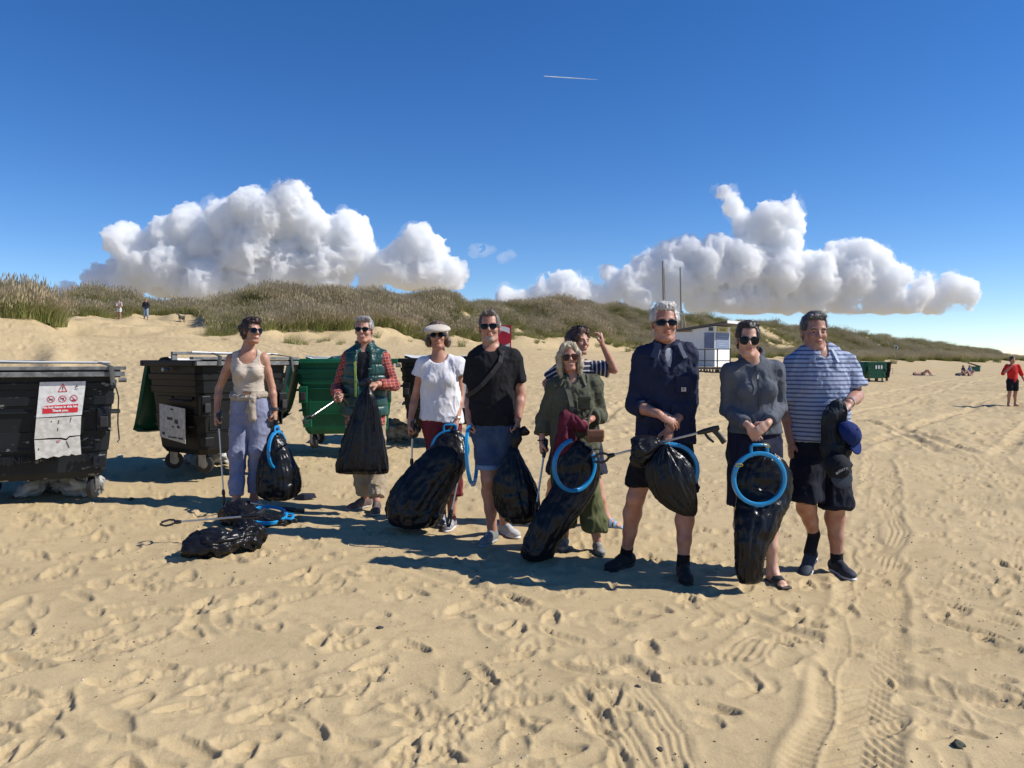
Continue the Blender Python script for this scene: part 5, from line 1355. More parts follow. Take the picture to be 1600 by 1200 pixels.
for sg in (-1, 1):
    hr += [cone(w5.hp(.040 * sg, -.050, .100), w5.hp(.078 * sg, -.045, .03), .020, .018, .02), cone(w5.hp(.078 * sg, -.045, .03), w5.hp(.086 * sg, -.035, -.07), .020, .022, .02), cone(w5.hp(.086 * sg, -.035, -.07), w5.hp(.080 * sg, -.035, -.165), .022, .010, .02), cone(w5.hp(.074 * sg, .02, .0), w5.hp(.072 * sg, .02, -.14), .034, .022, .025)]
hr += [cone(w5.hp(0, .05, 0), w5.hp(0, .06, -.13), .07, .05, .03)]
w5.hair('hair', hr, hair_mat('hair_blonde', (.50, .43, .30), (.32, .26, .17)), amp=.005, size=.018, stretch=(1.3, 1.3, .12), seed=13)
w5.glasses(.062, .052, 'square', z=-.002, frame=M_['tortoise'], lens=M_['brown_lens'], sep=.035)
w5.strip('bag_strap', [w5.j['shL'] + w5.side * .045 + A3(0, 0, .06), w5.j['shL'] + w5.side * .075 + A3(0, -.085, .015), w5.tc(.78) - w5.back * .148 - w5.side * .03, w5.tc(.62) - w5.back * .182 - w5.side * .012, w5.tc(.45) - w5.back * .176 - w5.side * .035], .034, .006, cloth('strap_khaki', (.15, .15, .11)), nrm=A3(0, -1, .1))
for q in 'LR': w5.shoe(q, mat('trainer_olive_grey', (.13, .125, .115), .8, base2=(.3, .29, .27), nscale=30), mat('trainer_sole3', (.12, .12, .115), .7), 'trainer', lace=mat('lace_pale', (.5, .48, .45), .8))
band(w5, 'bracelet', w5.j['wrL'] + A3(0, 0, .01), DN, .028, .008, mat('bracelet_dark', (.03, .02, .02), .5))

# ---------------------------------------------------------------- 6 woman behind, shading her eyes
w6 = person('woman in navy striped top behind the blonde woman, raising a hand to shade her face', 6.75,
    dict(neck=(900, 563, .02), shL=(875, 577, 0), shR=(927, 574, 0), elL=(853, 599, .05), elR=(960, 578, -.06), wrL=(868, 628, -.05), wrR=(941, 538, -.14), hipL=(888, 668, 0), hipR=(918, 668, 0),
         knL=(872, 742, -.03), knR=(928, 742, -.02), footL=(851, 798, -30, 0, .26), footR=(952, 816, 62, 0, -.02)), (905, 535, 0, 33, 4, 3), H=1.70, female=True, yaw=10, build=1.02, eyes=1, smile=.3,
    hands=dict(L=(unit(A3(.5, 0, -.6)), (.6, .3, .2), SOFT), R=(unit(A3(-.12, -.1, .9)), (-.9, .2, .1), (.75, .7, .5), .12, .35, 1)), skin=sk_mid)
w6.build_body(bare='LR')
def stripe_mat(name, base, line, axis, sc_, lo=.72, hi=.78, dist=.3, rot=(0, 0, 0)):
    m = mat(name, base, .85); nt = m.node_tree; N = nt.nodes; L = nt.links; tc = N.new('ShaderNodeTexCoord'); mp = N.new('ShaderNodeMapping'); mp.inputs['Rotation'].default_value = rot
    L.new(tc.outputs['Object'], mp.inputs[0]); w = N.new('ShaderNodeTexWave'); w.bands_direction = axis; w.inputs['Scale'].default_value = sc_; w.inputs['Distortion'].default_value = dist; w.inputs['Detail'].default_value = 1
    L.new(mp.outputs[0], w.inputs[0]); r = N.new('ShaderNodeMapRange'); r.inputs['From Min'].default_value = lo; r.inputs['From Max'].default_value = hi; L.new(w.outputs['Fac'], r.inputs['Value'])
    x = N.new('ShaderNodeMix'); x.data_type = 'RGBA'; x.inputs[6].default_value = (*base, 1); x.inputs[7].default_value = (*line, 1); L.new(r.outputs[0], x.inputs[0]); L.new(x.outputs[2], N['Principled BSDF'].inputs['Base Color']); return m
pr_ = w6.torso(.012) + [skirt_cone(w6, .5, wz(w6, 900, 672), .15, .16, .74), scoop(w6, -.06, .045, (.09, .11, .075)), half((0, 0, wz(w6, 900, 672)), DN)]
w6.garment('striped_top', pr_, stripe_mat('navy_striped', (.016, .018, .055), (.55, .52, .48), 'Z', 7.5), .007, dict(amp=.008, size=.06, seed=71))
for q, r_ in (('R', (0, R(90), 0)), ('L', (0, R(30), 0))):
    pr_ = sleeves(w6, .016, .80, end=.072, which=q)
    w6.garment('sleeve', pr_, stripe_mat('navy_sleeve', (.016, .018, .055), (.55, .52, .48), 'Z', 9.0, rot=r_), .006, dict(amp=.006, size=.035, seed=73))
pr_ = legs_(w6, .03, .98, end=.115, flat=True) + pelvis(w6, .006) + [half((0, 0, wz(w6, 800, 655)), (0, 0, 1))]
w6.garment('shorts', pr_, cloth('shorts_navy', (.022, .025, .05)), .0075, dict(amp=.01, size=.06, seed=74))
hr = w6.hair_cap(.016, .085, side_low=-.03, back_low=-.09) + [ell(w6.hp(-.01, .055, .04), A3(.085, .075, .08), .02), ell(w6.hp(-.075, .02, .0), A3(.025, .05, .05), .02), cone(w6.hp(.03, -.07, .10), w6.hp(.072, -.045, .05), .018, .012, .015), cone(w6.hp(-.03, -.07, .10), w6.hp(-.072, -.05, .03), .02, .016, .015)]
w6.hair('hair', hr, hair_mat('hair_auburn', (.13, .065, .035), (.06, .03, .018)), amp=.006, size=.022, curls=.003, seed=15)
w6.glasses(.052, .040, 'round', z=.128, y=-.045)
sb = mat('sandal_pale_blue', (.30, .48, .66), .6)
for q in 'LR': w6.sandal(q, sb, mat('sandal_sole_blue', (.28, .42, .58), .7), 2)

# ---------------------------------------------------------------- 7 tall man in navy overshirt
m7 = person('tall white-haired man in navy overshirt and black shorts with crossed forearms', 5.35,
    dict(neck=(1041, 541, .03), shL=(1007, 558, .02), shR=(1072, 555, .02), elL=(992, 634, -.02), elR=(1078, 628, .03), wrL=(1029, 647, -.24), wrR=(1046, 668, -.21), hipL=(1021, 690, 0), hipR=(1058, 690, 0),
         knL=(993, 778, -.04), knR=(1072, 790, -.04), footL=(972, 874, -48, 0, .12), footR=(1069, 888, -4, 0, -.14)), (1038, 507, 0, -2, 2, 0, 1.10), H=1.84, yaw=0, build=1.02,
    hands=dict(L=(unit(A3(.85, -.05, -.42)), (-.1, .7, -.6), (.25, .45, .3), .03, .2, 1), R=(unit(A3(-.12, -.1, -1)), (-.5, .85, 0), GRIP, .03, .5, -1)), skin=sk_deep)
m7.build_body()
c_nv = cloth('overshirt_navy', (.018, .024, .055), (.014, .018, .042), rough=.75)
pr_ = sleeves(m7, .022, 1.45, end=.058, which='L') + sleeves(m7, .022, 1.60, end=.054, which='R') + m7.torso(.020)
pr_ += [skirt_cone(m7, .7, wz(m7, 1040, 692), .188, .205, .74), cone(m7.nb - m7.back * .12 + A3(0, 0, .04), m7.tc(.62) - m7.back * .175, .046, .010, .008, op='sub'), cone(m7.tc(.5) - m7.back * .17, A3(m7.hipc[0] - .035, m7.hipc[1] - .19, wz(m7, 1040, 700)), .028, .055, .006, op='sub'), scoop(m7, -.02, .07, (.062, .075, .07)),
        half((0, 0, wz(m7, 1040, 690)), DN)]
sh7 = m7.garment('overshirt', pr_, c_nv, .007, [dict(amp=.012, size=.085, stretch=(1, 1, .6), seed=81, bias=.3), dict(amp=.005, size=.038, stretch=(1, 1, .8), seed=82, bias=.1)])
collar(m7, 'collar', cloth('collar_slate', (.075, .09, .13)), r=.086, z0=.012, hgt=.055, open_=.55, parent=sh7, flare=1.5)
pr_ = m7.torso(.008) + [skirt_cone(m7, .5, wz(m7, 1030, 682), .15, .16, .72), scoop(m7, -.03, .055, (.066, .08, .075)), half((0, 0, wz(m7, 1040, 682)), DN)]
m7.garment('undershirt', pr_, cloth('undershirt_grey', (.42, .43, .47)), .008, dict(amp=.003, size=.05, seed=83, bias=.2))
pk = m7.tc(.62) - m7.back * .142 + m7.side * .085
m7.garment('chest_pocket', [rbox(pk, (.05, .014, .06), .006)], c_nv, .005, dict(amp=.003, size=.04, seed=2), parent=sh7)
mb = MB(); q0 = P(1057, 594, m7.d - .205); q0 = Vector(m7.tc(.55) - m7.back * .170 + m7.side * .092)
q0 = Vector(pk) + Vector(-m7.back * .0185) + Vector((.004, 0, -.035)); mb.box(q0 - Vector(m7.o) - Vector((.016, .002, .014)), q0 - Vector(m7.o) + Vector((.016, .002, .014)))
lb = mb.build('label_patch', mat('label_white', (.55, .5, .46), .7), sh7)
mb = MB(); n = 14      # the small curled mark on the patch
pts = [(.0085 * math.cos(a) * (1 - .35 * a / 5.5), .0085 * math.sin(a) * (1 - .35 * a / 5.5)) for a in np.linspace(.4, 5.6, n)]
mb.tube([q0 - Vector(m7.o) + Vector((x, -.003, z)) for x, z in pts], .0022, 6); mb.build('label_mark', mat('label_orange', (.35, .10, .05), .7), sh7)
pr_ = legs_(m7, .022, .80, end=.104, flat=True) + pelvis(m7, .006) + [half((0, 0, wz(m7, 800, 665)), (0, 0, 1))]
m7.garment('shorts', pr_, cloth('shorts_black', (.012, .012, .015)), .0075, dict(amp=.010, size=.07, stretch=(1, 1, .6), seed=85, bias=.2))
hr = m7.hair_cap(.010, .088, side_low=-.005, back_low=-.07) + [cone(m7.hp(-.05, -.045, .106), m7.hp(.045, -.045, .112), .022, .024, .02), ell(m7.hp(.0, -.02, .120), A3(.055, .055, .022), .02), ell(m7.hp(.077, .01, .045), A3(.02, .04, .045), .015), ell(m7.hp(-.074, .01, .045), A3(.016, .04, .045), .015)]
m7.hair('hair', hr, hair_mat('hair_white', (.68, .65, .60), (.40, .37, .34)), amp=.006, size=.020, seed=17)
m7.glasses(.058, .034, 'narrow', z=.003)
for q in 'LR': m7.shoe(q, mat('trainer_black', (.010, .010, .011), .8), mat('trainer_sole_black', (.014, .014, .015), .7), 'trainer', sock=cloth('sock_black', (.014, .014, .015)), lace=mat('lace_black', (.015, .015, .015), .8), size=1.05)
band(m7, 'bracelet', m7.j['wrR'] + A3(0, 0, .014), m7.j['wrR'] - m7.j['elR'], .031, .007, mat('bracelet_white', (.6, .58, .55), .5))

# ---------------------------------------------------------------- 8 young woman in grey zip top
w8 = person('young woman in grey zip jumper and dark skirt with round black sunglasses', 5.17,
    dict(neck=(1176, 562, .02), shL=(1141, 581, 0), shR=(1211, 578, .02), elL=(1136, 640, .04), elR=(1219, 636, .06), wrL=(1171, 666, -.20), wrR=(1199, 662, -.21), hipL=(1162, 700, 0), hipR=(1198, 700, 0),
         knL=(1160, 800, .02), knR=(1202, 800, .01), footL=(1162, 880, -8, 0, .22), footR=(1212, 892, 14, 0, -.03)), (1168, 533, 0, -9, 0, 3), H=1.68, female=True, yaw=-4, build=.96,
    hands=dict(L=(unit(A3(.45, -.15, -.85)), (.25, .9, .1), (.5, .9, .7), .03, .4, 1), R=(unit(A3(-.75, -.2, -.55)), (-.35, .75, -.3), (.4, .8, .6), .03, .3, -1)), skin=sk_pale)
w8.build_body(bare='R')
c_gr = cloth('jumper_grey', (.10, .112, .135), (.082, .092, .112))
pr_ = sleeves(w8, .016, 1.88, end=.042) + w8.torso(.014) + [skirt_cone(w8, .5, wz(w8, 1180, 678), .150, .176, .84), cone(w8.nb + A3(0, .025, .0), w8.nb + A3(0, .03, .04), .078, .080, .03), cone(w8.nb + A3(0, .01, -.01), w8.nb + A3(0, 0, .14), .054, .075, .006, op='sub'), scoop(w8, -.085, .045, (.038, .06, .085)), half((0, 0, wz(w8, 1180, 676)), DN)]
ju = w8.garment('zip_jumper', pr_, c_gr, .0068, [dict(amp=.008, size=.065, stretch=(1, 1, .7), seed=91, bias=.3), dict(amp=.003, size=.03, seed=92, bias=.1)])
w8.strip('zip', [w8.nb - w8.back * .085 - A3(0, 0, .035), w8.tc(.80) - w8.back * .122, w8.tc(.62) - w8.back * .150, w8.tc(.45) - w8.back * .128, w8.tc(.28) - w8.back * .124], .009, .008, mat('zip_dark', (.03, .032, .04), .4), ju)
mb = MB(); zp = w8.tc(.83) - w8.back * .128 - w8.o; mb.box(zp - A3(.004, .003, .022), zp + A3(.004, .003, .004)); mb.build('zip_pull', M_['steel'], ju)
a0 = A3(w8.hipc[0], w8.hipc[1], wz(w8, 1180, 790))
pr_ = pelvis(w8, .028) + [cone(w8.hipc + A3(0, 0, -.02), a0 + A3(0, .0, -.03), .172, .180, .03, w8.side, .82), half(a0, DN), half((0, 0, wz(w8, 1180, 655)), (0, 0, 1))]
w8.garment('skirt', pr_, cloth('skirt_navy', (.016, .019, .042)), .0075, dict(amp=.014, size=.08, stretch=(1.2, 1.2, .3), seed=93, bias=.2))
hr = w8.hair_cap(.010, .090, side_low=-.03, back_low=-.09) + [ell(w8.hp(.0, .0, .114), A3(.07, .06, .018), .02), ell(w8.hp(.03, .09, .04), A3(.05, .045, .06), .02), cone(w8.hp(.05, .08, -.02), w8.hp(.085, .07, -.15), .03, .02, .02), ell(w8.hp(.09, .065, -.165), A3(.035, .03, .02), .015)]
w8.hair('hair', hr, hair_mat('hair_near_black', (.038, .024, .018), (.018, .012, .010)), amp=.004, curls=.003, seed=19)
w8.glasses(.060, .056, 'round', z=.001, sep=.034)
w8.sandal('R', mat('slide_dark', (.022, .024, .030), .5), mat('slide_sole', (.045, .03, .03), .6), 1, 'slide_sandal')
w8.sandal('L', mat('slide_dark2', (.022, .024, .030), .5), mat('slide_sole2', (.045, .03, .03), .6), 1, 'slide_sandal')

# ---------------------------------------------------------------- 9 man in striped polo
m9 = person('stout grey-haired man in pale blue striped polo shirt without sunglasses, rightmost of the group', 5.47,
    dict(neck=(1277, 549, .03), shL=(1241, 570, .02), shR=(1318, 567, .02), elL=(1230, 640, .05), elR=(1339, 618, -.02), wrL=(1236, 690, -.02), wrR=(1326, 630, -.26), hipL=(1262, 690, 0), hipR=(1300, 690, 0),
         knL=(1258, 778, -.10), knR=(1306, 785, -.05), anL=(1272, 835, .07), footL=(1265, 856, -38, .030, .03), footR=(1313, 884, 8, 0, -.05)), (1272, 520, 0, -3, -2, 0, 1.09), H=1.82, yaw=0, build=1.16, eyes=1,
    sect=[(0, .150, .74), (.16, .152, .78), (.38, .160, .80), (.62, .168, .76), (.79, .164, .66), (.885, .094, .66)],
    hands=dict(L=(DN, (1, 0, 0), SOFT), R=(unit(A3(-.7, -.5, -.35)), (-.3, .2, -.9), (1.1, 1.2, .8), .03, .5, -1)), skin=skin_mat('skin_shaded_tan', (.44, .25, .18)), brow=(.06, .05, .04))
m9.build_body()
c_polo = stripe_mat('polo_striped', (.33, .39, .53), (.09, .11, .20), 'Z', 10.5, .62, .80, .5)
pr_ = sleeves(m9, .018, .84, end=.094) + m9.torso(.014) + [skirt_cone(m9, .55, wz(m9, 1285, 689), .190, .205, .84), scoop(m9, -.09, .045, (.036, .075, .11)), scoop(m9, -.01, .07, (.066, .075, .065)), half((0, 0, wz(m9, 1285, 688)), DN)]
po = m9.garment('polo_shirt', pr_, c_polo, .007, [dict(amp=.011, size=.085, stretch=(1, 1, .8), seed=101, bias=.35), dict(amp=.005, size=.035, stretch=(1, 1, 1), seed=102, bias=.2)])
collar(m9, 'collar', cloth('collar_pale_blue', (.42, .48, .60)), r=.092, z0=.012, hgt=.05, open_=.5, parent=po, flare=1.3)
cp = m9.nb + m9.side * .082 - m9.back * .045; m9.strip('collar_trim', [cp + A3(.0, 0, .045), cp + A3(.012, -.008, .005), cp + A3(.02, -.016, -.03)], .006, .004, mat('trim_red', (.42, .03, .09), .7), po, A3(.6, -.8, .2))
m9.garment('undershirt', [ell(m9.nb - m9.back * .072 - A3(0, 0, .06), (.035, .02, .035), .01)], cloth('undershirt_blue', (.02, .05, .12)), .005)
pr_ = legs_(m9, .024, 1.10, end=.100, knee=.112, flat=True) + pelvis(m9, .006) + [half((0, 0, wz(m9, 800, 668)), (0, 0, 1))]
m9.garment('long_shorts', pr_, cloth('shorts_navy_dark', (.012, .014, .026)), .0075, dict(amp=.014, size=.085, stretch=(1.1, 1.1, .5), seed=103, bias=.25))
hr = m9.hair_cap(.008, .086, side_low=.012) + [cone(m9.hp(-.045, -.056, .106), m9.hp(.05, -.053, .108), .018, .016, .02), ell(m9.hp(.01, .0, .122), A3(.05, .05, .018), .02)]
m9.hair('hair', hr, hair_mat('hair_dark_grey', (.12, .115, .11), (.04, .038, .036)), amp=.0035, size=.016, stretch=(1, .5, 1), seed=23)
c_tr9 = mat('trainer_navy', (.018, .024, .038), .75, noise=.3)
for q in 'LR': m9.shoe(q, c_tr9, mat('trainer_sole_light', (.62, .60, .58), .6), 'trainer', sock=cloth('sock_navy', (.014, .015, .02)), lace=mat('lace_navy', (.05, .06, .08), .8), size=1.03, pitch=(24 if q == 'L' else 0))
band(m9, 'wristwatch', m9.j['wrR'] + (m9.j['elR'] - m9.j['wrR']) * .10, m9.j['wrR'] - m9.j['elR'], .034, .026, M_['steel'])
# ================================================================ bags, hoops and litter pickers
def PV(px, py, d): return np.array(P(px, py, d))
def rings_px(L, d0, side=None): return [(PV(px, py, d0 + (dd[0] if dd else 0)), r, rb) + ((side,) if side is not None else ()) for px, py, r, rb, *dd in L]
def hoop(name, label, c, nrm, R_, material, arc=(0, 360), up=(0, 0, 1), handle=True, h=.020, squash=1.0, w=.011, group='blue bag hoops', hw=.062, hh=.06, handle_mat=None):
    """a flat-sectioned plastic ring with a square grip on top"""
    c = np.asarray(c, float); n = unit(nrm); u = np.asarray(up, float); u = unit(u - n * (u @ n)); s = np.cross(u, n) 
    root = empty(name, tuple(c), label, 'bag hoop', group)
    mb = MB(); k = 56; a0, a1 = R(arc[0]), R(arc[1]); full = arc[1] - arc[0] >= 360; v = []; f = []
    m = k if full else k + 1
    for i in range(m):
        a = a0 + (a1 - a0) * i / k; dr = s * math.sin(a) * squash + u * math.cos(a)
        prof = [(-h / 2, -w), (-h / 2 + .004, -w - .003), (h / 2 - .004, -w - .003), (h / 2, -w), (h / 2, w), (h / 2 - .004, w + .003), (-h / 2 + .004, w + .003), (-h / 2, w)]
        for e, g in prof: v.append(dr * (R_ + e) + n * g)
    q = 8
    for i in range(k if full else m - 1):
        for j in range(q): f.append((i * q + j, i * q + (j + 1) % q, ((i + 1) % m) * q + (j + 1) % q, ((i + 1) % m) * q + j))
    if not full: f += [tuple(range(q - 1, -1, -1)), tuple((m - 1) * q + j for j in range(q))]
    mb.add(v, f); mb.build('ring', material, root, smooth=True)
    if handle:
        mb = MB(); z0 = R_ * .97; pts = [s * -hw + u * (z0 - .02), s * -hw + u * (z0 + hh - .01), s * (-hw + .012) + u * (z0 + hh), s * (hw - .012) + u * (z0 + hh), s * hw + u * (z0 + hh - .01), s * hw + u * (z0 - .02)]
        mb.tube(pts, .0105, 8, flat=(1.0, 1.25)); mb.build('grip', handle_mat or material, root, smooth=True)
    mb = MB()
    if full:
        a = R(180); dr = -u; cc = dr * (R_ + .002); mb.box(Vector((-.03, -.014, -.015)), Vector((.03, .014, .015)), Matrix.Translation(Vector(cc)) @ Matrix([[s[0], n[0], u[0], 0], [s[1], n[1], u[1], 0], [s[2], n[2], u[2], 0], [0, 0, 0, 1]]), bev=.004); mb.build('clip', material, root)
    return root
def picker(label, hand, jaw, flip=(0, -1, 0), grip=True, open_=.05, squat=1.0, group='litter pickers, the grabbing tools'):
    """reacher tool: pistol grip at hand, metal shaft, two rubber-tipped jaws"""
    hnd = np.asarray(hand, float); jw = np.asarray(jaw, float); ax = unit(jw - hnd); L = np.linalg.norm(jw - hnd)
    n = np.asarray(flip, float); n = unit(n - ax * (n @ ax)); sd = np.cross(ax, n)
    root = empty('litter_picker', tuple(hnd), label, 'litter picker', group)
    mb = MB(); mb.tube([ax * .03, ax * (L - .07)], .0075, 10); mb.build('shaft', M_['alu'], root, smooth=True)
    if grip:
        mb = MB(); mb.tube([-ax * .05, -ax * .02, ax * .05, ax * .095], [.015, .019, .018, .012], 10, flat=(1, .75))
        mb.tube([-ax * .01, -ax * .035 - n * .05, -ax * .055 - n * .105], [.018, .016, .018], 10, flat=(1.1, .75)); mb.build('grip', M_['black_plastic'], root, smooth=True)
        mb = MB(); mb.tube([ax * .05 - n * .01, ax * .035 - n * .05, ax * .01 - n * .085], [.008, .009, .007], 8); mb.build('trigger', M_['black_plastic'], root, smooth=True)
    e = ax * (L - .08)
    mb = MB(); mb.tube([e - ax * .02, e + ax * .01, e + ax * .03], [.012, .017, .014], 10); mb.build('jaw_block', M_['black_plastic'], root, smooth=True)
    for sg in (-1, 1):
        mb = MB(); o = open_
        mb.tube([e + ax * .02 + n * sg * .008, e + ax * .045 + n * sg * (o * .8), e + ax * .08 + n * sg * o, e + ax * .115 + n * sg * (o * .55), e + ax * .125 + n * sg * o * .3], [.008, .0085, .008, .009, .011], 8, flat=(1, .8)); mb.build('jaw', M_['black_plastic'], root, smooth=True)
    return root
M_['alu'] = mat('aluminium', (.60, .58, .54), .35, .85)
BG = 'black bin bags held by the litter pickers'
def bag(label, rings, **k):
    k['crumple'] = k.get('crumple', .006) * (.6 if 'material' not in k else 1); name = k.pop('name', 'bin_bag'); grp = k.pop('group', BG)
    o = loft_bag(name, rings, k.pop('material', M_['bag']), **k); return tag(o, label, 'bin bag', grp)
def flat_z(x, y): return soft_z(x, y) + .004

# 1 beside the woman in beige
d = 6.98; fz = flat_z(P(436, 780, d).x, d)
bag('full black bin bag standing beside the woman in beige', rings_px([(431, 656, .012, .012), (430, 666, .022, .02), (429, 680, .05, .045), (431, 700, .105, .09), (433, 725, .165, .13), (435, 750, .192, .15), (435, 768, .18, .15), (435, 778, .13, .11), (435, 781, .03, .03)], d), seed=1, crumple=.010, pamp=.08, flat_bottom=fz)
hoop('bag_hoop', 'blue hoop half sunk in the bag beside the woman in beige', PV(433, 703, 6.92), (1, -.16, 0), .165, M_['blue'], hw=.04, hh=.05)
picker('litter picker hanging upright from the hand of the woman in beige', w1.hand('L')[1] + A3(.0, -.02, .02), PV(350, 782, 7.0), (.1, -1, 0), open_=.03)
# 2 man in green vest
bag('limp black bin bag hanging in long pleats before the man in the green vest', rings_px([(575, 596, .012, .012), (574, 606, .022, .02), (573, 625, .072, .04), (571, 655, .120, .055), (569, 685, .160, .07), (567, 715, .195, .085), (566, 732, .212, .085), (566, 739, .205, .05), (566, 741, .15, .02)], 6.92), seed=3, crumple=.003, pamp=.20, pleats=30, pleat_t=(1, .5))
picker('litter picker with a silver shaft pointed down left by the man in the green vest', m2.hand('L')[1] + A3(0, .01, 0), PV(479, 656, 6.7), (0, 0, 1), open_=.022)
# 3 woman with the visor
d = 6.33; fz = flat_z(P(650, 820, d).x, d)
bag('biggest black bin bag slumped before the woman with the visor', rings_px([(712, 672, .03, .02, .06), (708, 690, .115, .05, .04), (700, 712, .165, .08), (686, 735, .185, .11), (667, 760, .205, .14), (652, 785, .228, .17), (648, 805, .225, .18), (648, 819, .17, .15), (648, 823, .03, .03)], d), seed=5, crumple=.010, pamp=.07, flat_bottom=fz)
hoop('bag_hoop', 'blue hoop with a square grip in the hand of the woman with the visor', PV(703, 702, 6.42), (.1, -1, 0), .155, M_['blue'], hw=.05, hh=.055)
picker('litter picker held low on the left side of the woman with the visor', w3.hand('L')[1] + A3(0, -.01, .02), PV(643, 735, 6.5), (0, -1, 0), open_=.02)
picker('litter picker slanting from the hoop hand of the woman with the visor to her shoe', PV(729, 684, 6.36), PV(702, 815, 6.25), (1, .2, 0), grip=False, open_=.012)
# 4 man in black t-shirt
hoop('bag_hoop', 'blue hoop seen edge-on, hanging from the left hand side of the man in black', PV(737, 711, 5.98), (1, -.16, .06), .225, M_['blue2'], squash=.8, up=(.06, 0, 1), handle=False)
d = 5.90
bag('full black bin bag hanging from the hand of the man in black t-shirt', rings_px([(812, 668, .018, .016), (808, 684, .034, .03), (804, 696, .024, .024), (802, 708, .050, .04), (803, 730, .100, .08), (803, 755, .150, .11), (808, 780, .165, .12), (813, 802, .145, .12), (813, 814, .11, .08), (813, 818, .04, .03)], d), seed=7, crumple=.008, pamp=.12, pleats=24, pleat_t=(1, .2))
bag('twisted loose end of a bin bag behind the fist of the man in black', rings_px([(800, 676, .01, .012), (811, 676, .026, .02), (820, 673, .036, .024), (824, 670, .03, .02)], 5.93, A3(0, 0, 1)), seed=8, crumple=.004, seg=48, sub=6, name='bag_end')
# 5 blonde woman
d = 5.60; fz = flat_z(P(838, 874, d).x, d)
bag('long limp black bin bag trailing to the sand before the blonde woman', rings_px([(908, 690, .03, .02, .11), (906, 698, .10, .05, .11), (904, 722, .155, .075, .11), (900, 750, .155, .08, .10), (885, 782, .135, .09, .05), (862, 815, .125, .09), (846, 845, .118, .10), (838, 864, .11, .10), (837, 873, .08, .07), (837, 876, .02, .02)], d), seed=9, crumple=.008, pamp=.10, pleats=22, pleat_t=(.4, .6), flat_bottom=fz)
hoop('bag_hoop', 'blue open hoop before the olive trousers of the blonde woman', PV(898, 727, 5.55), (.55, -.83, 0), .185, M_['blue'], arc=(70, 350), handle=False, h=.026)
picker('litter picker with a bare shaft held straight down by the blonde woman', w5.hand('L')[1] + A3(.005, -.01, .02), PV(836, 805, 5.75), (0, -1, 0), open_=.02)
js = [cone(PV(884, 652, 5.68), PV(884, 700, 5.74), .045, .070, .02), cone(PV(884, 652, 5.68), PV(910, 666, 5.66), .035, .04, .02), cone(PV(884, 690, 5.74), PV(872, 730, 5.76), .075, .05, .03), cone(PV(884, 650, 5.66), PV(884, 685, 5.62), .022, .012, .01)]
V, Fq = net(js, .006); V = folds(V, Fq, amp=.014, size=.05, stretch=(1.2, 1.2, .35), seed=3); oo = V.mean(0)
o = mesh_obj('jumper', V - oo, Fq, cloth('jumper_wine', (.12, .018, .035), (.075, .012, .026))); o.location = tuple(oo); tag(o, 'wine red jumper draped over the arm of the blonde woman', 'jumper')
hb = empty('handbag', tuple(PV(930, 681, 5.66)), 'small tan leather handbag at the hip of the blonde woman', 'handbag')
V, Fq = net([rbox((0, 0, 0), (.062, .035, .045), .015)], .006); mesh_obj('bag_body', V, Fq, mat('leather_tan', (.20, .085, .045), .45, noise=.2), hb)
V, Fq = net([rbox((0, -.030, .018), (.064, .012, .030), .009)], .006); mesh_obj('bag_flap', V, Fq, mat('leather_tan_flap', (.23, .10, .055), .4), hb)
mb = MB(); mb.tube([(-.06, 0, .04), (-.05, .02, .12), (-.02, .04, .2)], .006, 6, flat=(1.6, .6)); mb.build('strap', cloth('strap_khaki2', (.13, .13, .095)), hb)
# 7 tall man
d = 4.98
bag('glossy pleated black bin bag hanging from the fist of the tall man', rings_px([(1040, 694, .020, .02), (1040, 702, .045, .03), (1041, 716, .098, .05), (1044, 735, .128, .07), (1051, 755, .130, .08), (1062, 775, .105, .07), (1074, 791, .068, .05), (1082, 801, .035, .025), (1085, 806, .006, .006)], d), seed=11, crumple=.003, pamp=.17, pleats=34, pleat_t=(1, .8), seg=170)
bag('bunched black bin bag held against the shorts of the tall man', rings_px([(1034, 700, .03, .03, .05), (1020, 698, .07, .06, .05), (1002, 704, .092, .08, .05), (993, 708, .085, .07, .05), (987, 708, .05, .04, .05)], d, A3(0, 0, 1)), seed=12, crumple=.012, pamp=.10, seg=110)
hoop('bag_hoop', 'bright blue hoop arching over the right thigh of the tall man', PV(1050, 735, 5.10), (.12, -1, 0), .172, M_['blue2'], arc=(-25, 118), handle=False, h=.028, w=.014)
mb = MB(); cs = PV(1092, 752, 5.09); 
picker('litter picker held level behind the bag by the tall man', PV(1112, 671, 4.99), PV(938, 716, 5.16), (0, -.1, 1), open_=.032)
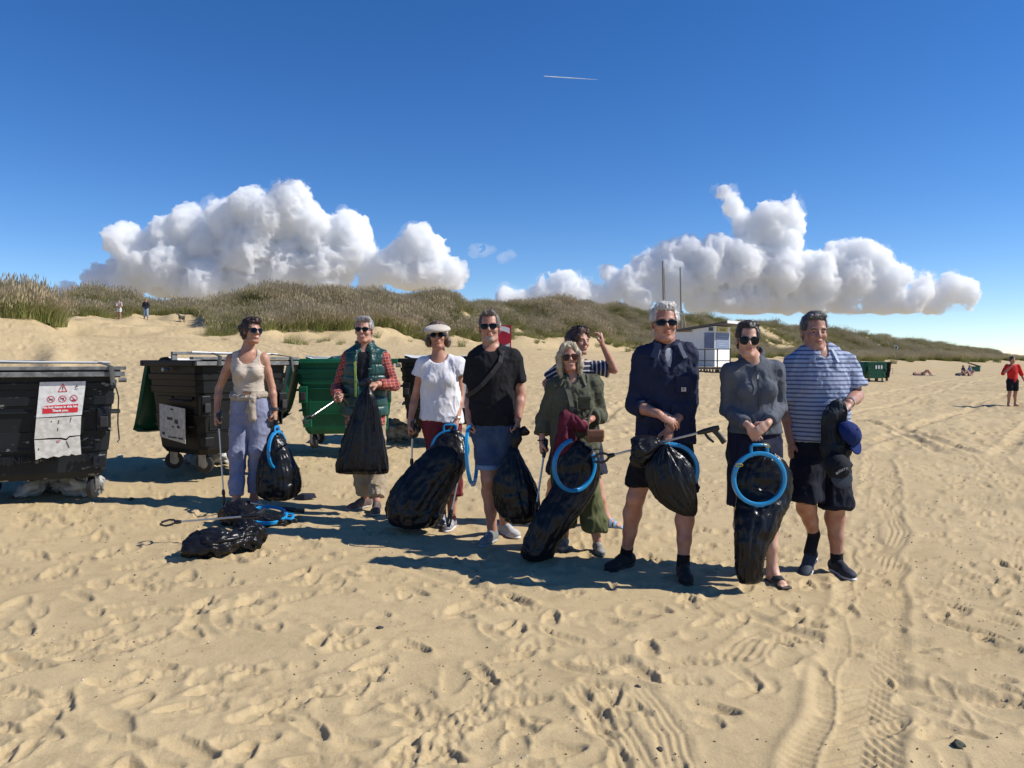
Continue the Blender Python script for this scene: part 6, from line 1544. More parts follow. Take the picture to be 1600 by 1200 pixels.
# 8 young woman
d = 4.93; fz = flat_z(P(1172, 906, d).x, d)
bag('long black bin bag hanging open from the blue hoop of the young woman', rings_px([(1188, 712, .05, .02, .12), (1190, 720, .12, .05, .12), (1193, 745, .178, .075, .12), (1193, 768, .172, .08, .11), (1186, 795, .145, .085, .07), (1180, 822, .128, .09, .03), (1174, 850, .098, .08, 0), (1171, 880, .085, .08, 0), (1171, 898, .078, .075, 0), (1172, 908, .055, .05, 0), (1172, 911, .01, .01, 0)], d), seed=13, crumple=.010, pamp=.11, pleats=20, pleat_t=(.3, .7), flat_bottom=fz, seg=130)
hp8 = hoop('bag_hoop', 'whole round blue hoop with a grip held by the young woman in grey', PV(1186, 748, d), (.03, -1, .02), .165, M_['blue2'], hw=.052, hh=.058, h=.026, w=.012)
for nm, px, py, rz in (('left', 1155, 727, 80), ('top', 1198, 696, 30)):
    cb = MB(); c = Vector(P(px, py, d - .03)); pts = [Vector((math.cos(a) * .022, 0, math.sin(a) * .009)) for a in np.linspace(0, 2 * math.pi, 17)]
    Mr = Matrix.Rotation(R(-rz if nm == 'left' else rz), 3, 'Y') if nm == 'top' else Matrix.Identity(3)
    cb.tube([Mr @ p for p in pts], .0035, 6, cap=False); cl = cb.build('carabiner', mat('carabiner_yellow', (.50, .38, .03), .35, .4), smooth=True); cl.location = c
    tag(cl, 'small yellow carabiner clipped to the %s of the whole blue hoop' % ('left side' if nm == 'left' else 'grip'), 'carabiner', 'yellow carabiners on the blue hoop')
# 9 man in polo: jacket, dark cap, blue cap
jk = [cone(PV(1310, 634, 5.16), PV(1298, 650, 5.17), .035, .050, .03), cone(PV(1298, 650, 5.17), PV(1301, 700, 5.18), .052, .062, .03), cone(PV(1301, 700, 5.18), PV(1306, 730, 5.18), .062, .068, .03), cone(PV(1315, 645, 5.16), PV(1318, 705, 5.18), .03, .05, .03)]
V, Fq = net(jk, .006); V = folds(V, Fq, amp=.016, size=.055, stretch=(1.2, 1.2, .35), seed=8); oo = V.mean(0)
o = mesh_obj('jacket', V - oo, Fq, cloth('jacket_black', (.013, .016, .022), (.02, .028, .036), rough=.6)); o.location = tuple(oo); tag(o, 'bundled dark jacket hanging from the fist of the man in the polo', 'jacket')
def baseball_cap(label, c, M, material, brim_mat, k=1.0):
    """M columns: right, back, up of the cap"""
    r = empty('baseball_cap', tuple(c), label, 'cap'); M = np.asarray(M)
    V, Fq = net([ell((0, 0, 0), A3(.088, .098, .085) * k, .005, M), half((0, 0, 0), -M[:, 2]), ell((0, 0, -.0), A3(.080, .090, .077) * k, .003, M, 'sub')], .005)
    V = folds(V, Fq, amp=.004, size=.04, seed=2); cr = mesh_obj('crown', V, Fq, material, r)
    b = M @ A3(0, -.085, -.008) * k; Mb = M @ np.array(Matrix.Rotation(R(12), 3, 'X'))
    V, Fq = net([ell(b, A3(.078, .085, .012) * k, .004, Mb), ell(b - Mb[:, 2] * .012, A3(.09, .10, .012) * k, .003, Mb, 'sub'), half(M @ A3(0, -.07, 0) * k, M[:, 1])], .0045)
    mesh_obj('brim', V, Fq, brim_mat, r)
    mb = MB(); q = Vector(M[:, 2] * .087 * k); mb.tube([q - Vector(M[:, 2]) * .004, q + Vector(M[:, 2]) * .004], .008, 10); mb.build('cap_button', material, r)
    return r
def Mcols(dirb, up):
    b = unit(-np.asarray(dirb, float)); u = np.asarray(up, float); u = unit(u - b * (u @ b)); return np.stack([np.cross(b, u), b, u], 1)
c_cap = cloth('cap_blue', (.012, .030, .135), (.010, .024, .11)); 
cap1 = baseball_cap('bright navy blue baseball cap hanging from the hand of the man in the polo', PV(1325, 678, 5.12), Mcols((.62, -.1, -.78), (.55, -.75, .3)), c_cap, c_cap, .92)
cap2 = baseball_cap('black baseball cap with grey lettering hanging under the dark jacket', PV(1308, 728, 5.08), Mcols((.2, -.5, -.85), (-.1, -.9, .4)), cloth('cap_black', (.016, .019, .025)), cloth('cap_brim_slate', (.06, .07, .085)), .92)
def text_mesh(name, body, size, material, M, parent=None, extrude=.0006, align='CENTER', bend=0.0, bold=0.0):
    cu = bpy.data.curves.new(name, 'FONT'); cu.body = body; cu.size = size; cu.extrude = extrude; cu.align_x = align; cu.align_y = 'CENTER'; cu.offset = bold; cu.resolution_u = 3
    ob = bpy.data.objects.new('tmp_text', cu); COL.objects.link(ob)
    dg = bpy.context.evaluated_depsgraph_get(); me = bpy.data.meshes.new_from_object(ob.evaluated_get(dg)); bpy.data.objects.remove(ob)
    v = np.zeros(len(me.vertices) * 3); me.vertices.foreach_get('co', v); v = v.reshape(-1, 3)
    if bend:
        a = v[:, 0] / bend; rr = bend + v[:, 1]; v = np.stack([np.sin(a) * rr, np.cos(a) * rr - bend, v[:, 2]], 1)
    v = v @ np.array(M)[:3, :3].T + np.array(M)[:3, 3]
    me.vertices.foreach_set('co', v.astype(np.float32).ravel()); me.update(); me.materials.clear(); me.materials.append(material)
    o = bpy.data.objects.new(name, me); COL.objects.link(o)
    if parent: o.parent = parent
    return o
Mt = np.eye(4); rr_ = unit(A3(.9, 0, .42)); Mt[:3, 0] = rr_; Mt[:3, 2] = (0, -1, 0); Mt[:3, 1] = np.cross(Mt[:3, 2], Mt[:3, 0]); Mt[:3, 3] = (-.012, -.100, -.015)
text_mesh('lettering', 'BUGATTI', .021, mat('lettering_grey', (.42, .43, .42), .6), Mt, cap2, bend=.12, bold=.0006)

# on the sand
d1x, d1y = hit(402, 822); z1 = flat_z(d1x, d1y)
def gp(px, py, up=0.0):
    x, y = hit(px, py); return A3(x, y, soft_z(x, y) + up)
g0 = [gp(350, 818, .07), gp(372, 818, .085), gp(400, 820, .05), gp(430, 820, .035), (gp(462, 817, .02))]
bag('crumpled black bin bag lying on the sand with a blue hoop inside', [(g0[0] - A3(.03, 0, 0), .03, .03, A3(0, 1, 0)), (g0[0] + A3(.02, 0, 0), .10, .085, A3(0, 1, 0)), (g0[1], .13, .10, A3(0, 1, 0)), (g0[2], .11, .055, A3(0, 1, 0)), (g0[3], .08, .035, A3(0, 1, 0)), (g0[4], .03, .02, A3(0, 1, 0))],
    seed=15, crumple=.022, pamp=.12, flat_bottom=z1, group='black bin bags lying on the sand')
bag('peak of black plastic standing up beside the sandal of the woman in beige', [(gp(372, 822, .16), .006, .006), (gp(376, 822, .11), .05, .04), (gp(380, 824, .05), .08, .06), (gp(384, 826, .0), .10, .06)], seed=25, crumple=.012, pamp=.2, pleats=12, seg=60, sub=8, name='bag_peak', group='black bin bags lying on the sand')
hoop('bag_hoop', 'blue hoop lying flat on the crumpled bag on the sand', gp(418, 819, .075), (.12, -.25, 1), .155, M_['blue2'], up=(1, .1, 0), hw=.045, hh=.06)
mb = MB(); a_ = gp(384, 806, .12); b_ = gp(452, 812, .09); mb.tube([a_ - a_, (b_ - a_)], .009, 8)
pk2 = picker('litter picker lying across the crumpled bag and blue hoop', gp(455, 815, .10), gp(378, 806, .13), (0, -1, .2), open_=.02)
g1 = [gp(292, 868, .06), gp(315, 868, .10), gp(345, 866, .10), gp(372, 862, .085), gp(395, 858, .085), gp(410, 856, .04)]
bag('rolled up black bin bag lying on the sand, nearest to the camera', [(g1[0] - A3(.02, 0, 0), .02, .02, A3(0, 1, 0)), (g1[0] + A3(.02, 0, -.01), .12, .05, A3(0, 1, 0)), (g1[1] - A3(0, 0, .02), .13, .08, A3(0, 1, 0)), (g1[2] - A3(0, 0, .02), .12, .085, A3(0, 1, 0)), (g1[3], .085, .060, A3(0, 1, 0)), (g1[4], .10, .085, A3(0, 1, 0)), (g1[5], .04, .05, A3(0, 1, 0))],
    seed=17, crumple=.024, pamp=.20, pleats=14, flat_bottom=flat_z(*hit(350, 868)), group='black bin bags lying on the sand')
picker('litter picker lying on top of the rolled up bag nearest the camera', gp(398, 846, .19), gp(262, 850, .16), (-.2, -1, -.2), open_=.06)
mb = MB(); q = gp(478, 780, .012); c0 = [(-.11, -.05), (.0, -.065), (.06, -.02), (.10, .03), (.02, .06), (-.06, .045)]
v = [(x, y, .0) for x, y in c0] + [(x * .8, y * .8, .035 + .012 * (i % 2)) for i, (x, y) in enumerate(c0)]; mb.add(v, [tuple(range(6))[::-1], tuple(range(6, 12))] + [(i, (i + 1) % 6, 6 + (i + 1) % 6, 6 + i) for i in range(6)])
o = mb.build('dark_rag', cloth('rag_navy', (.02, .024, .04)), smooth=False); o.location = tuple(q); tag(o, 'flat folded dark rag on the sand right of the standing bag', 'rag')
for i, (px, py, r, lb, col) in enumerate(((593, 984, .016, 'small dark pebble on the sand below the middle of the group', (.04, .04, .04)), (1497, 1169, .022, 'dark lump of seaweed at the bottom right of the sand', (.03, .035, .02)), (20, 779, .03, 'brown scrap on the sand at the wheel of the big bin', (.10, .07, .045)),
                                           (188, 715, .03, 'pale crumpled paper scrap between the two dark bins', (.6, .55, .45)), (996, 1079, .012, 'small dark pebble on the rake marks in the foreground', (.05, .045, .04)), (1030, 1173, .011, 'tiny black twig at the bottom edge of the foreground', (.03, .03, .03)), (205, 781, .02, 'dark pebble in the shadow edge left of the woman in beige', (.05, .045, .04)))):
    c = gp(px, py, r * .4); V, Fq = net([ell((0, 0, 0), (r * 1.3, r, r * .7), .003)], r / 5); V = V + vnormals(V, Fq) * (r * .35 * n3(V / (r * .7), i))[:, None]
    o = mesh_obj('pebble' if 'pebble' in lb else 'scrap', V, Fq, mat('scrap_%d' % i, col, .8)); o.location = tuple(c); tag(o, lb, 'pebble' if 'pebble' in lb else 'scrap')
# ================================================================ wheeled bins
def paint_mat(name, base, chip, thr=.60, rough=.5, sc_=9):
    """weathered plastic or steel with chipped paint"""
    m = mat(name, base, rough, spec=.25); nt = m.node_tree; N = nt.nodes; L = nt.links; b = N['Principled BSDF']; tc = N.new('ShaderNodeTexCoord')
    mp = N.new('ShaderNodeMapping'); mp.inputs['Scale'].default_value = (1, 1, 2.2); L.new(tc.outputs['Object'], mp.inputs[0])
    n1 = N.new('ShaderNodeTexNoise'); n1.inputs['Scale'].default_value = sc_; n1.inputs['Detail'].default_value = 7; n1.inputs['Roughness'].default_value = .55; L.new(mp.outputs[0], n1.inputs[0])
    r1 = N.new('ShaderNodeMapRange'); r1.inputs['From Min'].default_value = thr; r1.inputs['From Max'].default_value = thr + .012; L.new(n1.outputs['Fac'], r1.inputs[0])
    n2_ = N.new('ShaderNodeTexNoise'); n2_.inputs['Scale'].default_value = 2.2; n2_.inputs['Detail'].default_value = 6; L.new(tc.outputs['Object'], n2_.inputs[0])
    x0 = N.new('ShaderNodeMix'); x0.data_type = 'RGBA'; x0.inputs[6].default_value = (*base, 1); x0.inputs[7].default_value = (*[c * 1.6 + .002 for c in base], 1); r0 = N.new('ShaderNodeMapRange'); r0.inputs['From Min'].default_value = .4; r0.inputs['From Max'].default_value = .7; L.new(n2_.outputs['Fac'], r0.inputs[0]); L.new(r0.outputs[0], x0.inputs[0])
    x = N.new('ShaderNodeMix'); x.data_type = 'RGBA'; L.new(x0.outputs[2], x.inputs[6]); x.inputs[7].default_value = (*chip, 1); L.new(r1.outputs[0], x.inputs[0]); L.new(x.outputs[2], b.inputs['Base Color'])
    rr = N.new('ShaderNodeMapRange'); rr.inputs['To Min'].default_value = rough; rr.inputs['To Max'].default_value = .85; L.new(r1.outputs[0], rr.inputs[0]); L.new(rr.outputs[0], b.inputs['Roughness'])
    return m
m_rub = mat('rubber', (.018, .018, .018), .7); m_gal = mat('galvanised', (.26, .26, .25), .5, .7, noise=.3); m_grey = mat('weathered_rail', (.20, .205, .20), .65, base2=(.10, .10, .10), nscale=18)
def wheelie_bin(label, corner, theta, body_m, lid_m=None, W=1.26, D=.98, H=1.20, lid='rear', rails=False, liner=None, bands=5, zb_=None, detail=True):
    """a four-wheeled bin. local x along the front, y inward, z up; origin at the near left foot of the front"""
    x, y = corner; z = zb_ if zb_ is not None else soft_z(x + .3, y + .3)
    root = empty('wheeled_bin', (x, y, z), label, 'wheeled bin', 'large wheeled bins on the beach', rz=R(theta))
    zb0, zt = .20, H; ti, tj = .10, .02     # taper: smaller at the foot
    def sec(zz):
        k = 1 - (zz - zb0) / (zt - zb0); return (ti * k, W - ti * k, ti * .9 * k, D - ti * .9 * k)
    mb = MB()
    # shell in horizontal steps: the moulded bands stand proud of one another
    levels = [(.20, -.03), (.26, 0), (.44, 0), (.445, .010), (.63, .010), (.635, 0), (.86, 0), (.865, .014), (.93, .014), (.935, .004), (1.0, .004), (1.005, .02), (1.06, .02), (1.065, .0), (H - .05, .0)]
    ring = []
    for zz, e in levels:
        x0, x1, y0, y1 = sec(zz); c = .06
        ring.append([(x0 - e + c, y0 - e, zz), (x1 + e - c, y0 - e, zz), (x1 + e, y0 - e + c, zz), (x1 + e, y1 + e - c, zz), (x1 + e - c, y1 + e, zz), (x0 - e + c, y1 + e, zz), (x0 - e, y1 + e - c, zz), (x0 - e, y0 - e + c, zz)])
    v = [p for r in ring for p in r]; n = len(ring); f = [(i * 8 + k, i * 8 + (k + 1) % 8, i * 8 + 8 + (k + 1) % 8, i * 8 + 8 + k) for i in range(n - 1) for k in range(8)] + [tuple(range(7, -1, -1))]
    # inner wall and floor of the open bin
    t = .03; inn = [(p[0] + (t if p[0] < W / 2 else -t), p[1] + (t if p[1] < D / 2 else -t), H - .05) for p in ring[-1]]; flo = [(W / 2 + (p[0] - W / 2) * .88, D / 2 + (p[1] - D / 2) * .88, .35) for p in inn]
    b0 = len(v); v += inn + flo; f += [((n - 1) * 8 + k, (n - 1) * 8 + (k + 1) % 8, b0 + (k + 1) % 8, b0 + k) for k in range(8)] + [(b0 + k, b0 + (k + 1) % 8, b0 + 8 + (k + 1) % 8, b0 + 8 + k) for k in range(8)] + [tuple(b0 + 8 + k for k in range(8))]
    mb.add(v, f); body = mb.build('body', body_m, root)
    # rim
    for nm, a, b in (('rim', (-.045, -.045, H - .065), (W + .045, .015, H)), ('rim', (-.045, D - .015, H - .065), (W + .045, D + .045, H)), ('rim', (-.045, .015, H - .065), (.015, D - .015, H)), ('rim', (W - .015, .015, H - .065), (W + .045, D - .015, H))):
        mb = MB(); mb.box(a, b, bev=.012); mb.build(nm, body_m, root)
    if detail:
        # framed panels on the front and on the left side, corner pads, fork pockets
        for (px0, px1) in ((.16, .60), (.66, 1.10)):
            for (p0, p1, q0, q1) in ((px0, px1, .47, .485), (px0, px1, .80, .815), (px0, px0 + .015, .485, .80), (px1 - .015, px1, .485, .80)):
                k = 1 - (q0 - zb0) / (zt - zb0); yy = ti * .9 * k; mb = MB(); mb.box((p0, yy - .022, q0), (p1, yy + .02, q1)); mb.build('rib', body_m, root)
        for yy0 in (.12, .50):
            mb = MB(); mb.box((ti * .35 - .024, yy0 + .02, .50), (ti * .5, yy0 + .32, .52)); mb.build('rib', body_m, root)
            mb = MB(); mb.box((ti * .35 - .014, yy0 + .02, .80), (ti * .5, yy0 + .32, .82)); mb.build('rib', body_m, root)
        for xx in (.02, W - .16):
            mb = MB(); mb.box((xx + (.06 if xx < .5 else -.03), .005, .30), (xx + (.17 if xx < .5 else .08), .09, .40), bev=.01); mb.build('corner_pad', body_m, root)
            mb = MB(); mb.box((xx + .01, -.022, .62), (xx + .12, .05, .84), bev=.012); mb.build('corner_pad', body_m, root)
            mb = MB(); mb.box((xx + .03, -.050, .66), (xx + .10, -.022, .76), bev=.01); mb.build('grip_recess', m_rub, root)
        for xx in (-.075, W + .045):
            mb = MB(); mb.tube([(xx - .02, D * .5, H - .10), (xx + .05, D * .5, H - .10)], .022, 12); mb.build('trunnion', m_gal, root, smooth=True)
            mb = MB(); hx = .06 if xx < 0 else W - .06; sg = -1 if xx < 0 else 1
            mb.tube([(hx, .2, .78), (hx + sg * .085, .22, .78), (hx + sg * .085, .48, .78), (hx, .5, .78)], .013, 8); mb.build('side_handle', m_rub, root, smooth=True)
    for (cx, cy, a) in ((.20, .20, 30), (W - .20, .20, -20), (.20, D - .20, 70), (W - .20, D - .20, 10)):
        mb = MB(); Mw = Matrix.Translation((cx, cy, .095)) @ Matrix.Rotation(R(a), 4, 'Z')
        mb.tube([Mw @ Vector(p) for p in ((-.024, 0, 0), (-.02, 0, 0), (.02, 0, 0), (.024, 0, 0))], [.085, .095, .095, .085], 22); wh = mb.build('wheel', m_rub, root, smooth=True)
        mb = MB(); mb.tube([Mw @ Vector(p) for p in ((-.027, 0, 0), (.027, 0, 0))], .045, 14); mb.build('hub', m_gal, wh)
        for s_ in (-1, 1):
            mb = MB(); mb.box(Vector((s_ * .036 - .004, -.03, -.02)), Vector((s_ * .036 + .004, .05, .115)), Mw); mb.build('caster_fork', m_gal, wh)
        mb = MB(); mb.box(Vector((-.05, -.06, .105)), Vector((.05, .06, .118)), Mw); mb.build('caster_plate', m_gal, wh)
    if lid:
        # the domed lid hangs open down the back or the side
        n = 12; v = []; f = []
        Wl = W * .96 if lid == 'rear' else D * .96; Ll = .82; m_ = 10
        for i in range(m_ + 1):
            s_ = i / m_; drop = H - .02 - Ll * math.sin(min(1, s_ * 1.15) * math.pi / 2) ** .9 * (1 if s_ < 1 else 1); out = .05 + (.40 if lid == 'rear' else .26) * s_ ** .8 - .10 * max(0, s_ - .85) / .15
            for j in range(n + 1):
                w = j / n; ed = max(0, abs(w - .5) * 2 - .8) / .2
                v.append(((w - .5) * Wl * (1 - .10 * s_ ** 3), out + .07 * (1 - ed ** 2), drop + .05 * ed * s_))
        k = len(v); v += [(a * .97, b - .045, c + .02) for a, b, c in v]
        for i in range(m_):
            for j in range(n):
                q = i * (n + 1) + j; f.append((q, q + 1, q + n + 2, q + n + 1)); f.append((k + q + n + 1, k + q + n + 2, k + q + 1, k + q))
        edge = [j for j in range(n + 1)] + [(i + 1) * (n + 1) + n for i in range(m_)] + [m_ * (n + 1) + j for j in range(n - 1, -1, -1)] + [i * (n + 1) for i in range(m_ - 1, 0, -1)]
        for a, b in zip(edge, edge[1:] + edge[:1]): f.append((b, a, k + a, k + b))
        T = (lambda p: (W / 2 - p[0], D + p[1], p[2])) if lid == 'rear' else (lambda p: (-p[1], D / 2 + p[0], p[2]))
        mb = MB(); mb.add([T(p) for p in v], f); mb.build('lid', lid_m, root, smooth=True)
    if rails:
        for nm, a, b in (('rail', (-.10, -.085, H + .005), (W + .09, -.015, H + .035)), ('rail', (-.06, -.08, H - .055), (W + .08, -.046, H - .012)), ('rail', (-.06, .35, H + .06), (W * .55, .39, H + .09)), ('rail', (-.06, .36, H + .0), (.0, .39, H + .06))):
            mb = MB(); mb.box(a, b, bev=.004); mb.build(nm, m_grey, root)
        mb = MB(); mb.tube([(.05, .18, H + .085), (W * .5, .16, H + .072), (W - .04, .15, H + .068)], .011, 8); mb.build('pole', mat('pole_white', (.6, .6, .57), .5), root, smooth=True)
        for xx in (.22, W - .10):
            mb = MB()
            pts = [(xx + .10, .28, H + .09), (xx + .03, .05, H + .06), (xx - .02, -.09, H + .04), (xx - .03, -.092, H - .06)] if xx < .5 else [(xx - .06, .25, H + .08), (xx + .02, .03, H + .055), (xx + .07, -.09, H + .035), (xx + .085, -.10, H - .13)]
            mb.tube(pts, .014, 8, flat=(.45, 1.6)); mb.build('strap', mat('strap_grey', (.06, .06, .055), .8), root, smooth=True)
    if liner:
        for i, (c0, c1, zz) in enumerate(liner):
            n1_, n2c = 26, 10; v = []
            for i1 in range(n1_ + 1):
                for j1 in range(n2c + 1):
                    a = i1 / n1_; b = j1 / n2c; xx = c0[0] + (c1[0] - c0[0]) * a; yy = c0[1] + (c1[1] - c0[1]) * b
                    h = H + zz + .035 * float(n2(a * 7 + i, b * 4)) - .05 * (1 - abs(2 * a - 1)) * b
                    v.append((xx, yy + .02 * float(n2(a * 9, b * 9 + 4)), h))
            f = [(i1 * (n2c + 1) + j1, (i1 + 1) * (n2c + 1) + j1, (i1 + 1) * (n2c + 1) + j1 + 1, i1 * (n2c + 1) + j1 + 1) for i1 in range(n1_) for j1 in range(n2c)]
            k = len(v); v += [(a, b, c - .012) for a, b, c in v]; f += [tuple(k + q for q in reversed(t_)) for t_ in f]
            mb = MB(); mb.add(v, f); mb.build('liner', mat('liner_white', (.62, .61, .58), .5), root, smooth=True)
    return root
m_slate = paint_mat('bin_slate', (.009, .0115, .0145), (.20, .20, .19), .63); m_dark = paint_mat('bin_black', (.006, .0065, .007), (.11, .11, .105), .69)
m_green = paint_mat('bin_green', (.005, .078, .036), (.03, .14, .07), .72, .42); m_lid = paint_mat('lid_green', (.005, .080, .044), (.02, .11, .06), .74, .38)
def corner_at(px, d): p = P(px, 600, d); return (p.x, p.y)
# bin 1: its far right edge is seen at pixel 180
TH1 = 27; e1 = A3(math.cos(R(TH1)), math.sin(R(TH1)), 0); pr1 = P(181, 650, 6.95)
b1c = (pr1.x - 1.26 * e1[0], pr1.y - 1.26 * e1[1])
bin1 = wheelie_bin('nearest big slate-grey bin with the white warning notice, cut by the left edge', b1c, TH1, m_slate, m_lid, lid=None, rails=True, H=1.17, zb_=.155)
bin2 = wheelie_bin('black bin with green lid hanging open behind the woman in beige', corner_at(309, 7.95), 55, m_dark, m_lid, lid='rear', rails=True, W=1.16, H=1.21, zb_=.205, liner=[((.05, .55), (1.0, .95), .01)])
bin3 = wheelie_bin('bright green bin behind the man in the padded vest', corner_at(463, 10.0), 9, m_green, m_lid, lid='side', H=1.20, zb_=.235, liner=[((.03, .80), (.95, .97), .02)])
bin4 = wheelie_bin('black bin with a white liner behind the woman with the visor', corner_at(626, 11.4), 6, m_dark, m_dark, lid=None, H=1.20, zb_=.24, liner=[((.05, .02), (1.1, .40), .035)])
# green post-like side of another green bin right of the vest
def face_pt(root_xy, th, px, py, off=0.0):
    """point where the pixel's ray meets the front plane of a bin; returns local (x, z)"""
    r = ray(px, py); e = Vector((math.cos(R(th)), math.sin(R(th)), 0)); n = Vector((math.sin(R(th)), -math.cos(R(th)), 0)); o = Vector((root_xy[0], root_xy[1], 0)) + n * off
    t = (o - Vector((0, 0, CAM_H))).dot(n) / r.dot(n); p = Vector((0, 0, CAM_H)) + r * t
    return ((p - o).dot(e), p.z)
# notice on bin 1
OFF = .012
def f1(px, py): a, z = face_pt(b1c, TH1, px, py, OFF); return (a, z - .155)
def plate(poly, y, th, material, name, parent):
    mb = MB(); mb.prism(poly, y, y + th); o = mb.build(name, material, parent); return o
m_pap = mat('notice_white', (.74, .73, .72), .55, base2=(.60, .59, .56), nscale=30); m_pap2 = mat('notice_worn', (.66, .64, .58), .7, base2=(.50, .48, .43), nscale=22); m_red = mat('notice_red', (.60, .02, .03), .5); m_ink = mat('ink', (.03, .03, .03), .6); m_wt = mat('white_ink', (.8, .8, .8), .6)
up_ = [f1(*q) for q in ((62.5, 597), (134.5, 595.5), (128, 648), (57, 652.5))]
lo_ = [f1(*q) for q in ((57, 653.5), (92, 652), (127, 649.5), (126.5, 664), (125.5, 679.5), (108, 681), (104, 685), (95, 683.5), (78, 684), (54, 686))]
lo2 = [f1(*q) for q in ((54, 687.5), (92, 686), (104, 688), (108, 683.5), (125, 681), (127, 709.5), (118, 711), (112, 708.8), (108, 711.8), (100, 711), (92, 714), (84, 712.5), (74, 716), (66, 714.5), (56, 718.5))]
YN = -OFF - .022
not1 = plate(up_, YN, .004, m_pap, 'notice', bin1); plate(lo_, YN + .003, .004, m_pap2, 'worn_notice', bin1); plate(lo2, YN + .004, .004, m_pap2, 'worn_notice', bin1)
YM = YN - .0025
def bar(p, q, w, material, name, y=YM):
    dx, dz = q[0] - p[0], q[1] - p[1]; L = math.hypot(dx, dz); nx, nz = -dz / L * w / 2, dx / L * w / 2
    return plate([(p[0] + nx, p[1] + nz), (q[0] + nx, q[1] + nz), (q[0] - nx, q[1] - nz), (p[0] - nx, p[1] - nz)], y, .002, material, name, not1)
A_, B_, C2 = f1(98.5, 599.5), f1(91.5, 612), f1(105, 611.5)
for p, q in ((A_, B_), (B_, C2), (C2, A_)): bar(p, q, .006, m_red, 'triangle_edge')
bar(f1(98.5, 603.5), f1(98.2, 608), .006, m_ink, 'exclamation'); bar(f1(98.3, 609.3), f1(98.2, 610.4), .006, m_ink, 'exclamation')
for cx_p, cy_p in ((80, 623.7), (98, 623), (115.5, 622.2)):
    c = f1(cx_p, cy_p); r = .030; n = 24; v = []; f = []
    for i in range(n):
        a = 2 * math.pi * i / n
        for q in (r, r * .84): v.append((c[0] + math.cos(a) * q, YM, c[1] + math.sin(a) * q))
    f = [(2 * i, 2 * i + 1, 2 * ((i + 1) % n) + 1, 2 * ((i + 1) % n)) for i in range(n)]
    mb = MB(); mb.add(v, f); mb.build('prohibition_ring', m_red, not1)
    bar((c[0] - r * .6, c[1] + r * .6), (c[0] + r * .6, c[1] - r * .6), .004, m_red, 'prohibition_bar', YM - .001)
c = f1(80, 624.3); bar((c[0] - .016, c[1] - .003), (c[0] + .016, c[1] + .006), .006, m_ink, 'flame_symbol', YM - .0015)
c = f1(98, 622.6); bar((c[0] - .012, c[1] + .002), (c[0] + .013, c[1] + .003), .010, mat('ink_red', (.35, .03, .06), .6), 'coal_symbol', YM - .0015); bar((c[0] + .010, c[1] + .004), (c[0] + .008, c[1] - .012), .004, m_ink, 'coal_symbol', YM - .0035)
c = f1(115.5, 624.2); bar((c[0] - .017, c[1] - .005), (c[0] + .017, c[1] - .004), .009, mat('ink_red2', (.30, .02, .04), .6), 'barbecue_symbol', YM - .0015)
bar(f1(118.5, 606), f1(120.5, 600.8), .004, m_ink, 'crest'); bar(f1(118, 604), f1(123, 603), .003, m_ink, 'crest', YM - .002); bar(f1(117.5, 607.5), f1(123, 607), .004, mat('ink_grey', (.3, .3, .3), .6), 'crest', YM - .001)
plate([f1(*q) for q in ((69, 634), (122.5, 630.8), (121.8, 642.8), (120.5, 643.6), (66.8, 646.2), (67.3, 636))], YM, .002, m_red, 'red_banner', not1)
def f1M(px, py, y):
    a, z = f1(px, py); a2, z2 = f1(px + 10, py - .45); ex = unit(A3(a2 - a, 0, z2 - z)); M = np.eye(4); M[:3, 0] = ex; M[:3, 2] = (0, -1, 0); M[:3, 1] = np.cross(M[:3, 2], ex); M[:3, 3] = (a, y, z); return M
text_mesh('lettering', 'No hot items in this bin.', .0275, m_wt, f1M(95, 635.6, YM - .0015), not1, bold=.0012)
text_mesh('lettering', 'Thank you.', .0275, m_wt, f1M(94.5, 641.2, YM - .0015), not1, bold=.0012)
for i, (a, b, w) in enumerate((((92.5, 656), (91, 662), .006), ((111.5, 652), (109.5, 660), .005), ((91, 668), (90.5, 673), .006), ((80, 658), (81.5, 659), .010), ((104, 689), (108.5, 699), .006), ((61, 700), (61, 703), .006))):
    bar(f1(*a), f1(*b), w, mat('scuff_%d' % i, (.06, .06, .06), .8), 'tear', YM + .003)
c = f1(92, 688.5)
mb = MB(); mb.tube([(c[0], YM + .001, c[1]), (c[0], YM + .003, c[1])], .013, 12); mb.build('pink_mark', mat('pink_mark', (.55, .26, .27), .8), not1)
for tw, txx in (('CONTINENTAL', .48), ('1280', 1.02)): text_mesh('raised_lettering', tw, .088, m_slate, np.array([[1, 0, 0, txx], [0, 0, -1, .036], [0, 1, 0, .385], [0, 0, 0, 1]], float), bin1, extrude=.007)
# notice on the side of bin 2
n2p = empty  # the side's notice is placed in the bin's own frame: y runs back along the left side, z up
def side_plate(poly, x0, th, material, name, parent):
    mb = MB(); n = len(poly); v = [(x0, a, b) for a, b in poly] + [(x0 + th, a, b) for a, b in poly]
    mb.add(v, [tuple(range(n)), tuple(range(2 * n - 1, n - 1, -1))] + [(i, i + n, (i + 1) % n + n, (i + 1) % n) for i in range(n)]); return mb.build(name, material, parent)
nb2 = side_plate([(.70, .74), (.22, .70), (.22, .33), (.70, .38)], -.012, .004, m_pap2, 'notice', bin2)
for i, (a, b, w, h) in enumerate(((.46, .685, .05, .02), (.50, .585, .10, .035), (.38, .555, .06, .05), (.34, .50, .05, .03), (.44, .50, .03, .02), (.62, .42, .05, .03), (.45, .385, .16, .015), (.30, .38, .08, .02))):
    side_plate([(a - w / 2, b - h / 2), (a + w / 2, b - h / 3), (a + w / 2, b + h / 2), (a - w / 2, b + h / 3)], -.0155 - .0004 * i, .002, m_ink, 'printed_block', nb2)
side_plate([(.93, .0), (.9, .0), (.9, .01)], .3, .001, m_dark, 'scrap_label', bin2) if False else None
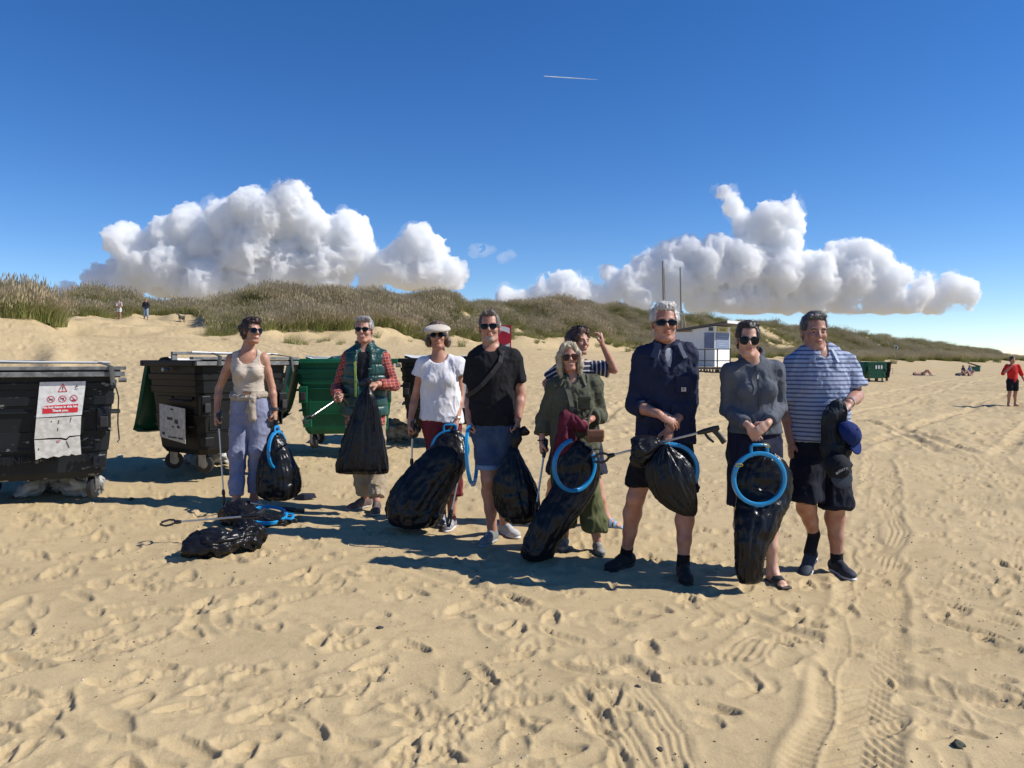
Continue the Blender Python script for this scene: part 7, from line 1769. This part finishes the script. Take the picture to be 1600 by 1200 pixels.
# white notice at the right of bin 4
mb = MB(); mb.prism([(.86, .46), (1.02, .46), (1.02, 1.0), (.86, 1.0)], -.03, -.024); nb4 = mb.build('notice', m_pap, bin4)
mb = MB(); mb.prism([(.87, .84), (1.01, .84), (1.01, .90), (.87, .90)], -.033, -.0315); mb.build('red_banner', m_red, nb4)
# hook and cord on bin 1
mb = MB(); mb.tube([(1.245, -.105, 1.06), (1.27, -.10, 1.0), (1.285, -.09, .93), (1.275, -.07, .70), (1.285, -.07, .55)], .006, 6); mb.tube([(1.285, -.09, .55), (1.27, -.09, .53), (1.285, -.09, .51), (1.30, -.09, .53), (1.285, -.09, .55)], .005, 6); mb.build('hook_cord', m_rub, bin1, smooth=True)
# rubbish under the bins
m_sack = mat('sack_grey_white', (.50, .49, .45), .55, base2=(.22, .22, .20), nscale=7, bump=.004, bscale=40)
gA = [gp(22, 779, .03), gp(50, 775, .07), gp(80, 768, .10), gp(110, 770, .13), gp(138, 773, .11), gp(155, 772, .04)]
bag('dirty pale sack dragged under the nearest big bin', [(gA[0], .02, .02, A3(0, 1, 0)), (gA[1], .10, .04, A3(0, 1, 0)), (gA[2], .12, .07, A3(0, 1, 0)), (gA[3], .16, .12, A3(0, 1, 0)), (gA[4], .15, .11, A3(0, 1, 0)), (gA[5], .03, .03, A3(0, 1, 0))], material=m_sack, seed=31, crumple=.03, pamp=.14, pleats=14, seg=90, sub=8, name='rubbish_sack', group='rubbish lying under the bins', flat_bottom=flat_z(*hit(90, 780)))
gA = [gp(292, 726, .02), gp(303, 727, .07), gp(318, 728, .05), gp(324, 727, .01)]
bag('grey crumpled sheet under the corner of the black bin', [(gA[0], .02, .02, A3(0, 1, 0)), (gA[1], .10, .08, A3(0, 1, 0)), (gA[2], .08, .06, A3(0, 1, 0)), (gA[3], .02, .02, A3(0, 1, 0))], material=mat('sheet_grey', (.28, .28, .27), .6), seed=33, crumple=.03, pamp=.2, pleats=10, seg=60, sub=6, name='plastic_sheet', group='rubbish lying under the bins')
gA = [gp(330, 724, .03), gp(342, 724, .09), gp(354, 724, .07), gp(366, 722, .02)]
bag('white crumpled carton under the black bin behind the woman in beige', [(gA[0], .03, .02, A3(0, 1, 0)), (gA[1], .11, .07, A3(0, 1, 0)), (gA[2], .10, .06, A3(0, 1, 0)), (gA[3], .02, .02, A3(0, 1, 0))], material=mat('carton_white', (.6, .59, .56), .5), seed=35, crumple=.035, pamp=.2, pleats=10, seg=60, sub=6, name='carton', group='rubbish lying under the bins')
p = gp(320, 729, .0); mb = MB(); mb.box((-.05, -.01, 0), (.05, .01, .16), Matrix.Rotation(R(14), 4, 'X') @ Matrix.Rotation(R(-10), 4, 'Y')); o = mb.build('cardboard', mat('cardboard', (.20, .12, .08), .8, noise=.2)); o.location = tuple(p); tag(o, 'upright brown cardboard piece against the black bin', 'cardboard')
gA = [gp(600, 690, .10), gp(608, 690, .16), gp(625, 688, .14), gp(640, 686, .06)]
bag('pale torn rag lying right of the man in the padded vest', [(gA[0], .03, .02, A3(0, 1, 0)), (gA[1], .16, .14, A3(0, 1, 0)), (gA[2], .12, .10, A3(0, 1, 0)), (gA[3], .03, .02, A3(0, 1, 0))], material=mat('rag_pale', (.42, .40, .34), .7, base2=(.16, .15, .12), nscale=9), seed=37, crumple=.04, pamp=.22, pleats=10, seg=70, sub=6, name='torn_rag', group='rubbish lying under the bins', flat_bottom=flat_z(*hit(615, 697)))
mb = MB()
for k in range(2):
    q = [gp(598 + 6 * k + j * 8, 700 + 2.5 * math.sin(j * 1.7 + k) - k, .025) for j in range(5)]; mb = MB(); c0 = q[0]; mb.tube([a - c0 for a in q], .012, 6, flat=(.4, 1.5)); o = mb.build('webbing_strap', mat('strap_black_%d' % k, (.03, .03, .028), .7), smooth=True); o.location = tuple(c0)
    tag(o, ('upper', 'lower')[1 - k] + ' dark webbing strap trailing on the sand from the torn rag', 'strap', 'webbing straps trailing from the torn rag')

# ================================================================ the beach patrol hut
hd = 50.0; hc = P(1116.5, 579, hd); HUTZ = zb(hc.x, hc.y)
al = R(40); a_dir = Vector((-math.cos(al), math.sin(al), 0)); b_dir = Vector((math.sin(al), math.cos(al), 0))
hut = empty('patrol_hut', (hc.x, hc.y, HUTZ - .02), 'white wooden patrol hut with a slanted roof on the sand behind the group', 'hut')
Mh = Matrix(((a_dir.x, b_dir.x, 0, 0), (a_dir.y, b_dir.y, 0, 0), (0, 0, 1, 0), (0, 0, 0, 1)))
zt0 = P(1116.5, 579, hd).z - HUTZ; K = hd / FPX
def hz(py): return CAM_H + (562 - py) * K - HUTZ
m_hw = mat('hut_white', (.80, .80, .77), .6, noise=.04); m_roof = mat('hut_roof', (.10, .10, .10), .7); m_rt = mat('roof_trim_white', (.74, .73, .70), .5); m_sh = mat('shutter_blue_grey', (.20, .25, .36), .6, base2=(.16, .20, .30), nscale=3)
La, Lb = 3.1, 2.3; z0_, z1_ = max(.35, hz(576.5)), hz(519)
mb = MB()
zr0, zr1 = hz(509), hz(517.5)     # roof is higher at the near corner
v = [(0, 0, z0_), (La, 0, z0_), (La, Lb, z0_), (0, Lb, z0_), (0, 0, zr0), (La, 0, zr1), (La, Lb, zr1), (0, Lb, zr0)]
mb.add([Mh @ Vector(p) for p in v], [(0, 3, 2, 1), (4, 5, 6, 7), (0, 1, 5, 4), (1, 2, 6, 5), (2, 3, 7, 6), (3, 0, 4, 7)]); mb.build('wall', m_hw, hut)
mb = MB(); v = [(-.9, -.15, zr0 + .16), (La + .2, -.15, zr1 - .02), (La + .2, Lb + .3, zr1 - .02), (-.9, Lb + .3, zr0 + .16)]; v += [(a, b, c + .14) for a, b, c in v]
mb.add([Mh @ Vector(p) for p in v], [(0, 3, 2, 1), (4, 5, 6, 7), (0, 1, 5, 4), (1, 2, 6, 5), (2, 3, 7, 6), (3, 0, 4, 7)]); rf = mb.build('roof', m_roof, hut)
mb = MB(); mb.box((-.96, -.2, zr0 + .15), (-.905, Lb + .35, zr0 + .33), Mh); mb.build('fascia', m_rt, rf)
mb = MB(); mb.box((.72, -.045, z1_ - 1.02), (.05, -.003, z1_), Mh); s1_ = mb.build('shutter', m_sh, hut); 
mb = MB(); mb.box((-.045, .12, z1_ - 1.05), (-.003, Lb - .15, z1_), Mh); mb.build('shutter', m_sh, hut)
mb = MB(); mb.box((-.06, .3, z1_ + .06), (-.004, Lb - .45, z1_ + .36), Mh); sg_ = mb.build('yellow_sign', mat('sign_yellow', (.62, .52, .16), .6), hut)
mb = MB(); mb.box((-.066, .6, z1_ + .14), (-.062, Lb - .8, z1_ + .19), Mh); mb.build('sign_line', m_ink, sg_); mb = MB(); mb.box((-.066, .6, z1_ + .23), (-.062, Lb - .8, z1_ + .27), Mh); mb.build('sign_line', m_ink, sg_)
for zz in range(5):
    mb = MB(); mb.box((-.052, .5, z1_ - .25 - zz * .15), (-.047, Lb - .6 - .2 * (zz % 2), z1_ - .22 - zz * .15), Mh); mb.build('printed_line', mat('print_%d' % zz, (.35, .40, .5), .6), hut)
mb = MB(); mb.box((.12, -.03, z1_ + .1), (.42, -.003, z1_ + .34), Mh); mb.build('vent', m_roof, hut)
mb = MB(); mb.box((1.6, -.03, z1_ + .08), (2.6, -.003, z1_ + .2), Mh); mb.build('name_board', mat('board_tan', (.30, .22, .12), .7), hut)
# railing and deck in front
m_rail = mat('rail_dark', (.03, .03, .03), .5)
for zz in (hz(545.5), hz(563), hz(575)):
    mb = MB(); mb.box((-1.6, -1.22, zz - .03), (La + .4, -1.18, zz + .02), Mh); mb.build('rail', m_rail, hut)
for xx in (-1.6, -.75, .1, 1.25, 2.4, 3.6):
    mb = MB(); mb.box((xx - .03, -1.23, .0), (xx + .03, -1.17, hz(545)), Mh); mb.build('post', m_rail, hut)
mb = MB(); mb.box((-1.7, -1.4, z0_ - .14), (La + .5, -.0, z0_ - .02), Mh); mb.build('deck', mat('deck_wood', (.16, .13, .09), .8, noise=.3), hut)
for k in range(26):
    mb = MB(); xx = -1.6 + k * .2; mb.box((xx, -1.42, -.1), (xx + .11, -1.40, z0_ - .15), Mh); mb.build('skirt_board', mat('skirt_wood', (.13, .105, .075), .85) if k == 0 else bpy.data.materials['skirt_wood'], hut)
# masts
def mast(label, px0, py0, px1, py1, d, r, stays=()):
    a, b = P(px1, py1, d), P(px0, py0, d); z_ = zb(a.x, a.y) - .2; a = Vector((a.x, a.y, z_)); mt = empty('mast', tuple(a), label, 'mast')
    mb = MB(); mb.tube([(0, 0, 0), (b - a) * .5, b - a], [r, r * .85, r * .6], 8); mb.build('pole', mat('mast_grey', (.20, .19, .17), .5), mt, smooth=True)
    for q0, q1 in stays:
        p, q = P(q0[0], q0[1], d), P(q1[0], q1[1], d + .3); mb = MB(); mb.tube([p - a, q - a], .035, 6); mb.build('stay', mat('stay_pale', (.38, .34, .28), .6), mt)
    return mt
mast('left tall mast rising behind the white-haired man with a second pale pole beside it', 1035.5, 408, 1039.5, 552, 56, .10, [((1037.5, 418), (1043, 552))])
mast('right thinner mast with a slanting stay beside the hut roof', 1062.8, 417.5, 1066.5, 545, 57, .08, [((1067, 486), (1074.5, 530)), ((1066, 486), (1060, 530))])
# red zone sign behind the man in black
rs = P(781, 600, 17.0); rsz = zb(rs.x, rs.y); k17 = 17.0 / FPX
sign = empty('zone_sign', (rs.x, rs.y, rsz), 'red board with a large white letter behind the man in black', 'sign')
zc = CAM_H + (562 - 531) * k17 - rsz
mb = MB(); mb.box((-.27, -.01, zc - .33), (.25, .02, zc + .32)); brd = mb.build('board', mat('sign_red', (.50, .008, .03), .5), sign)
Mz = np.eye(4); Mz[:3, 0] = (1, 0, 0); Mz[:3, 1] = (0, 0, 1); Mz[:3, 2] = (0, -1, 0); Mz[:3, 3] = (-.02, -.014, zc + .0)
text_mesh('lettering', 'C', .72, m_wt, Mz, brd, bold=.02)
mb = MB(); mb.tube([(-.0, .05, -.3), (-.0, .05, zc + .38)], .025, 8); mb.build('post', m_wt, sign, smooth=True)
# white D marker on the dune
dx_, dy_ = hit(1400, 549, 20, 400); dd = P(1400, 549, dy_); ds = empty('zone_marker', (dx_, dy_, zb(dx_, dy_)), 'small white letter marker standing on the far dune slope', 'sign')
kd = dy_ / FPX; mb = MB(); mb.box((-3 * kd, -.03, 2 * kd), (3 * kd, .03, 9.5 * kd)); bb = mb.build('board', mat('marker_green', (.05, .10, .06), .6), ds)
Mz = np.eye(4); Mz[:3, 1] = (0, 0, 1); Mz[:3, 2] = (0, -1, 0); Mz[:3, 3] = (0, -.05, 5.8 * kd); text_mesh('lettering', 'D', 9.5 * kd, m_wt, Mz, bb, bold=.25 * kd)
mb = MB(); mb.tube([(0, .05, -.2), (0, .05, 4 * kd)], .3 * kd, 6); mb.build('post', m_hw, ds)
# far bins
fx, fy = hit(1353, 596, 20, 90)
m_g2 = mat('far_green', (.010, .11, .06), .5)
bin5 = wheelie_bin('far green bin with white blocks printed on it, right of the polo shirt', (fx + .1, fy), 6, m_g2, m_lid, lid='side', H=1.25, zb_=soft_z(fx, fy), W=1.30)
for xx in (.50, .68, .86):
    mb = MB(); mb.box((xx, -.03, .80), (xx + .10, -.024, 1.02)); mb.build('printed_block', m_wt, bin5)
fx2, fy2 = fx + 1.12, fy + 1.3
bin6 = wheelie_bin('far black bin standing against the right of the far green bin', (fx2, fy2), -20, m_dark, m_dark, lid=None, H=1.22, zb_=soft_z(fx2, fy2), W=1.0, liner=[((.1, .05), (.9, .5), .02)])
# green beach shelter with a slanting canopy
sx, sy = hit(1522, 580.5, 20, 250); ks = sy / FPX; sh = empty('beach_shelter', (sx, sy, zb(sx, sy)), 'small dark green kiosk with a slanting canopy at the far dune foot', 'kiosk')
mb = MB(); mb.box((-3 * ks, -4 * ks, 0), (7 * ks, 4 * ks, 8 * ks)); mb.build('box', m_g2, sh)
mb = MB(); v = [(-8 * ks, -5 * ks, 12.5 * ks), (8 * ks, -5 * ks, 7.6 * ks), (8 * ks, 5 * ks, 7.6 * ks), (-8 * ks, 5 * ks, 12.5 * ks)]; v += [(a, b, c + .8 * ks) for a, b, c in v]; mb.add(v, [(0, 3, 2, 1), (4, 5, 6, 7), (0, 1, 5, 4), (1, 2, 6, 5), (2, 3, 7, 6), (3, 0, 4, 7)]); mb.build('canopy', mat('canopy_grey_green', (.10, .14, .13), .6), sh)
mb = MB(); mb.tube([(8.2 * ks, -4 * ks, 0), (8.2 * ks, -4 * ks, 12 * ks)], .25 * ks, 6); mb.build('post', m_hw, sh)

# ================================================================ people and dogs in the distance
def far_person(label, d, J, head, H=1.75, top=None, bottom=None, bt=.8, sl=.9, hairm=None, shoes=None, res=2.8, group=None, **k):
    s = Person(label, d, J, head, H=H, group=group, **k); feet_joints(s); s.build_body(bare='LR', res=res)
    h = .014
    if top:
        s.garment('shirt', sleeves(s, .02, sl, cut=False) + s.torso(.02) + [half(s.hipc - A3(0, 0, .03), DN)], top, h, dict(amp=.006, size=.08, seed=3))
    if bottom: s.garment('trousers' if bt > 1.2 else 'shorts', legs_(s, .028, bt, flat=True) + pelvis(s, .018) + [half(s.hipc + A3(0, 0, .12), (0, 0, 1))], bottom, h, dict(amp=.006, size=.08, seed=4))
    s.hair('hair', s.hair_cap(.012, .085), hairm, h=.012, amp=.003)
    return s
def jf(px, py0, py1, d, w=1.0, armL=None, armR=None, ang=0, step=.0):
    """joints of a standing figure between head top py0 and feet py1"""
    h = py1 - py0; Y = lambda t: py1 - h * t
    J = dict(neck=(px, Y(.835), .02), shL=(px - .105 * h * w, Y(.805)), shR=(px + .105 * h * w, Y(.805)), hipL=(px - .05 * h * w, Y(.50)), hipR=(px + .05 * h * w, Y(.50)), knL=(px - .055 * h * w - step * h * .4, Y(.27), -.03), knR=(px + .055 * h * w + step * h * .4, Y(.27), -.03),
             elL=(px - .15 * h * w, Y(.62), .03), elR=(px + .15 * h * w, Y(.62), .03), wrL=(px - .14 * h * w, Y(.50), -.05), wrR=(px + .14 * h * w, Y(.50), -.05), footL=(px - .07 * h * w - step * h, Y(0), -15 + ang), footR=(px + .07 * h * w + step * h, Y(0), 15 + ang))
    if armL: J['elL'], J['wrL'] = [(px + a * h, Y(b), c) for a, b, c in armL]
    if armR: J['elR'], J['wrR'] = [(px + a * h, Y(b), c) for a, b, c in armR]
    return J, (px, Y(.925), 0, 0, 0, 0, h * d / FPX / 1.75)
hd_ = hair_mat('far_hair_dark', (.03, .025, .02), (.02, .015, .01))
GF = 'people far off on the beach and dunes'
rx, ry = hit(1582, 634, 10, 60); J, hd6 = jf(1582, 557, 635, ry, 1.05, armL=[(-.20, .64, -.05), (-.02, .80, -.25)], armR=[(.19, .62, .02), (.26, .47, -.1)])
J['neck'] = (1582, 571, .02)
rm = far_person('man in red t-shirt and black shorts walking alone at the right edge', ry, J, hd6, H=78 * ry / FPX, top=cloth('red_tshirt', (.62, .03, .03)), bottom=cloth('far_black', (.014, .016, .022)), bt=.85, hairm=hd_, skin=sk_deep, group=GF, hands=dict(L=(unit(A3(.5, 0, .8)), (0, 1, 0), GRIP), R=(DN, (-1, 0, 0), GRIP, .04, .5, -1)))
wx, wy = hit(186, 499, 25, 90); J, hd6 = jf(186, 467, 499.5, wy, .95, armL=[(-.13, .64, -.15), (.02, .66, -.25)], armR=[(.13, .64, -.15), (-.02, .64, -.25)])
far_person('walker in white shorts on the dune path, left one of two', wy, J, hd6, H=32 * wy / FPX, top=cloth('far_top_pale', (.45, .38, .33)), bottom=cloth('far_white', (.7, .7, .68)), bt=.6, hairm=hd_, skin=sk_mid, res=3, group=GF)
wx, wy = hit(228, 499, 25, 90); J, hd6 = jf(228, 467, 499.5, wy, 1.0, armL=[(-.17, .65, -.05), (-.05, .60, -.2)], armR=[(.17, .65, -.05), (.05, .60, -.2)], step=.02)
far_person('walker in dark jacket and pale jeans on the dune path, right one of two', wy, J, hd6, H=32 * wy / FPX, top=cloth('far_jacket', (.035, .035, .045)), bottom=cloth('far_jeans', (.30, .38, .50)), bt=1.9, sl=1.9, hairm=hair_mat('far_hat', (.35, .25, .15), (.3, .2, .12)), skin=sk_mid, res=3, group=GF)
def simple_figure(label, prims_by_part, group=GF, h=.03):
    """small seated or lying figure: one continuous body plus clothing parts"""
    allp = [p for _, pr_, _ in prims_by_part for p in pr_]; lo, hi = bounds(allp, 0); o = (lo + hi) / 2; o[2] = lo[2]
    r = empty('person', tuple(o), label, 'person', group)
    for nm, pr_, m_ in prims_by_part: V, Fq = net(pr_, h); mesh_obj(nm, V - o, Fq, m_, r)
    return r
# sunbather on the back with raised knees
lx, ly = hit(1443, 587, 20, 200); lz = zb(lx, ly); 
def T_(a, b, c): return A3(lx + a, ly + b, lz + c)
simple_figure('sunbather lying on the back with knees up on the far sand', [('body', [ell(T_(-.80, 0, .14), (.10, .09, .11), .03), cone(T_(-.68, 0, .12), T_(-.1, 0, .13), .13, .13, .05), cone(T_(-.1, .08, .13), T_(.32, .08, .48), .09, .07, .04), cone(T_(-.1, -.08, .13), T_(.36, -.08, .46), .09, .07, .04), cone(T_(.32, .08, .48), T_(.62, .08, .06), .06, .045, .03), cone(T_(.36, -.08, .46), T_(.68, -.08, .06), .06, .045, .03), cone(T_(-.6, .16, .1), T_(-.55, .3, .32), .05, .04, .03), cone(T_(-.55, .3, .32), T_(-.78, .1, .3), .04, .04, .02)], sk_deep),
               ('shorts', [cone(T_(-.16, 0, .135), T_(.02, 0, .17), .15, .14, .05)], cloth('swim_black', (.02, .02, .03))), ('hair', [ell(T_(-.86, 0, .15), (.08, .10, .11), .02)], hd_)])
mb = MB(); mb.box((-.9, -.35, 0), (.9, .35, .02)); o = mb.build('towel', cloth('towel_pale', (.5, .45, .42))); o.location = (lx, ly, lz + .01); tag(o, 'pale towel under the far sunbather', 'towel')
for i, (px, lb, tc_, fl) in enumerate(((1505, 'left one of two people sitting far off by the kiosk', (.08, .08, .10), 1), (1515, 'right one of two people sitting far off by the kiosk', (.20, .30, .42), -1))):
    lx, ly = hit(px, 587, 20, 200); lz = zb(lx, ly)
    simple_figure(lb, [('body', [ell(T_(0, 0, .88), (.10, .11, .13), .03), cone(T_(0, 0, .72), T_(0, .02, .15), .15, .17, .05), cone(T_(-.1, 0, .12), T_(-.25 * fl, -.35, .42), .09, .07, .04), cone(T_(.1, 0, .12), T_(.25 * fl, -.35, .40), .09, .07, .04), cone(T_(-.25 * fl, -.35, .42), T_(-.1, -.6, .06), .06, .045, .03), cone(T_(.25 * fl, -.35, .4), T_(.3 * fl, -.6, .06), .06, .045, .03), cone(T_(-.17, 0, .62), T_(-.28, -.25, .4), .06, .045, .03), cone(T_(.17, 0, .62), T_(.28, -.25, .4), .06, .045, .03)], sk_mid),
                   ('shirt', [cone(T_(0, 0, .70), T_(0, .02, .15), .17, .19, .05)], cloth('far_shirt_%d' % i, tc_)), ('hair', [ell(T_(0, .02, .94), (.115, .12, .10), .02)], hd_)])
lx, ly = hit(1497, 587, 20, 200); lz = zb(lx, ly); V, Fq = net([ell((0, 0, .1), (.28, .2, .16), .03), ell((.2, 0, .18), (.14, .12, .12), .05)], .04); o = mesh_obj('beach_bag', V, Fq, cloth('beach_bag', (.10, .10, .13))); o.location = (lx, ly, lz); tag(o, 'dark beach bag left of the two people sitting far off', 'bag')
# two dogs at the foot of the dune
def dog(label, px, py, yaw, col, k=1.0, down=0.0):
    x, y = hit(px, py, 20, 90); z = zb(x, y); r = empty('dog', (x, y, z), label, 'dog', 'dogs on the dune path', rz=R(yaw))
    q = [cone((-.22, 0, .46), (.0, 0, .44), .115, .10, .03, (0, 1, 0), 1.15), cone((0, 0, .44), (.20, 0, .47), .10, .125, .03, (0, 1, 0), 1.2), cone((.22, 0, .50), (.36, 0, .66 - down), .085, .06, .03), ell((.42, 0, .70 - down), (.085, .065, .065), .02), cone((.46, 0, .69 - down), (.58, 0, .66 - down * 1.25), .042, .028, .02),
         cone((-.30, 0, .52), (-.42, 0, .62), .03, .022, .02), cone((-.42, 0, .62), (-.50, 0, .76), .022, .014, .02)]
    for sg in (-1, 1):
        q += [cone((.21, sg * .075, .42), (.19, sg * .08, .22), .055, .030, .03), cone((.19, sg * .08, .22), (.20, sg * .08, .04), .028, .022, .02), cone((.20, sg * .08, .03), (.245, sg * .08, .025), .026, .024, .01)]
        q += [cone((-.22, sg * .075, .44), (-.15, sg * .085, .30), .085, .050, .03), cone((-.15, sg * .085, .30), (-.29, sg * .085, .19), .042, .026, .02), cone((-.29, sg * .085, .19), (-.26, sg * .085, .04), .024, .021, .02), cone((-.26, sg * .085, .03), (-.215, sg * .085, .025), .026, .024, .01)]
        q += [cone((.39, sg * .05, .75 - down), (.37, sg * .075, .69 - down), .022, .014, .01)]
    V, Fq = net(q, .014); V = V * k + vnormals(V, Fq) * (.006 * n3(V / .03, 3))[:, None]; mesh_obj('body', V, Fq, mat('fur_' + col, dict(black=(.016, .015, .014), grey=(.07, .065, .06))[col], .8, noise=.4, nscale=12), r)
    mb = MB(); mb.tube([(.29 * k, .0, (.60 - down * .5) * k), (.31 * k, 0, (.585 - down * .5) * k)], .082 * k, 14); mb.build('dog_collar', mat('collar_' + col, (.25, .05, .04), .5), r)
    return r
dog('slim dark dog standing on the dune path, left one of two', 284, 504, 250, 'grey', .95)
dog('black dog sniffing with its head low at the grass edge', 328, 505, 20, 'black', .85, down=.28)
